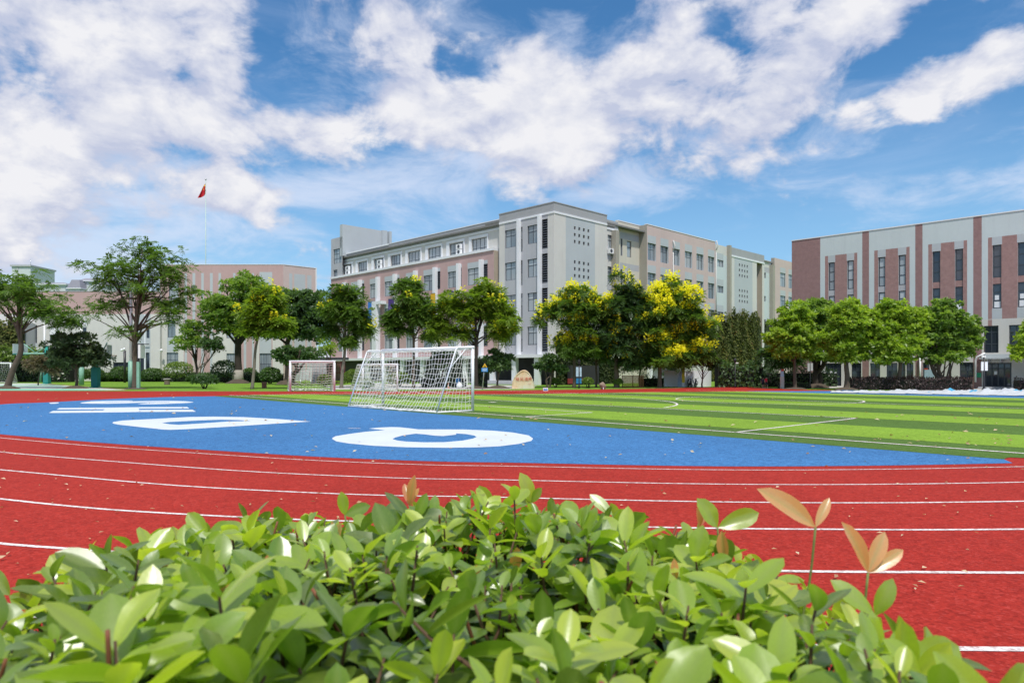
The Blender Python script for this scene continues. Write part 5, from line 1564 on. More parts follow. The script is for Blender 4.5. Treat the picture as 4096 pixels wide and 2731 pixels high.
SG = 'clipped round shrubs along the lawn'
for i, (bx, by, hw, hh, lf, lb) in enumerate([
        (375, 1527, 38, 25, 'leaf_box', 'round clipped shrub behind the teal padded post'),
        (312, 1527, 42, 26, 'leaf_box', 'round clipped shrub behind the dark magnolia'),
        (484, 1526.5, 39, 28, 'leaf_box', 'round clipped shrub left of the big airy tree, before the dark entrance'),
        (432, 1526, 24, 14, 'leaf_box', 'low clipped shrub squeezed between two taller round ones by the railing'),
        (612, 1526.5, 44, 25, 'leaf_box', 'round clipped shrub right of the big airy tree trunk'),
        (713, 1526.5, 57, 38, 'leaf_box_light', 'largest light green clipped shrub below the barred window'),
        (898, 1531, 50, 43, 'leaf_dark', 'dark green clipped shrub left of the biggest camphor'),
        (1080, 1536, 39, 31, 'leaf_box', 'round clipped shrub below the tall curtained window'),
        (828, 1520, 25, 19, 'leaf_box', 'mid green shrub behind the small spreading bush'),
        (1000, 1524, 30, 24, 'leaf_box', 'green shrub between camphor trunk and thin pale trunk'),
        (1035, 1529, 20, 14, 'leaf_box', 'small clipped shrub left of the one below the curtained window'),
        (775, 1528, 26, 12, 'leaf_box', 'low clipped shrub at the foot of the small round tree'),
        (1415, 1543, 36, 30, 'leaf_box_light', 'yellow green round bush left of the large goal, by the red gate'),
        (1595, 1545, 42, 25, 'leaf_box_light', 'yellow green topiary bush seen through the large goal net'),
        (1465, 1552, 24, 13, 'leaf_box_light', 'low light green bush seen through the small goal net'),
        (1300, 1545, 26, 20, 'leaf_box_light', 'pale green bush seen through the right half of the middle goal')]):
    shrub(lb, (bx, by), hw, hh, lf, SG, seed=i, per=62, L=.23)
shrub('small spreading bush standing forward on the lawn with bare stems below', (818, 1555), 44, 21, 'leaf_deep', SG, per=60, L=.2, foot=.35, seed=30, fuzz=.2)
for i, (bx, by, hw, hh, lb) in enumerate([(2221, 1550, 20, 13, 'flat oval topiary between boulder and ivy corner'), (2352, 1552, 22, 15, 'largest flat oval topiary before the dark mural'), (2472, 1551, 18, 13, 'flat oval topiary behind the tree left of the lattice fence')]):
    shrub(lb, (bx, by), hw, hh, 'leaf_box_light', 'oval topiary shrubs before the school block', 'topiary', per=38, L=.13, foot=.25, seed=40 + i, fuzz=.03)


# ---- ivy on walls: leaf coats that follow the wall
M['ivy_mat'] = mat_paint('matted ivy stems and leaves', (.028, .040, .014), .95, .4, 2.5, 9, 0, .6)


def ivy(fac, s0, s1, ztop, label, parent_name='ivy', leaf='leaf_ivy', off=.12, per=55, L=.26, seed=0, ragged=.8, zbot=0.0, thick=.25):
    rng = np.random.default_rng(700 + seed)
    if s0 > s1: s0, s1 = s1, s0
    m = int(per * (s1 - s0) * (ztop - zbot))
    s = rng.uniform(s0, s1, m)
    edge = ztop + ragged * (np.sin(s * 1.7 + seed) * .4 + np.sin(s * 4.3 + 2) * .3 + rng.normal(0, .15, m))
    z = zbot + rng.uniform(0, 1, m) * (edge - zbot)
    lump = .5 + .5 * np.sin(s * 2.3 + np.sin(z * .9) * 1.3) * np.sin(z * .8 + 1.2)
    o = off + thick * lump * rng.uniform(.3, 1.1, m)
    d, n = np.array(fac.d), np.array(fac.n)
    P = np.array(fac.o) + s[:, None] * d + z[:, None] * np.array([0, 0, 1]) + o[:, None] * n
    nrm = unit(n + rng.normal(size=(m, 3)) * .45 + np.array([0, 0, .55]))
    D = unit(np.array([0, 0, -1.0]) + rng.normal(size=(m, 3)) * .7 + n * .3)
    D = unit(D - nrm * np.sum(D * nrm, 1)[:, None] * .8)
    l = L * rng.uniform(.6, 1.4, m)
    V, Q = rhombs(P, D, nrm, l, l * .8)
    T = np.repeat(np.clip(rng.uniform(0, .85, m) + .15 * np.sin(s * 1.3 + z * .7), 0, 1), 4)
    e = empty(parent_name, fac.P((s0 + s1) / 2, 0, off), label, 'ivy')
    quads_mesh('foliage', V, Q, M[leaf], e, tint=T)
    mb = MB(); nb = max(6, int((s1 - s0) / .5))
    for q in range(nb):
        a, b = s0 + (s1 - s0) * q / nb, s0 + (s1 - s0) * (q + 1) / nb
        hh_ = (ztop - zbot) * (.88 + .05 * math.sin(q * 2.1 + seed) + .04 * math.sin(q * .9)); bar(fac, a, b, zbot, zbot + hh_, off * .3, off * .85, mb)
    mb.build('vine_mat', M['ivy_mat'], e)
    mb = MB()
    for q in range(int((s1 - s0) / 1.2) + 1):
        a = s0 + .3 + q * 1.2
        mb.tube([fac.P(a, zbot, off * .5), fac.P(a + .3 * math.sin(q * 2), (zbot + ztop) * .4, off * .5), fac.P(a + .5 * math.cos(q), ztop * .85, off * .5)], [.04, .03, .012], 5)
    mb.build('vine', M['bark_dark'], e)
    return e


ivy(FR, .25, FR.s_(2470), FR.z_(2300, 1335), 'dark ivy covering the lower corner of the school block behind the yellow tree', leaf='leaf_ivy_dark', seed=1, per=95, L=.3)
ivy(FR, FR.s_(2918), FR.s_(3024), FR.z_(2960, 1248), 'tall rusty green ivy curtain under the second block of square openings', seed=2, per=75, L=.30, thick=.45, off=.3)
ivy(FR, FR.s_(3030), FR.s_(3050), FR.z_(3040, 1275), 'narrow dark ivy strip right of the tall ivy curtain', leaf='leaf_ivy_dark', seed=3, off=-.5, per=50, L=.3)
ivy(FR, FR.s_(3056), FR.s_(3092), FR.z_(3070, 1285), 'dark ivy on the recessed wall next to the lime camphor', leaf='leaf_ivy_dark', seed=4, off=-.3, per=45, L=.3)
ivy(FR, FR.s_(2830), FR.s_(2916), FR.z_(2880, 1256), 'green ivy beside the yellow flowering tree, left of the tall curtain', leaf='leaf_ivy', seed=5, off=.35, per=65, L=.3, thick=.6)
FI = Facade(at(-260, HPX, 105) - UP * EYE, (1, 0, 0), (0, -1, 0))
ivy(FI, 0, FI.s_(100), FI.z_(40, 1272), 'thick green ivy covering the wall at the left edge', leaf='leaf_ivy', seed=6, per=34, L=.36, thick=.8)
mb = MB(); mb.obox(FI.P(0, 0, -.3), Vector((FI.s_(98), 0, 0)), Vector((0, 4, 0)), UP * FI.z_(40, 1290)); iw = mb.build('wall', M['grey'], None)
tag(iw, 'grey garden wall under the ivy at the left edge', 'wall')


def hedge(label, p0, p1, w, h, leaf, name='hedge', per=120, L=.22, seed=0, rag=.1, cat='hedge', zb=0.0):
    rng = np.random.default_rng(900 + seed)
    p0, p1 = Vector(p0), Vector(p1); d = (p1 - p0); ln_ = d.length; d.normalize(); n = Vector((d.y, -d.x, 0))
    if n.y > 0: n = -n
    m = int(per * ln_ * (h - zb + w))
    t = rng.uniform(0, ln_, m); face = rng.random(m) < (h - zb) / (h - zb + w)
    z = np.where(face, rng.uniform(zb, h, m), h + rng.normal(0, rag * .5, m) + rag * np.sin(t * 2.1 + seed))
    o = np.where(face, w / 2 + rng.normal(0, rag * .5, m), rng.uniform(-w / 2, w / 2, m))
    P = np.array(p0) + t[:, None] * np.array(d) + o[:, None] * np.array(n) + z[:, None] * np.array([0, 0, 1])
    nrm = unit(np.where(face[:, None], np.array(n), np.array([0, 0, 1.0])) + rng.normal(size=(m, 3)) * .6 + np.array([0, 0, .3]))
    D = unit(rng.normal(size=(m, 3)) + np.array([0, 0, .4])); D = unit(D - nrm * np.sum(D * nrm, 1)[:, None] * .8)
    l = L * rng.uniform(.6, 1.4, m)
    V, Q = rhombs(P, D, nrm, l, l * .55)
    e = empty(name, (p0 + p1) / 2, label, cat)
    quads_mesh('foliage', V, Q, M[leaf], e, tint=np.repeat(rng.uniform(0, 1, m), 4))
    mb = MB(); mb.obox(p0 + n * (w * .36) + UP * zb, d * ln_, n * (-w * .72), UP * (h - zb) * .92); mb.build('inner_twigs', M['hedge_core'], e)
    return e


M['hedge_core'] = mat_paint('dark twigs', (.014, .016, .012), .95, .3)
hedge('dark clipped hedge row behind the round shrubs of the lawn', G(395, 1525.5), G(1130, 1528), 1.0, 1.15, 'leaf_dark', per=42, L=.3, seed=1)
hedge('tall dark hedge behind the left court', G(-300, 1528), G(290, 1528), 1.5, 3.0, 'leaf_dark', per=34, L=.34, seed=2, rag=.25)
hedge('bright yellow green creeper heaped on top of the dark hedge', G(-300, 1529) + UP * 0, G(190, 1529), 2.4, 4.4, 'leaf_box_light', per=40, L=.4, seed=3, rag=.35, zb=3.0, cat='creeper', name='creeper')
hedge('dark purple hedge in front of the picket fence by the brick hall', G(3405, 1558), G(3885, 1561.5), .8, .98, 'leaf_purple', per=130, L=.15, seed=4, rag=.12)
hedge('low box hedge left of the camphor nearest the ivy wall', G(3115, 1552.5), G(3235, 1554.5), .8, .5, 'leaf_dark', per=120, L=.14, seed=5, rag=.03)
hedge('dark shrubbery at the foot of the tall ivy curtain', G(2865, 1548), G(3045, 1548), 1.6, 2.1, 'leaf_deep', per=60, L=.3, seed=6, rag=.4, cat='shrubbery', name='shrubbery')
hedge('dark shrubs in the shade behind the large goal, along the arcade', G(1690, 1548), G(1860, 1549), 1.2, 1.0, 'leaf_dark', per=60, L=.25, seed=7, rag=.25)
hedge('dark creeper mass left of the crossing sign', G(1903, 1550), G(1945, 1550.5), .8, 2.5, 'leaf_dark', per=70, L=.25, seed=8, rag=.2, name='creeper', cat='creeper')
hedge('dark clipped hedge closing the end of the path behind the two walkers', G(3040, 1545.5), G(3340, 1545.5), 1.2, 1.5, 'leaf_dark', per=60, L=.26, seed=12, rag=.25)
hedge('shaded shrubs behind the lattice fence and flowering trees', G(2560, 1545), G(2700, 1544), .8, .9, 'leaf_dark', per=60, L=.24, seed=13, rag=.3)
hedge('shrubs under the right edge camphor', G(4060, 1560), G(4300, 1562), 1.2, .9, 'leaf_purple', per=80, L=.2, seed=9, rag=.2)


# ---------------------------------------------------------------- football goals
def net_panel(mb, fn, nu, nv, r, rng, jit=.012):
    """cords along both directions of a patch fn(u, v)"""
    P = [[Vector(fn(i / nu, j / nv)) + Vector(rng.normal(0, jit, 3)) * (1 if 0 < i < nu and 0 < j < nv else 0) for j in range(nv + 1)] for i in range(nu + 1)]
    for i in range(nu + 1): mb.tube(P[i], r, 3, cap=False)
    for j in range(nv + 1): mb.tube([P[i][j] for i in range(nu + 1)], r, 3, cap=False)


def goal(label, pL, pR, h, back_bot, back_top, r_post=.06, cell=.2, r_net=.011, seed=0, sag=.25, r_bar=.035):
    """frame with posts, crossbar, raked back stays, ground bar and a sagging net"""
    rng = np.random.default_rng(seed)
    pL, pR, bb, bt = Vector(pL), Vector(pR), Vector(back_bot), Vector(back_top)
    e = empty('football_goal', (pL + pR) / 2, label, 'goal', 'white football goals on the sports ground')
    W_ = (pR - pL)
    for p in (pL, pR):
        mb = MB(); mb.tube([p, p + UP * h], r_post, 12); mb.build('post', M['white'], e)
    mb = MB(); mb.tube([pL + UP * h - W_.normalized() * r_post, pR + UP * h + W_.normalized() * r_post], r_post, 12); mb.build('crossbar', M['white'], e)
    for p in (pL, pR):
        mb = MB(); mb.tube([p + UP * (h - .02), p + bt * .9 + UP * (h - .03), p + bt + UP * (h - .12), p + bb + UP * .05], r_bar, 8); mb.build('back_stay', M['white'], e)
        mb = MB(); mb.tube([p + bt.normalized() * .35 + UP * (h - .04), p + bt.lerp(bb, .34) + UP * (h * .66)], r_bar * .7, 6); mb.build('brace', M['white'], e)
        mb = MB(); mb.tube([p + UP * .04, p + bb + UP * .04], r_bar, 8); mb.build('side_ground_bar', M['white'], e)
    mb = MB(); mb.tube([pL + bb + UP * .05, pR + bb + UP * .05], r_bar * 1.2, 8); mb.build('rear_ground_bar', M['white'], e)
    mb = MB()
    nW = max(6, int(W_.length / cell)); slope = (UP * h + bt - bb).length; nS = max(5, int(slope / cell)); nT = max(2, int(bt.length / cell))

    def back(u, v):
        p = (pL + W_ * u) + (bt + UP * (h - .08)).lerp(bb + UP * .06, v)
        k = math.sin(math.pi * u) ** .7 * math.sin(math.pi * v * .97)
        s_ = sag * k
        return p + (-bb.normalized()) * -s_ * (1 if sag > 0 else 1) * -1 * .8 + UP * (-.25 * s_) + UP * .05 * math.sin(u * 31 + v * 9) * k
    net_panel(mb, back, nW, nS, r_net, rng)
    net_panel(mb, lambda u, v: pL + W_ * u + UP * (h - .05 - .05 * math.sin(math.pi * v) - .05 * math.sin(u * 23) ** 2) + bt * v, nW, nT, r_net, rng)
    for p in (pL, pR):
        def side(u, v, p=p):
            dpt = bt.lerp(bb, v) * u
            return p + dpt + UP * ((h - .08) * (1 - v) + .05 - .06 * math.sin(math.pi * u) * (1 - v) - .04 * math.sin(u * 9 + v * 3) ** 2)
        net_panel(mb, side, max(4, int(bb.length / cell)), nS, r_net, rng)
    # slack net lying along the ground at the back
    for q in range(26):
        u = rng.uniform(.02, .95); p = pL + bb + W_ * u
        a = [p + W_.normalized() * rng.uniform(-.35, .35) + bb.normalized() * rng.uniform(-.25, .12) + UP * rng.uniform(.01, .14) for _ in range(5)]
        mb.tube(catmull(a, 3), r_net * 1.1, 3, cap=False)
    mb.build('net', M['net'], e)
    return e


gR, gL = G(1890.7, 1645), G(1532, 1622)
gd = (gR - gL).normalized(); gb_ = Vector((gd.y, -gd.x, 0)); gb_ = gb_ if gb_.y < 0 else -gb_
goal('largest white goal with sagging net at the edge of the blue end zone', gL, gR, 2.68, gb_ * 1.92, gb_ * .92, .066, .21, .0105, 1, .42)
a, b = G(1161.2, 1566), G(1338, 1566)
goal('middle white goal with open front facing the camera, on the far red track', a, b, 2.40, Vector((-.95, 2.3, 0)), Vector((-.25, .6, 0)), .08, .27, .019, 2, .45)
a, b = G(1452, 1562.5), G(1589.5, 1564.5)
goal('small white goal seen through the net of the largest goal', a, b, 2.18, Vector((-1.5, 1.9, 0)), Vector((-.7, .9, 0)), .065, .27, .017, 3, .35)
a, b = G(-70, 1531), G(42, 1531.5)
goal('white goal cut by the left edge on the ball court', a, b, 2.62, Vector((-.8, 2.4, 0)), Vector((-.3, .9, 0)), .07, .3, .012, 4, .3)


# ---------------------------------------------------------------- basketball stands and poles
def hoop_stand(label, x, ybase, ytop, arm_dx, board_px, pad=True, seed=0):
    B = G(x, ybase); d = B.y; k = d / FPX
    H = at(x, ytop, d).z
    e = empty('basketball_stand', B, label, 'basketball hoop', 'teal basketball stands along the court')
    mb = MB(); mb.box(B + UP * H / 2, (.34, .34, H)); mb.box(B + UP * .04, (.75, .75, .08)); mb.build('pole', M['teal'], e)
    mb = MB(); mb.box(B + UP * 1.05, (.62, .62, 1.9), 0, 0, .06); mb.build('padding', M['teal_pad'], e)
    sg = 1 if arm_dx > 0 else -1
    tip = B + Vector((arm_dx * k, -.6, at(x, board_px[1], d).z - .15))
    sh = B + Vector((0, 0, tip.z))
    mb = MB(); mb.tube([sh + UP * .0, tip], .10, 8); mb.build('arm', M['teal_pale'], e)
    for t_, z_ in ((1.0, 1.25), (.5, 0)):
        pass
    mb = MB(); mb.tube([B + UP * (H - .1), sh.lerp(tip, .45) + UP * .1], .06, 6); mb.build('brace', M['teal_pale'], e)
    mb = MB(); mb.tube([sh.lerp(tip, .45) + UP * .1, tip + UP * 1.35], .06, 6); mb.build('brace', M['teal_pale'], e)
    # backboard across the arm's end
    bw, bh = 1.8, 1.15
    ax = Vector((.30 * sg, -.95, 0)).normalized(); nrm = Vector((ax.y, -ax.x, 0))
    if nrm.x * sg < 0: nrm = -nrm
    c = tip + nrm * .15 + UP * .55
    mb = MB(); mb.obox(c - ax * bw / 2 - UP * bh / 2, ax * bw, nrm * .04, UP * bh); bo = mb.build('backboard', M['board'], e)
    mb = MB()
    for (o_, l_) in ((c - ax * bw / 2 - UP * bh / 2, ax * bw), (c - ax * bw / 2 + UP * (bh / 2 - .07), ax * bw)):
        mb.obox(o_ + nrm * .041, l_, nrm * .03, UP * .07)
    for o_ in (c - ax * bw / 2 - UP * (bh / 2 - .07), c + ax * (bw / 2 - .07) - UP * (bh / 2 - .07)):
        mb.obox(o_ + nrm * .041, ax * .07, nrm * .03, UP * (bh - .14))
    mb.build('board_frame', M['white'], bo)
    mb = MB(); mb.obox(c - ax * bw / 2 - UP * (bh / 2 + .12), ax * bw, nrm * .08, UP * .118); mb.build('board_padding', M['teal_pad'], bo)
    rc = c + nrm * .45 - UP * (bh / 2 - .12)
    ring = [rc + Vector((.23 * math.cos(t), .23 * math.sin(t), 0)) for t in np.linspace(0, 2 * math.pi, 19)]
    mb = MB(); mb.tube(ring, .03, 6, cap=False); mb.tube([rc - nrm * .23, rc - nrm * .42], .035, 6); rim = mb.build('rim', M['orange'], e)
    mb = MB()
    for q in range(12):
        t = q * math.pi / 6
        mb.tube([rc + Vector((.23 * math.cos(t), .23 * math.sin(t), 0)), rc + Vector((.17 * math.cos(t + .4), .17 * math.sin(t + .4), -.22)), rc + Vector((.12 * math.cos(t), .12 * math.sin(t), -.45))], .014, 4)
    for r_, z_ in ((.19, -.14), (.155, -.28), (.125, -.43)):
        mb.tube([rc + Vector((r_ * math.cos(t), r_ * math.sin(t), z_)) for t in np.linspace(0, 2 * math.pi, 13)], .012, 4, cap=False)
    mb.build('hoop_net', M['net'], e)
    return e


M['teal_pad'] = mat_paint('teal padding', (.012, .22, .20), .6, .12, 2)
M['orange'] = mat_paint('orange rim', (.62, .16, .04), .5, .05)
M['board'] = mat_paint('grey tinted backboard', (.42, .50, .52), .25, .05)
hoop_stand('teal basketball stand with orange hoop left of the dark magnolia', 188, 1536, 1382, -88, (0, 1409))
hoop_stand('teal padded basketball stand right of the dark magnolia, hoop hidden by leaves', 383, 1550, 1410, 60, (0, 1420))


def light_pole(label, x, ybase, ytop, r, mats, arm=None, foot_y=None, name='light_pole', lamp=True):
    B = G(x, ybase); d = B.y; H = at(x, ytop, d).z
    e = empty(name, B, label, 'light pole', 'tall white light poles at the court')
    zf = at(x, foot_y, d).z if foot_y else 0
    mb = MB(); mb.tube([B + UP * zf, B + UP * H], [r, r * .7], 10); mb.build('pole', M[mats[0]], e)
    if zf: mb = MB(); mb.tube([B, B + UP * (zf - .002)], r * 1.5, 10); mb.build('padded_foot', M[mats[1]], e)
    if arm:
        t = B + Vector((arm[0] / FPX * d, -.1, H + arm[1] / FPX * d))
        mb = MB(); mb.tube(catmull([B + UP * (H - .05), B.lerp(t, .5) + UP * (H * .5 + .12) if arm[2] else (B + UP * H).lerp(t, .5), t], 4), r * .55, 8); mb.build('arm', M[mats[0]], e)
        mb = MB(); mb.box(t, (.7, .3, .14), 0, 0, .04); mb.build('lamp_head', M[mats[0]], e)
    return e


light_pole('white light pole with slanted arm behind the teal basketball stand', 178, 1529, 1282, .13, ('white', 'teal_pale'), (-60, 18, 0), 1480)
light_pole('worn pale green pole behind the dark magnolia with curled lamp on top', 326, 1540, 1275, .17, ('white', 'teal_pale'), (14, -26, 1), 1450)
light_pole('white topped pole with worn green foot just left of the big airy tree trunk', 524, 1555, 1140, .16, ('white', 'teal_pale'), None, 1444)
light_pole('white thin pole with green foot left of the teal basketball pole', 163, 1529, 1400, .10, ('white', 'teal_pale'), (-10, 3, 0), 1465)
gl = empty('globe_lamp', G(499, 1530), 'black post with two white globe lamps before the basement entrance', 'lamp')
B = G(499, 1530); d = B.y; mb = MB(); mb.tube([B, Vector((B.x, B.y, at(0, 1402, d).z))], .16, 8); mb.build('post', M['black'], gl)
for x, y in ((497, 1396), (487, 1400)):
    mb = MB(); mb.ball(at(x, y, d), .17, 10); mb.build('globe', M['white'], gl)

B = G(554, 1556); d = B.y; pp_ = empty('padded_post', B, 'green padded post with dark top and white board right of the airy tree trunk', 'post')
mb = MB(); mb.box(B + UP * at(0, 1447, d).z / 2, (.26, .26, at(0, 1447, d).z), 0, 0, .04); mb.build('padding', M['teal_pale'], pp_)
zt_ = at(0, 1375, d).z; z0_ = at(0, 1447, d).z; mb = MB(); mb.obox((B.x - .09, B.y - .08, z0_ + .002), (.16, 0, 0), (0, .16, 0), (0, 0, zt_ - z0_)); mb.build('dark_post', M['black'], pp_)
a, b = at(560.5, 1432, d), at(568.5, 1379, d); mb = MB(); mb.obox((a.x, d - .35, a.z), (b.x - a.x, .05, 0), (-.05, .9, 0), (0, 0, b.z - a.z)); mb.build('side_board', M['white'], pp_)
mb = MB(); mb.tube([(B.x + .05, B.y, (a.z + b.z) / 2), (a.x + .01, d, (a.z + b.z) / 2)], .03, 6); mb.build('board_arm', M['steel'], pp_)

# flagpole and flag
fp = empty('flagpole', at(821, HPX, 124) - UP * EYE, 'tall thin pale flagpole rising behind the pink block', 'flagpole')
pt = at(823, 720, 124); pb = Vector((pt.x, 124, 0))
mb = MB(); mb.tube([pb, pt], [.11, .055], 10); mb.build('pole', M['flagpole'] if 'flagpole' in M else M['steel'], fp)
mb = MB(); mb.ball(pt + UP * .1, .17, 10, 0, (1, 1, .6)); mb.build('finial', M['steel'], fp)
M['flag_red'] = mat_paint('red flag cloth', (.52, .008, .02), .7, .1, 1.5, 40)
M['flag_star'] = mat_paint('yellow flag star', (.85, .50, .04), .7, .05)
fl = empty('flag', at(822, 740, 124), 'red flag with yellow stars drooping from the tall flagpole', 'flag')
rows_ = [((823.0, 728), (820.5, 736)), ((823.0, 745), (812, 748)), ((822.8, 757), (806, 762)), ((822.3, 768), (799.5, 775)), ((821, 777), (793, 786)), ((817.2, 783), (790.2, 791.5))]
V, Q = [], []
nn = 10
for j, (p, q) in enumerate(rows_):
    for i in range(nn + 1):
        t = i / nn; x = p[0] + (q[0] - p[0]) * t; y = p[1] + (q[1] - p[1]) * t + 3 * math.sin(t * 3.1) * (j / 5)
        V.append(at(x, y, 124 + .28 * math.sin(t * 9 + j * .6) * (j / 5)))
for j in range(len(rows_) - 1):
    for i in range(nn):
        a = j * (nn + 1) + i; Q.append((a, a + 1, a + nn + 2, a + nn + 1))
quads_mesh('cloth', V, Q, M['flag_red'], fl, smooth=True)
def star(c, r, rot=0):
    mb = MB(); ps = [c + Vector((math.cos(a), 0, math.sin(a))) * (r if k % 2 == 0 else r * .42) for k, a in ((k, math.pi / 2 + rot + k * math.pi / 5) for k in range(10))]
    mb.add([c] + ps, [(0, 1 + k, 1 + (k + 1) % 10) for k in range(10)]); mb.build('star', M['flag_star'], fl)
star(at(818.3, 742.5, 123.55), .23, .3)
for x, y in ((812.8, 749.5), (813.0, 753.5), (812.4, 757.5), (815.4, 760)): star(at(x, y, 123.55), .085, .5)


# ---------------------------------------------------------------- boulder with the carved inscription
def mat_stone():
    m, nt, b, out = newmat('warm yellow stone')
    n = link_noise(nt, .9, 6, .6); n2 = link_noise(nt, 6, 5, .65)
    c = rampc(nt, n, [(.30, (.70, .42, .20)), (.5, (.72, .58, .38)), (.68, (.72, .70, .64))])
    c = mixn(nt, .25, c, rampc(nt, n2, [(.3, (.45, .30, .18)), (.7, (.70, .66, .58))]))
    nt.links.new(c, b.inputs['Base Color']); b.inputs['Roughness'].default_value = .55
    bump(nt, b, n2, .25, .03)
    return m


M['stone'] = mat_stone()
M['carved_red'] = mat_paint('red carved lettering', (.55, .07, .05), .7, .1)
sb = G(2093, 1554.5); sd_ = sb.y
bo_e = empty('inscribed_boulder', sb, 'rounded yellow boulder with red carved characters at the school corner', 'boulder')
prof_px = [(2047, 1555), (2048, 1535), (2053, 1517), (2062, 1502), (2074, 1490), (2085, 1482), (2096, 1479.5), (2106, 1482), (2116, 1491), (2125, 1505), (2132, 1522), (2137, 1540), (2139, 1555)]
pr = [at(x, y, sd_) for x, y in prof_px]
pr = catmull(pr, 3)
ly = [(-.30, .90), (-.34, .965), (-.28, 1.0), (.1, 1.0), (.35, .96), (.55, .82), (.66, .55)]
cx_ = sum(p.x for p in pr) / len(pr)
mb = MB(); vs, fs = [], []
n = len(pr); rg = random.Random(4)
for (dy, s_) in ly:
    for p in pr:
        jx = rg.uniform(-.012, .012)
        vs.append(Vector((cx_ + (p.x - cx_) * s_ + jx, sd_ + dy + rg.uniform(-.015, .015), max(p.z, -.1) * (s_ if p.z > .3 else 1))))
for j in range(len(ly) - 1):
    for i in range(n - 1): fs.append((j * n + i, j * n + i + 1, (j + 1) * n + i + 1, (j + 1) * n + i))
fs.append(tuple(range(n))); fs.append(tuple((len(ly) - 1) * n + i for i in range(n - 1, -1, -1)))
mb.add(vs, fs, 0, False); mb.build('stone', M['stone'], bo_e)


def text_mesh(body, size, loc, mat, parent, name='inscription', ax=(1, 0, 0), extr=.004, spacing=1.0):
    cu = bpy.data.curves.new(name, 'FONT'); cu.body = body; cu.size = size; cu.extrude = extr; cu.align_x = 'CENTER'; cu.align_y = 'CENTER'; cu.space_character = spacing
    to = bpy.data.objects.new(name, cu); COL.objects.link(to)
    dg = bpy.context.evaluated_depsgraph_get()
    me = bpy.data.meshes.new_from_object(to.evaluated_get(dg))
    bpy.data.objects.remove(to)
    ax = Vector(ax).normalized(); loc = Vector(loc)
    nrm = ax.cross(UP)
    inv = wmat(parent).inverted()
    for v in me.vertices: v.co = inv @ (loc + ax * v.co.x + UP * v.co.y + nrm * v.co.z)
    me.materials.clear(); me.materials.append(mat)
    o = bpy.data.objects.new(name, me); COL.objects.link(o); o.parent = parent
    return o


for ch, x in zip('桂风清声', (2070, 2087, 2105, 2120)):
    text_mesh(ch, .36, at(x, 1517, sd_ - .352), M['carved_red'], bo_e)
text_mesh('二〇', .13, at(2117, 1535.5, sd_ - .352), M['carved_red'], bo_e, 'small_inscription')

# ---------------------------------------------------------------- crossing sign
M['sign_yellow'] = mat_paint('yellow sign enamel', (.78, .48, .02), .45, .05)
M['sign_blue'] = mat_paint('blue sign enamel', (.03, .24, .60), .45, .05)
sg0 = G(1930, 1557.5); sdd = sg0.y
sg = empty('crossing_sign', sg0, 'yellow triangular children crossing sign with a blue plate on a leaning post', 'road sign')
mb = MB(); mb.tube([sg0, at(1938.5, 1453, sdd + .06)], .045, 8); mb.build('post', M['steel'], sg)
def tri(c, r, dy, mat, name, par):
    mb = MB(); ps = [c + Vector((r * math.sin(a), dy, r * math.cos(a))) for a in (0, 2.094, 4.189)]
    ps2 = [p + Vector((0, .02, 0)) for p in ps]
    mb.add(ps + ps2, [(0, 1, 2), (5, 4, 3), (0, 3, 4, 1), (1, 4, 5, 2), (2, 5, 3, 0)]); return mb.build(name, mat, par)
c = at(1939, 1463.5, sdd)
tr_ = tri(c, .30, -.02, M['black'], 'triangle_plate', sg); tri(c, .245, -.045, M['sign_yellow'], 'sign_face', tr_)
for dx_, s_ in ((-.045, 1), (.06, .75)):
    mb = MB(); q = c + Vector((dx_, -.06, -.05))
    mb.ball(q + UP * .10 * s_, .026 * s_, 8, 0, (1, .4, 1)); mb.tube([q + UP * .07 * s_, q - UP * .02 * s_], .022 * s_, 5)
    mb.tube([q - UP * .02 * s_, q + Vector((-.035 * s_, 0, -.09 * s_))], .013, 4); mb.tube([q - UP * .02 * s_, q + Vector((.035 * s_, 0, -.085 * s_))], .013, 4); mb.tube([q + UP * .05 * s_, q + Vector((.05 * s_, 0, .01))], .01, 4)
    mb.build('walking_figure', M['black'], tr_)
c = at(1938.5, 1479, sdd)
mb = MB(); mb.box(c + Vector((0, -.04, 0)), (.56, .03, .33), 0, 0, .008); bp = mb.build('blue_plate', M['sign_blue'], sg)
for z_, w_, h_ in ((.09, .44, .05), (-.01, .36, .045), (-.10, .40, .03)):
    mb = MB(); mb.box(c + Vector((0, -.058, z_)), (w_, .006, h_)); mb.build('text_line', M['sign_line'] if 'sign_line' in M else M['white'], bp)


# ---------------------------------------------------------------- lamp posts with panels
def lamp_post(label, x, ybase, ytop, panels, lantern=True, r=.05):
    B = G(x, ybase); d = B.y
    e = empty('lamp_post', B, label, 'lamp post', 'black lamp posts by the school')
    H = at(x, ytop, d).z
    mb = MB(); mb.lathe(B, [(r * 2.2, 0), (r * 2.2, .18), (r * 1.3, .3), (r, .5), (r * .8, H)], 10); mb.build('post', M['black'], e)
    if lantern:
        T = B + UP * H
        mb = MB(); mb.lathe(T, [(.05, 0), (.12, .06), (.15, .3), (.17, .32), (.03, .46), (.015, .55)], 8, smooth=False); mb.build('lantern', M['black'], e)
    for (x0, x1, y0, y1, mt) in panels:
        a, b = at(x0, y1, d), at(x1, y0, d)
        mb = MB(); mb.obox((a.x, d - .03, a.z), (b.x - a.x, 0, 0), (0, .06, 0), (0, 0, b.z - a.z)); pn = mb.build('panel', M[mt], e)
        mb = MB(); mb.tube([Vector((a.x, d, b.z + .02)), Vector((b.x, d, b.z + .02))], .015, 5); mb.build('panel_bracket', M['black'], pn)
    return e


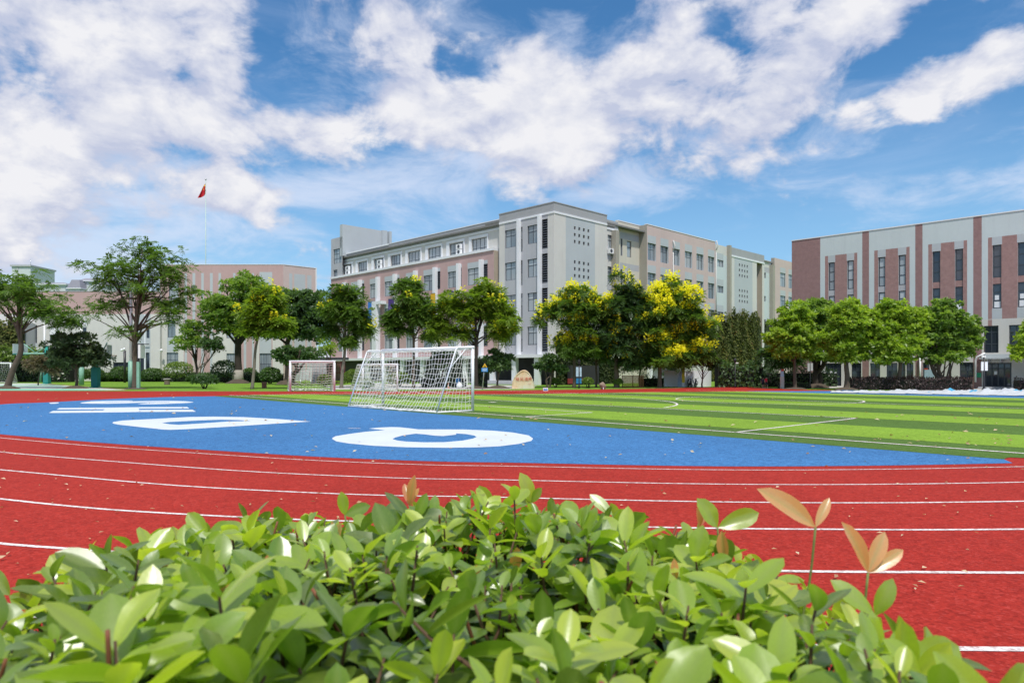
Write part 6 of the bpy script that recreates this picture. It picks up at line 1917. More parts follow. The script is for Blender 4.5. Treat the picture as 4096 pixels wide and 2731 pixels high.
M['panel_grey'] = mat_paint('pale lamp panel', (.52, .54, .56), .5, .06)
M['panel_blue'] = mat_paint('pale blue printed panel', (.42, .55, .68), .5, .25, 5)
lamp_post('black lamp post with two pale blue panels in front of the dark mural', 2316.5, 1553, 1458, [(2304, 2314, 1468, 1506, 'panel_blue'), (2319, 2326, 1468, 1506, 'panel_blue')])
lamp_post('black lamp post with two grey panels beside the dark double trunked camphor', 3241, 1552, 1440, [(3230, 3238.5, 1452, 1484, 'panel_grey'), (3242.5, 3251, 1452, 1482, 'panel_grey')])
lamp_post('thick black post with two white panels left of the hall entrance', 3936, 1566, 1428, [(3924.5, 3934, 1447, 1482, 'white'), (3939, 3950, 1447, 1482, 'white')], lantern=False, r=.07)
lamp_post('black lantern lamp post behind the purple hedge', 3741.5, 1557, 1466, [])
lamp_post('thin black lamp post with small white head before the tall ivy curtain', 2940.5, 1550, 1452, [])
hl = MB(); hd = G(2940.5, 1550).y; hl.box(at(2947, 1452, hd), (.3, .14, .1), .3, 0, .03)
hl.build('lamp_head', M['white'], bpy.data.objects['lamp_post.004'])

# ---------------------------------------------------------------- small things at the far edge of the track
c = G(2182, 1563)
cr = empty('plastic_crate', c, 'small white and blue plastic crate on the grass before the boulder', 'crate')
mb = MB()
for q, (w_, l_) in enumerate(((.34, .0), (.34, .0))):
    pass
for dx_ in (-.2, .18):
    mb.obox(c + Vector((dx_, -.14, 0)), (.02, 0, 0), (0, .28, 0), (0, 0, .25))
for dy_ in (-.14, .12): mb.obox(c + Vector((-.18, dy_, 0)), (.36, 0, 0), (0, .02, 0), (0, 0, .25))
mb.obox(c + Vector((-.18, -.12, .004)), (.36, 0, 0), (0, .24, 0), (0, 0, .02)); mb.build('box', M['white'], cr)
mb = MB(); mb.obox(c + Vector((-.16, -.148, .05)), (.32, 0, 0), (0, .006, 0), (0, 0, .12)); mb.build('side_label', M['sign_blue'], cr)

c = G(2412, 1557)
rk = empty('rounded_stone', c, 'hunched grey brown stone figure at the track edge below the ivy', 'stone')
mb = MB(); bmx = bmesh.new(); bmesh.ops.create_icosphere(bmx, subdivisions=3, radius=1)
for v_ in bmx.verts:
    p = v_.co; z = p.z
    q = Vector((p.x * .27 * (1 - .25 * z) + .06 * (1 if z > .2 else 0) * (-z), p.y * .25, (z + 1) * .33))
    if z > .1 and p.x < -.2: q.x -= .14 * (1 - abs(z - .5)); q.z -= .05
    q += Vector((math.sin(p.x * 9 + p.z * 5), math.sin(p.y * 8), math.sin(p.x * 6 + p.y * 7))) * .012
    v_.co = q
bmx.verts.index_update(); mb.add([c + v_.co for v_ in bmx.verts], [[v_.index for v_ in f.verts] for f in bmx.faces], 0, True); bmx.free()
mb.build('body', mat_paint('grey brown stone', (.25, .19, .14), .9, .2, 4, 25, 0, .5), rk)
mb = MB(); mb.box(c + Vector((.0, -.24, .09)), (.08, .05, .16), 0, 0, .015); mb.build('white_base', M['white'], rk)

# lattice fence of bamboo
f0, f1 = G(2489, 1550.5), G(2574, 1550.5)
lf_ = empty('lattice_fence', f0.lerp(f1, .5), 'brown diagonal bamboo lattice fence under the cream wall', 'fence')
M['bamboo'] = mat_paint('brown bamboo', (.30, .15, .07), .7, .25, 6)
Hf = at(0, 1502, f0.y).z; Lf = (f1 - f0).length; dv = (f1 - f0).normalized()
mb = MB()
for sgn in (1, -1):
    q = -Hf
    while q < Lf:
        a_, b_ = q, q + Hf
        s0, s1 = max(a_, 0), min(b_, Lf)
        if s1 > s0 + .05:
            z0, z1 = (s0 - a_), (s1 - a_)
            if sgn < 0: z0, z1 = Hf - z0, Hf - z1
            mb.tube([f0 + dv * s0 + UP * z0 + Vector((0, .02 * sgn, 0)), f0 + dv * s1 + UP * z1 + Vector((0, .02 * sgn, 0))], .017, 5)
        q += .105
mb.build('lattice_strips', M['bamboo'], lf_, kind='stuff')
for z_ in (.06, Hf * .98):
    mb = MB(); mb.tube([f0 + UP * z_, f1 + UP * z_], .03, 6); mb.build('rail', M['bamboo'], lf_)
for t in (0, .5, 1):
    mb = MB(); p = f0.lerp(f1, t) + Vector((0, .06, 0)); mb.tube([p, p + UP * (Hf + .05)], .035, 6); mb.build('post', M['bamboo'], lf_)

# wooden picket fence behind the purple hedge
p0, p1 = G(3400, 1556.5), G(3895, 1559.5)
pf = empty('picket_fence', p0.lerp(p1, .5), 'dark brown wooden picket fence behind the purple hedge', 'fence')
M['fence_wood'] = mat_paint('dark fence wood', (.085, .045, .035), .85, .2, 4)
dv = (p1 - p0).normalized(); Lp = (p1 - p0).length; mb = MB(); t = 0; rg = random.Random(8)
while t < Lp:
    h_ = 1.12 + rg.uniform(-.03, .03); q = p0 + dv * t
    mb.obox(q, dv * .10, Vector((0, .025, 0)), UP * h_); t += .17
mb.build('pickets', M['fence_wood'], pf, kind='stuff')
for z_ in (.3, .9):
    mb = MB(); mb.obox(p0 + UP * z_ + Vector((0, .026, 0)), dv * Lp, Vector((0, .04, 0)), UP * .08); mb.build('rail', M['fence_wood'], pf)

# feather flag
fb_ = G(2724, 1547.5); fd_ = fb_.y
ff = empty('feather_flag', fb_, 'yellow and pale blue feather flag under the low dark trees', 'flag')
M['ff_yellow'] = mat_paint('yellow banner cloth', (.78, .66, .05), .7, .08, 3); M['ff_blue'] = mat_paint('printed blue banner cloth', (.34, .46, .62), .7, .35, 2.2)
def strip(left, right, mat, name, dy=0):
    V, Q = [], []
    for (a, b) in zip(left, right):
        for t in (0, .5, 1):
            x = a[0] + (b[0] - a[0]) * t; y = a[1] + (b[1] - a[1]) * t
            V.append(at(x, y, fd_ + dy + .05 * math.sin(y * .08 + t * 2)))
    for j in range(len(left) - 1):
        for i in range(2):
            k = j * 3 + i; Q.append((k, k + 1, k + 4, k + 3))
    quads_mesh(name, V, Q, mat, ff, smooth=True)
strip([(2732, 1460), (2730, 1478), (2727, 1500), (2728, 1530)], [(2739, 1459), (2739, 1478), (2739, 1500), (2739, 1530)], M['ff_yellow'], 'yellow_panel')
strip([(2729, 1472), (2718, 1492), (2711, 1515), (2711, 1547)], [(2730, 1478), (2727, 1500), (2727.9, 1525), (2728, 1547)], M['ff_blue'], 'blue_panel', .01)
strip([(2728, 1530.3), (2728, 1547)], [(2739, 1530.3), (2739, 1547)], M['white'], 'white_panel')
mb = MB(); mb.tube([fb_ + Vector((.36, .04, 0)), at(2739.5, 1456, fd_ + .04)], .025, 6); mb.build('pole', M['steel'], ff)
mb = MB()
mb.box(fb_ + Vector((0, .0, .03)), (.9, .25, .05), 0, 0, .01); mb.build('foot_plate', M['steel'], ff)


def scooter(x, y, label, yaw):
    B = G(x, y); e = empty('parked_scooter', B, label, 'scooter', 'scooters parked in the shade of the block')
    q = Matrix.Rotation(yaw, 3, 'Z')
    def T(a): return B + q @ Vector(a)
    for yy in (-.42, .42):
        mb = MB(); ring = [T((0, yy + .17 * math.cos(t), .2 + .17 * math.sin(t))) for t in np.linspace(0, 2 * math.pi, 17)]; mb.tube(ring, .045, 6, cap=False); w_ = mb.build('wheel', M['black'], e)
        mb = MB(); mb.tube([T((-.04, yy, .2)), T((.04, yy, .2))], .09, 10); mb.build('rim', M['steel'], w_)
    mb = MB(); mb.tube(catmull([T((0, -.38, .25)), T((0, -.32, .6)), T((0, -.30, .82))], 3), [.09] * 7, 8); mb.tube(catmull([T((0, -.3, .32)), T((0, 0, .28)), T((0, .35, .38)), T((0, .5, .62))], 3), [.1, .1, .11, .12, .13, .13, .12, .1, .08, .06], 8); mb.build('body', M['black'], e)
    mb = MB(); mb.tube(catmull([T((0, -.02, .62)), T((0, .2, .66)), T((0, .45, .68))], 3), [.06, .1, .12, .12, .12, .1, .06], 8); mb.build('seat', M['frame_bronze'], e)
    mb = MB(); mb.tube([T((-.3, -.27, .86)), T((0, -.3, .82)), T((.3, -.27, .86))], .022, 6); mb.build('handlebar', M['black'], e)
    for s_ in (-1, 1):
        mb = MB(); mb.ball(T((.24 * s_, -.3, 1.02)), .055, 8, 0, (1, .4, .8)); mb.tube([T((.24 * s_, -.28, .88)), T((.24 * s_, -.29, 1.0))], .012, 5); mb.build('mirror', M['white'], e)
        mb = MB(); mb.tube(catmull([T((.13 * s_, -.42, .78)), T((.2 * s_, -.4, .58)), T((.24 * s_, -.32, .36))], 3), [.02, .05, .06, .065, .06, .045, .02], 6); mb.build('leg_shield', M['white'], e)
    return e


scooter(2759, 1547, 'black scooter with white leg shields right of the feather flag', .1)
scooter(2786, 1546.5, 'dark scooter parked nearest the white garden wall', -.5)

# parked things in the shade of the arcade behind the net
def cone(x, y, h, label):
    B = G(x, y); e = empty('traffic_cone', B, label, 'cone')
    mb = MB(); mb.box(B + UP * .02, (h * .55, h * .55, .04)); mb.lathe(B + UP * .04, [(h * .2, 0), (h * .14, h * .33)], 12); mb.lathe(B + UP * .04, [(h * .105, h * .55), (h * .03, h * .96)], 12); mb.build('cone_body', M['orange'], e)
    mb = MB(); mb.lathe(B + UP * .04, [(h * .14, h * .33 + .001), (h * .105, h * .55 - .001)], 12); mb.build('white_band', M['white'], e)
cone(1793, 1553.5, .5, 'red and white traffic cone behind the large goal net')
B = G(1862, 1556); ld = empty('step_ladder', B, 'white folding step ladder leaning behind the right post of the large goal', 'ladder')
k = B.y / FPX
for (xa, xb, dy) in ((1850, 1853.5, 0), (1862, 1874, 0)):
    mb = MB(); mb.tube([G(xa + 8 if xa < 1855 else xb, 1557), at(xa + 4 if xa < 1855 else 1862, 1484, B.y)], .022, 6); mb.build('stile', M['white'], ld)
for i in range(6):
    y = 1495 + i * 10.5; mb = MB(); mb.tube([at(1854.4 + (y - 1484) * .055, y, B.y), at(1862 + (y - 1484) * .165, y, B.y)], .014, 5); mb.build('rung', M['white'], ld)
B = G(1838, 1554); bk = empty('white_bag', B, 'round white sack lying beside the white ladder', 'bag')
mb = MB(); mb.ball(B + UP * .27, .27, 12, 0, (1.1, .9, 1)); mb.tube([B + UP * .5, B + UP * .62], [.06, .1], 8); mb.build('sack', M['white'], bk)
B = G(1832, 1551); bn = empty('blue_bin', B, 'small blue bin beside the white sack behind the net', 'bin')
mb = MB(); mb.lathe(B, [(.17, 0), (.22, .82), (.24, .84)], 12); mb.build('bin_body', M['sign_blue'], bn)
mb = MB(); mb.lathe(B + UP * .845, [(.25, 0), (.22, .06), (.05, .1)], 12); mb.build('bin_lid', M['sign_blue'], bn)

# white signboard among the trunks, dark red gate
B = G(1222, 1543); wb = empty('white_board', B, 'pale slanted board among the trunks behind the middle goal', 'board')
mb = MB(); p = [at(1195, 1519, B.y), at(1248, 1520, B.y), at(1249, 1471, B.y), at(1207, 1484, B.y)]
mb.add(p + [q + Vector((0, .06, 0)) for q in p], [(0, 1, 2, 3), (7, 6, 5, 4), (0, 4, 5, 1), (1, 5, 6, 2), (2, 6, 7, 3), (3, 7, 4, 0)]); mb.build('panel', M['panel_grey'], wb)
for x in (1202, 1243):
    mb = MB(); q = at(x, 1519, B.y); mb.tube([Vector((q.x, q.y + .03, 0)), q + Vector((0, .03, 0))], .05, 6); mb.build('leg', M['steel'], wb)
B = G(1352, 1537); dg_ = empty('red_gate', B, 'dark red metal gate between the pink block and the school front', 'gate')
M['gate_red'] = mat_paint('dark red gate', (.10, .012, .018), .5, .2)
k = B.y / FPX
for i in range(12):
    x = at(1318 + i * 5.5, HPX, B.y).x; mb = MB(); mb.tube([(x, B.y, .1), (x, B.y, 2.6)], .045, 5); mb.build('bar', M['gate_red'], dg_)
for z_ in (.15, 1.4, 2.6):
    mb = MB(); mb.tube([(at(1316, HPX, B.y).x, B.y - .05, z_), (at(1382, HPX, B.y).x, B.y - .05, z_)], .05, 6); mb.build('rail', M['gate_red'], dg_)
B = G(1300, 1532); gw_ = empty('garden_wall', B, 'grey wall with dark cap closing the gap beside the red gate', 'wall')
mb = MB(); mb.obox((at(1236, HPX, B.y).x, B.y + 1, 0), (at(1318, HPX, B.y).x - at(1236, HPX, B.y).x, 0, 0), (0, .3, 0), (0, 0, 3.0)); mb.build('wall', M['grey'], gw_)
mb = MB(); mb.obox((at(1234, HPX, B.y).x, B.y + .9, 3.0), (at(1385, HPX, B.y).x - at(1234, HPX, B.y).x, 0, 0), (0, .5, 0), (0, 0, .35)); mb.build('cap', M['frame_bronze'], gw_)

# stumps used as seats on the lawn
def stump(x, y, h, r, label, mat, top):
    B = G(x, y); e = empty('stump_seat', B, label, 'stump', 'stump shaped seats on the lawn')
    mb = MB(); mb.lathe(B, [(r * 1.0, -.02), (r * .92, .1), (r * .95, h - .05), (r * 1.0, h)], 14); mb.build('body', mat, e)
    mb = MB(); mb.lathe(B + UP * h, [(r * 1.12, .001), (r * 1.12, .07), (r * 1.05, .085)], 14); mb.build('top', top, e)
stump(668.5, 1538, .62, .33, 'grey stump seat with pale top on the sunny lawn', mat_paint('bark like concrete', (.17, .13, .10), .9, .25, 4), M['concrete_pale'])
stump(1057, 1551.5, .46, .24, 'small reddish stump seat right of the thin pale trunk', mat_paint('reddish concrete', (.20, .085, .065), .9, .2, 4), mat_paint('reddish seat top', (.26, .13, .10), .9, .1))

# mural niche behind the yellow tree: its shade painted as a near-black box, with coloured panels
mu = empty('mural_front', FR.P(FR.s_(2310), 0, .1), 'dark shopfront with red and blue base panels behind the yellow tree', 'shopfront')
zt_ = FR.z_(2310, 1462)
mb = MB(); bar(FR, FR.s_(2258), FR.s_(2372), 0.0, zt_, .45, .9, mb); mb.build('dark_front', M['dark'], mu)
for x0, x1, mt in ((2270, 2290, 'banner_red'), (2292, 2302, 'sign_blue'), (2303, 2325, 'sign_blue'), (2326, 2331, 'banner_red')):
    mb = MB(); bar(FR, FR.s_(x0, .9), FR.s_(x1, .9), .15, .75, .902, .95, mb); mb.build('base_panel', M['dull_red'] if mt == 'banner_red' and 'dull_red' in M else M[mt], mu)
# posters
pk = G(3130, 1554); pz = pk.y
ps_ = empty('poster_pillar', pk, 'white poster pillar with red heading beside the path', 'poster')
mb = MB(); a, b = at(3124, 1532, pz), at(3137, 1506, pz); mb.obox((a.x, pz, 0), (b.x - a.x, 0, 0), (0, .25, 0), (0, 0, b.z)); mb.build('plinth', M['concrete_pale'], ps_)
mb = MB(); b2 = at(3137, 1476, pz); mb.obox((a.x + .02, pz + .02, b.z + .001), (b.x - a.x - .04, 0, 0), (0, .2, 0), (0, 0, b2.z - b.z)); mb.build('poster', M['panel_blue'], ps_)
mb = MB(); b3 = at(3137, 1484, pz); mb.obox((a.x + .02, pz + .005, b3.z), (b.x - a.x - .04, 0, 0), (0, .014, 0), (0, 0, b2.z - b3.z)); mb.build('red_heading', M['banner_red'], ps_)
nb_ = empty('notice_board', FB.P(sX(3722), .9, .4), 'pale printed notice board on the hall wall behind the lantern post', 'notice board')
mb = MB(); bar(FB, sX(3702), sX(3741), FB.z_(3720, 1516), FB.z_(3720, 1478), .3, .36, mb); bdn = mb.build('board', M['panel_blue'], nb_)
mb = MB(); bar(FB, sX(3701), sX(3715), FB.z_(3720, 1478), FB.z_(3720, 1473), .3, .37, mb); mb.build('red_header', M['banner_red'], nb_)
for x in (3703, 3740):
    mb = MB(); mb.tube([FB.P(sX(x), 0, .28), FB.P(sX(x), FB.z_(3720, 1473), .28)], .03, 6); mb.build('leg', M['steel'], nb_)

# ---------------------------------------------------------------- white plastic sheeting heaped along the far edge
def tarp():
    rng = np.random.default_rng(3)
    a0, a1 = G(3330, 1566.5), G(4400, 1563.5); b0, b1 = G(3320, 1571.5), G(4400, 1590)
    nx, ny = 110, 14
    hills = [(t, rng.uniform(.12, .5) * (1.6 if t > .5 else .9), rng.uniform(.012, .035), rng.uniform(.15, .6)) for t in np.sort(rng.uniform(.03, .99, 22))]
    hills += [(.445, .62, .02, .35), (.66, .75, .03, .3), (.25, .35, .02, .4)]
    V, Q, MI = [], [], []
    for j in range(ny + 1):
        for i in range(nx + 1):
            u, v_ = i / nx, j / ny
            p = a0.lerp(a1, u).lerp(b0.lerp(b1, u), v_)
            edge = min(1, v_ / .12, (1 - v_) / .12)
            h = sum(hh * math.exp(-((u - t) / w) ** 2 - ((v_ - c_) / .28) ** 2) for t, hh, w, c_ in hills)
            wr = .05 * math.sin(u * 190 + 5 * math.sin(v_ * 7)) + .04 * math.sin(u * 90 + v_ * 17) + rng.normal(0, .012)
            z = .05 + max(0, h * .24 + wr * .9) * max(edge, 0)
            V.append((p.x + rng.normal(0, .05) * (1 if j in (0, ny) else 0), p.y + (.45 * math.sin(u * 60) if j in (0, ny) else 0), max(z, .024)))
    for j in range(ny):
        for i in range(nx):
            k = j * (nx + 1) + i; Q.append((k, k + 1, k + nx + 2, k + nx + 1))
            u = i / nx; MI.append(1 if (j in (3, 4, 5, 6) and any(abs(u - q) < .011 for q in (.377, .45, .53, .70, .82))) else 0)
    e = empty('plastic_sheeting', a0.lerp(b1, .5), 'long crumpled white plastic sheeting with blue patches along the far pitch edge', 'tarpaulin')
    quads_mesh('sheet', V, Q, [M['tarp'], M['tarp_blue']], e, smooth=True, mi=MI)


M['tarp'] = mat_paint('white plastic sheet', (.62, .65, .70), .4, .06, 1.5, 12); M['tarp_blue'] = mat_paint('blue plastic', (.08, .42, .70), .4, .1)
tarp()


# ---------------------------------------------------------------- two people walking by the path
def person(label, px, py, h, yaw, shirt, shorts, seed, step):
    B = G(px, py); s_ = h / 1.7
    q = Matrix.Rotation(yaw, 3, 'Z')
    J, Rr, E = [], [], []

    def add(p, r, par=None):
        J.append(q @ (Vector(p) * s_)); Rr.append(r * s_)
        if par is not None: E.append((par, len(J) - 1))
        return len(J) - 1
    pel = add((0, 0, .93), .145)
    wa = add((0, .01, 1.08), .125, pel); ch = add((0, .0, 1.28), .155, wa); nk = add((0, .0, 1.43), .065, ch); hd = add((0, -.015, 1.54), .085, nk); tp = add((0, -.01, 1.64), .080, hd)
    nose = add((0, -.11, 1.55), .018, hd)
    for sd, st in ((-1, step), (1, -step)):
        sh_ = add((.19 * sd, 0, 1.37), .068, ch); el_ = add((.25 * sd, st * -.08 + .02, 1.12), .046, sh_); wr = add((.27 * sd, st * -.18 - .03, .90), .034, el_); pl = add((.275 * sd, st * -.2 - .05, .82), .036, wr)
        for f in range(4): add((.262 * sd + .008 * (f - 1.5), st * -.2 - .06 + .016 * (f - 1.5), .735 + .008 * abs(f - 1.5)), .0105, pl)
        add((.25 * sd, st * -.2 - .09, .80), .012, pl)
        hp = add((.095 * sd, 0, .86), .095, pel); kn = add((.10 * sd, st * .16 - .03, .49), .062, hp); an = add((.10 * sd, st * .24, .09), .042, kn); to = add((.11 * sd, st * .24 - .15, .045), .04, an)
    me = bpy.data.meshes.new('body'); me.from_pydata([B + j for j in J], E, [])
    o = bpy.data.objects.new('body', me); COL.objects.link(o)
    md = o.modifiers.new('skin', 'SKIN'); sk = me.skin_vertices[0].data
    for i, r in enumerate(Rr): sk[i].radius = (r, r)
    sk[0].use_root = True
    ss = o.modifiers.new('sub', 'SUBSURF'); ss.levels = 1; ss.render_levels = 1
    dg = bpy.context.evaluated_depsgraph_get(); m2 = bpy.data.meshes.new_from_object(o.evaluated_get(dg))
    bpy.data.objects.remove(o)
    e = empty('person', B, label, 'person')
    for mt in (M['skin'], shirt, shorts, M['shoe']): m2.materials.append(mt)
    qi = q.inverted()
    for p in m2.polygons:
        c_ = qi @ ((p.center - B) / s_); z = c_.z; ax_ = abs(c_.x)
        mi = 0
        if z < .11: mi = 3
        elif z < .95 and z > .52 and ax_ < .22: mi = 2
        elif .93 <= z < 1.44 and ax_ < .20: mi = 1
        elif 1.16 < z < 1.44: mi = 1
        p.material_index = mi; p.use_smooth = True
    inv = wmat(e).inverted()
    for v_ in m2.vertices: v_.co = inv @ v_.co
    bo = bpy.data.objects.new('body', m2); COL.objects.link(bo); bo.parent = e
    mb = MB(); mb.ball(B + q @ (Vector((0, .02, 1.615)) * s_), .105 * s_, 12, 0, (.92, 1.02, .95)); mb.build('hair', M['hair'], e)
    mb = MB()
    for sx in (-.03, .03): mb.ball(B + q @ (Vector((sx, -.088, 1.568)) * s_), .012 * s_, 6)
    mb.build('eyes', M['hair'], e)
    return e


M['skin'] = mat_paint('skin', (.50, .30, .22), .6, .05); M['shoe'] = mat_paint('white shoes', (.78, .78, .76), .6, .05); M['hair'] = mat_paint('black hair', (.012, .010, .010), .6, .1)
M['shirt_red'] = mat_paint('red shirt', (.62, .02, .045), .8, .08); M['shirt_navy'] = mat_paint('navy patterned shirt', (.045, .045, .085), .8, .5, 12); M['shorts_dark'] = mat_paint('dark shorts', (.012, .016, .035), .8, .1)
person('person in red shirt, dark shorts and white shoes walking beside the path', 3064.5, 1552, 1.05, .15, M['shirt_red'], M['shorts_dark'], 1, .8)
person('person in navy patterned shirt and dark shorts walking left of the red shirt', 3052, 1551.5, 1.0, -.1, M['shirt_navy'], M['shorts_dark'], 2, -.7)

# ---------------------------------------------------------------- dry leaves blown over the track and pitch
M['dry_leaf'] = mat_leaf('dry fallen leaves', [(0, (.30, .13, .05)), (.5, (.52, .36, .18)), (1, (.70, .60, .42))], .15, .7)
rng = np.random.default_rng(21)
pp = []
for _ in range(420):
    y = HPX + 10 ** rng.uniform(math.log10(95), math.log10(900)); x = rng.uniform(-50, 4150)
    pp.append(G(x, y))
for _ in range(30): pp.append(G(rng.uniform(3500, 4090), rng.uniform(1720, 1790)))
P = np.array([tuple(p) for p in pp]); m = len(P); P[:, 2] = Z4 + .012
a = rng.uniform(0, 6.28, m); D = unit(np.stack([np.cos(a), np.sin(a), rng.uniform(-.1, .35, m)], 1))
N_ = unit(np.array([0, 0, 1.0]) + rng.normal(size=(m, 3)) * .45)
far = P[:, 1]
l = rng.uniform(.045, .095, m) * np.clip(far / 12, .8, 2.0)
V, Q = rhombs(P, D, unit(N_ - D * np.sum(N_ * D, 1)[:, None]), l, l * .5, .25)
V[:, 2] = np.maximum(V[:, 2], Z4 + .006)
quads_mesh('fallen_leaves', V, Q, M['dry_leaf'], None, tint=np.repeat(rng.uniform(0, 1, m), 4), kind='stuff', label='dry tan leaves scattered over the track and pitch', category='leaves') if False else None
_o = quads_mesh('fallen_leaves', V, Q, M['dry_leaf'], None, tint=np.repeat(rng.uniform(0, 1, m), 4))
tag(_o, 'dry tan leaves scattered over the track, blue zone and pitch', 'leaves', kind='stuff')


# ---------------------------------------------------------------- the hedge in the foreground
def leaf_template(L, W, curl, fold, wav, nu=7, nv=2):
    """obovate leaf along +x, facing +z: grid of quads with a folded midrib"""
    V, rib, Q, LU, LV = [], [], [], [], []
    for i in range(nu + 1):
        t = i / nu
        w = W * .5 * (max(0, math.sin(math.pi * min(1, t ** 1.12))) ** .62) * (.86 + .14 * t) + .0008
        if t > .97: w = .0006
        for j in range(-nv, nv + 1):
            s_ = j / nv
            x = L * t * (1 - .08 * abs(curl) * t); y = w * s_
            z = curl * L * (t * t) * -.5 + fold * abs(y) + wav * w * math.sin(t * 9 + j) * abs(s_)
            V.append((x, y, z)); rib.append(.75 if j == 0 else 0.0); LU.append(t); LV.append(s_)
    n = 2 * nv + 1
    for i in range(nu):
        for j in range(n - 1):
            a = i * n + j; Q.append((a, a + n, a + n + 1, a + 1))
    return np.array(V), np.array(rib), np.array(Q), np.array(LU), np.array(LV)


M['hedge_leaf'] = mat_leaf('glossy hedge leaves', [(0, (.036, .10, .012)), (.3, (.12, .26, .018)), (.65, (.33, .48, .024)), (1, (.56, .64, .06))], .46, .40, 1.0, None, True)
M['shoot_leaf'] = mat_leaf('orange red young leaves', [(0, (.55, .13, .07)), (.5, (.72, .34, .12)), (1, (.74, .46, .20))], .38, .3, .8, None, True)
M['twig'] = mat_paint('brown twigs', (.10, .055, .03), .8, .2, 30)
M['twig_red'] = mat_paint('reddish cut twigs', (.22, .075, .035), .7, .2, 30)
M['hedge_inner'] = mat_leaf('shaded inner leaves', [(0, (.018, .045, .010)), (1, (.05, .10, .02))], .2, .5)  # leaf colour darkened to paint the shade in the gaps
M['twig_green'] = mat_paint('green twigs', (.16, .20, .05), .7, .2, 30)
for _m in ('hedge_leaf', 'shoot_leaf'):
    _b = [n for n in M[_m].node_tree.nodes if n.type == 'BSDF_PRINCIPLED'][0]
    _b.inputs['Coat Weight'].default_value = .9; _b.inputs['Coat Roughness'].default_value = .30; _b.inputs['Coat IOR'].default_value = 1.6
hr = np.random.default_rng(77)
HC = np.array([-.118, .72]); HA, HB = .64, .83          # footprint half sizes


def hedge_top(x, y):
    r = (abs((x - HC[0]) / HA) ** 2.8 + abs((y - HC[1]) / HB) ** 2.8) ** (1 / 2.8)
    bumps = .022 * math.sin(x * 9 + 1) * math.sin(y * 7) + .015 * math.sin(x * 19 + y * 13)
    return 1.505 + bumps * (1 - .4 * r) - .16 * r ** 5, r


leaves = []      # (matrix 3x3, origin, template index, tint)
TPL = []
for q in range(14):
    TPL.append(leaf_template(1.0, hr.uniform(.42, .60), hr.uniform(-.2, .7), hr.uniform(.08, .45), hr.uniform(0, .14)))

NSH = len(TPL)
for q in range(6):
    TPL.append(leaf_template(1.0, hr.uniform(.30, .38), hr.uniform(-.25, .45), hr.uniform(.35, .8), .08))


def put_leaf(base, D, N_, L, tint, mat=0, k=None):
    D = Vector(D).normalized(); N_ = Vector(N_); N_ = (N_ - D * N_.dot(D)).normalized(); Sd = N_.cross(D)
    leaves.append((Vector(base), D, Sd, N_, L, hr.integers(NSH) if k is None else k, tint, mat))


twigs = MB(); gtw = MB(); stubs = MB()
shoots = []
tries = 0
while len(shoots) < 700 and tries < 60000:
    tries += 1
    x = HC[0] + hr.uniform(-1.05, 1.05) * HA; y = HC[1] + hr.uniform(-.45, 1.03) * HB
    z, r = hedge_top(x, y)
    if r > 1.03: continue
    if y < .36: continue
    lay = 0 if hr.random() < .72 else 1
    z -= (abs(hr.normal(0, .018)) if lay == 0 else hr.uniform(.05, .13))
    if any((x - a) ** 2 + (y - b) ** 2 + (z - c) ** 2 < .0315 ** 2 for a, b, c, *_ in shoots): continue
    shoots.append((x, y, z, r))
for (x, y, z, r) in shoots:
    out = Vector(((x - HC[0]) / HA, (y - HC[1]) / HB, 0)) * max(0, r - .6) * 1.6
    ax = (Vector((0, 0, 1)) + out + Vector(hr.normal(0, .26, 3))).normalized()
    tip = Vector((x, y, z + abs(hr.normal(0, .012))))
    u = ax.orthogonal().normalized(); w = ax.cross(u)
    n = hr.integers(6, 10); ph = hr.uniform(0, 6.28)
    big = hr.choice([.043, .055, .067, .081]) * hr.uniform(.9, 1.1) * (1.08 if y < .8 else 1.0)
    st_t = hr.choice([0, .05, .2, .45, .65])
    for k in range(n):
        a = ph + k * 2.4; f = k / n
        el_ = R(50 - 54 * f + hr.normal(0, 14))
        D = (u * math.cos(a) + w * math.sin(a)) * math.cos(el_) + ax * math.sin(el_)
        N_ = ax * math.cos(el_) - (u * math.cos(a) + w * math.sin(a)) * math.sin(el_) + Vector(hr.normal(0, .22, 3))
        L = big * (.62 + .5 * f) * hr.uniform(.8, 1.15)
        put_leaf(tip - ax * (.006 + .045 * f), D, N_, L, float(np.clip(st_t + .45 * (1 - f) * hr.uniform(.2, 1) + hr.normal(0, .14), 0, 1)))
    if hr.random() < .08:                # cut twig ends left by the shears
        q = tip + Vector((hr.normal(0, .02), hr.normal(0, .02), 0)); stubs.tube([q - ax * .05, q + ax * .004, q + ax * .012], [.0022, .0020, .0018], 6)
    twigs.tube([tip - ax * .16 + Vector(hr.normal(0, .02, 3)), tip - ax * .05, tip], [.0028, .0022, .0012], 5)
# upright young shoots that stand out of the hedge in the photograph (base, leaf tips measured there)
def shoot(px, py, d, tips, mat=1, stem_from=None):
    b = at(px, py, d)
    s0 = at(*stem_from, d) if stem_from else b - UP * .08
    gtw.tube(catmull([s0, s0.lerp(b, .5) + Vector((.004, 0, .002)), b], 3), .0017, 6)
    for i, (tx, ty, tint, face) in enumerate(tips):
        t = at(tx, ty, d + hr.uniform(-.03, .02)); D = t - b; L = D.length
        N_ = Vector((face, -1.0, .35))
        put_leaf(b, D, N_, L, tint, mat, (NSH + hr.integers(6)) if mat else hr.integers(NSH))


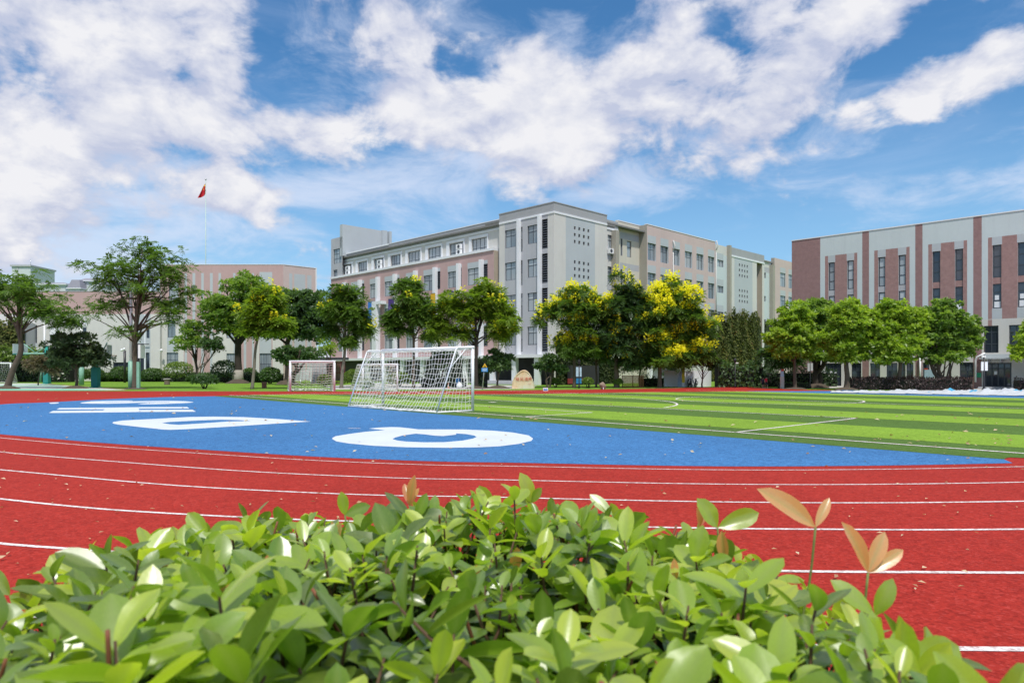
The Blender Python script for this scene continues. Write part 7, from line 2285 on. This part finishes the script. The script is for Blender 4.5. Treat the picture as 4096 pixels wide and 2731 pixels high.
shoot(3262, 2108, .94, [(3060, 1944, .75, .5), (3322, 1984, .85, -.3)], 1, (3190, 2560))
shoot(3472, 2290, .88, [(3402, 2088, .55, .4), (3545, 2122, .8, -.3), (3628, 2192, .95, -.2)], 1, (3400, 2720))
shoot(1640, 2025, 1.36, [(1618, 1925, .1, .3), (1650, 1905, .45, -.2), (1676, 1950, .6, -.4)], 1)
shoot(2800, 2105, 1.22, [(2795, 2035, .1, .2), (2825, 2045, .2, -.3)], 1)
shoot(700, 2420, .98, [(590, 2265, .25, .4)], 1)
shoot(885, 2470, .86, [(905, 2290, .45, -.3)], 1)
shoot(1345, 2195, 1.15, [(1330, 2090, .6, .3), (1352, 2095, .8, -.3)], 1)
shoot(2270, 2190, 1.12, [(2400, 2125, .3, -.1)], 1)
shoot(2350, 2540, .78, [(2460, 2560, .9, -.1)], 1)
for bx, by, bd in ((1070, 2330, .95), (1160, 2480, .8), (640, 2330, 1.0), (1520, 2330, .95), (1900, 2350, .92), (2050, 2300, 1.0), (2700, 2330, .95), (3000, 2560, .75), (2900, 2250, 1.0)):
    shoot(bx, by, bd, [(bx + hr.uniform(-25, 15), by - hr.uniform(80, 130), hr.uniform(.0, .5), hr.uniform(-.6, .6))], 1)
shoot(2125, 2010, 1.43, [(2100, 1895, .75, .4), (2165, 1950, .4, -.4), (2040, 1985, .3, .5)], 0)
shoot(1960, 2060, 1.38, [(1915, 1940, .55, .3), (2030, 2030, .4, -.5)], 0)
shoot(830, 2140, 1.15, [(750, 2050, .6, .3), (905, 2090, .5, -.5)], 0, (850, 2330))
shoot(2870, 2110, 1.18, [(2795, 1990, .6, .3), (3045, 2045, .5, -.1)], 0, (2860, 2300))
shoot(2450, 2060, 1.3, [(2360, 1970, .5, .3), (2500, 2040, .5, -.4)], 0)
shoot(1380, 2060, 1.3, [(1365, 1965, .6, .3), (1480, 2020, .3, -.4)], 0)
shoot(2480, 2400, .85, [(2560, 2190, .55, -.25), (2440, 2330, .4, .4)], 0)
shoot(3500, 2460, .80, [(3330, 2310, .6, .4), (3580, 2320, .5, -.2)], 0)
shoot(40, 2380, 1.0, [(-60, 2270, .4, .3), (115, 2420, .5, -.2)], 0, (150, 2700))

hq = empty('foreground_hedge', (HC[0], HC[1], 0), 'glossy green leafy hedge with orange young shoots in the near foreground', 'hedge')
score = []
for i, (b, D, Sd, N_, L, k, tint, mat) in enumerate(leaves):
    c = b + D * L * .5
    if c.y < .3: score.append(0); continue
    px = CPX + c.x / c.y * FPX; py = HPX - (c.z - EYE) / c.y * FPX
    inside = -60 < px < 4150 and py < 2800
    top, r = hedge_top(c.x, c.y)
    dep = max(0, top - c.z)
    score.append((L / c.y) * (1 if inside else 0) * math.exp(-dep * 16) * (3 if mat == 1 else 1))
order = np.argsort(score)[::-1]
solo = set(order[:300].tolist())
CACHE = {}
VV, QQ, TT, RR, UU, WW = [[], []], [[], []], [[], []], [[], []], [[], []], [[], []]
cnt = [0, 0]
inv0 = Vector((HC[0], HC[1], 0))
for i, (b, D, Sd, N_, L, k, tint, mat) in enumerate(leaves):
    V, rib, Q, LU, LV = TPL[k]
    if i in solo:
        tq = round(tint * 7) / 7
        key = (k, tq, mat)
        if key not in CACHE:
            o = quads_mesh('leaf', V, Q, M['shoot_leaf' if mat else 'hedge_leaf'], None, tint=np.full(len(V), tq), smooth=True, extra={'rib': rib, 'lu': LU, 'lv': LV})
            CACHE[key] = o.data; bpy.data.objects.remove(o)
        o = bpy.data.objects.new('leaf', CACHE[key]); COL.objects.link(o)
        o.parent = hq
        m3 = Matrix((D, Sd, N_)).transposed()
        o.location = b - inv0
        o.rotation_euler = m3.to_euler()
        o.scale = (L, L, L)
        if mat: o['label'] = 'orange red young leaf'
    else:
        m3 = np.array((D, Sd, N_)).T * L
        W_ = V @ m3.T + np.array(b)
        VV[mat].append(W_); QQ[mat].append(Q + cnt[mat]); cnt[mat] += len(V)
        TT[mat].append(np.full(len(V), tint)); RR[mat].append(rib); UU[mat].append(LU); WW[mat].append(LV)
for mt in (0, 1):
    if VV[mt]:
        o = quads_mesh('foliage', np.concatenate(VV[mt]), np.concatenate(QQ[mt]), M['shoot_leaf' if mt else 'hedge_leaf'], hq, tint=np.concatenate(TT[mt]), smooth=True, extra={'rib': np.concatenate(RR[mt]), 'lu': np.concatenate(UU[mt]), 'lv': np.concatenate(WW[mt])})
        o['kind'] = 'stuff'
o = stubs.build('cut_twigs', M['twig_red'], hq); o['kind'] = 'stuff'
o = twigs.build('twigs', M['twig'], hq); o['kind'] = 'stuff'
o = gtw.build('green_stems', M['twig_green'], hq); o['kind'] = 'stuff'
mb = MB()
for q in range(9):
    a = q * 2.4; r_ = .12 * math.sqrt(q + 1)
    p = Vector((HC[0] + r_ * math.cos(a) * 1.0, HC[1] + r_ * math.sin(a) * 1.2, 0))
    mb.tube([p, p + Vector((.03, .02, .6)), p + Vector((.0, .03, 1.3))], [.02, .015, .008], 7)
mb.build('stem', M['bark_dark'], hq)['kind'] = 'stuff'
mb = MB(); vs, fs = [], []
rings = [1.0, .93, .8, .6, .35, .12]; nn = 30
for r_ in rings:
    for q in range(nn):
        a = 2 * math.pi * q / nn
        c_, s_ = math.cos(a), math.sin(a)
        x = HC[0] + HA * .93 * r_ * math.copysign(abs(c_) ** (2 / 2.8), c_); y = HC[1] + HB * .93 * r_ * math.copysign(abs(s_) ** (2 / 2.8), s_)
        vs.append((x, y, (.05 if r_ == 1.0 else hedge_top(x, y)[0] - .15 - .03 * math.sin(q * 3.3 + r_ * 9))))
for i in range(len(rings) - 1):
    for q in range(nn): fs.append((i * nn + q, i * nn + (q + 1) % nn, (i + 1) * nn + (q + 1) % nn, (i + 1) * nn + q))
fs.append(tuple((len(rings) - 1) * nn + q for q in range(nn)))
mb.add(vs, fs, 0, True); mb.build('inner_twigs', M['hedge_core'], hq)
# dense inner growth so that no ground shows through
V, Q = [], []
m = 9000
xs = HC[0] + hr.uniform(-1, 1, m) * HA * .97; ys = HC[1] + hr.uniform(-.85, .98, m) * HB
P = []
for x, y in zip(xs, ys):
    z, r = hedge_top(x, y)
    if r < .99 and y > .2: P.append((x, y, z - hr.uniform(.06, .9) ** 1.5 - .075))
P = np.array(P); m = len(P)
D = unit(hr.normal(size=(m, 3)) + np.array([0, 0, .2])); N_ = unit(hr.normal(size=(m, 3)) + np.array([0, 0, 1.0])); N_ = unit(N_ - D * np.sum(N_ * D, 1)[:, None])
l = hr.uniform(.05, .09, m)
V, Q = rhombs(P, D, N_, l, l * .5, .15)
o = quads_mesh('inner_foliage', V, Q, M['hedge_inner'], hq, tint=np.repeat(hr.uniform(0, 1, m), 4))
o['kind'] = 'stuff'
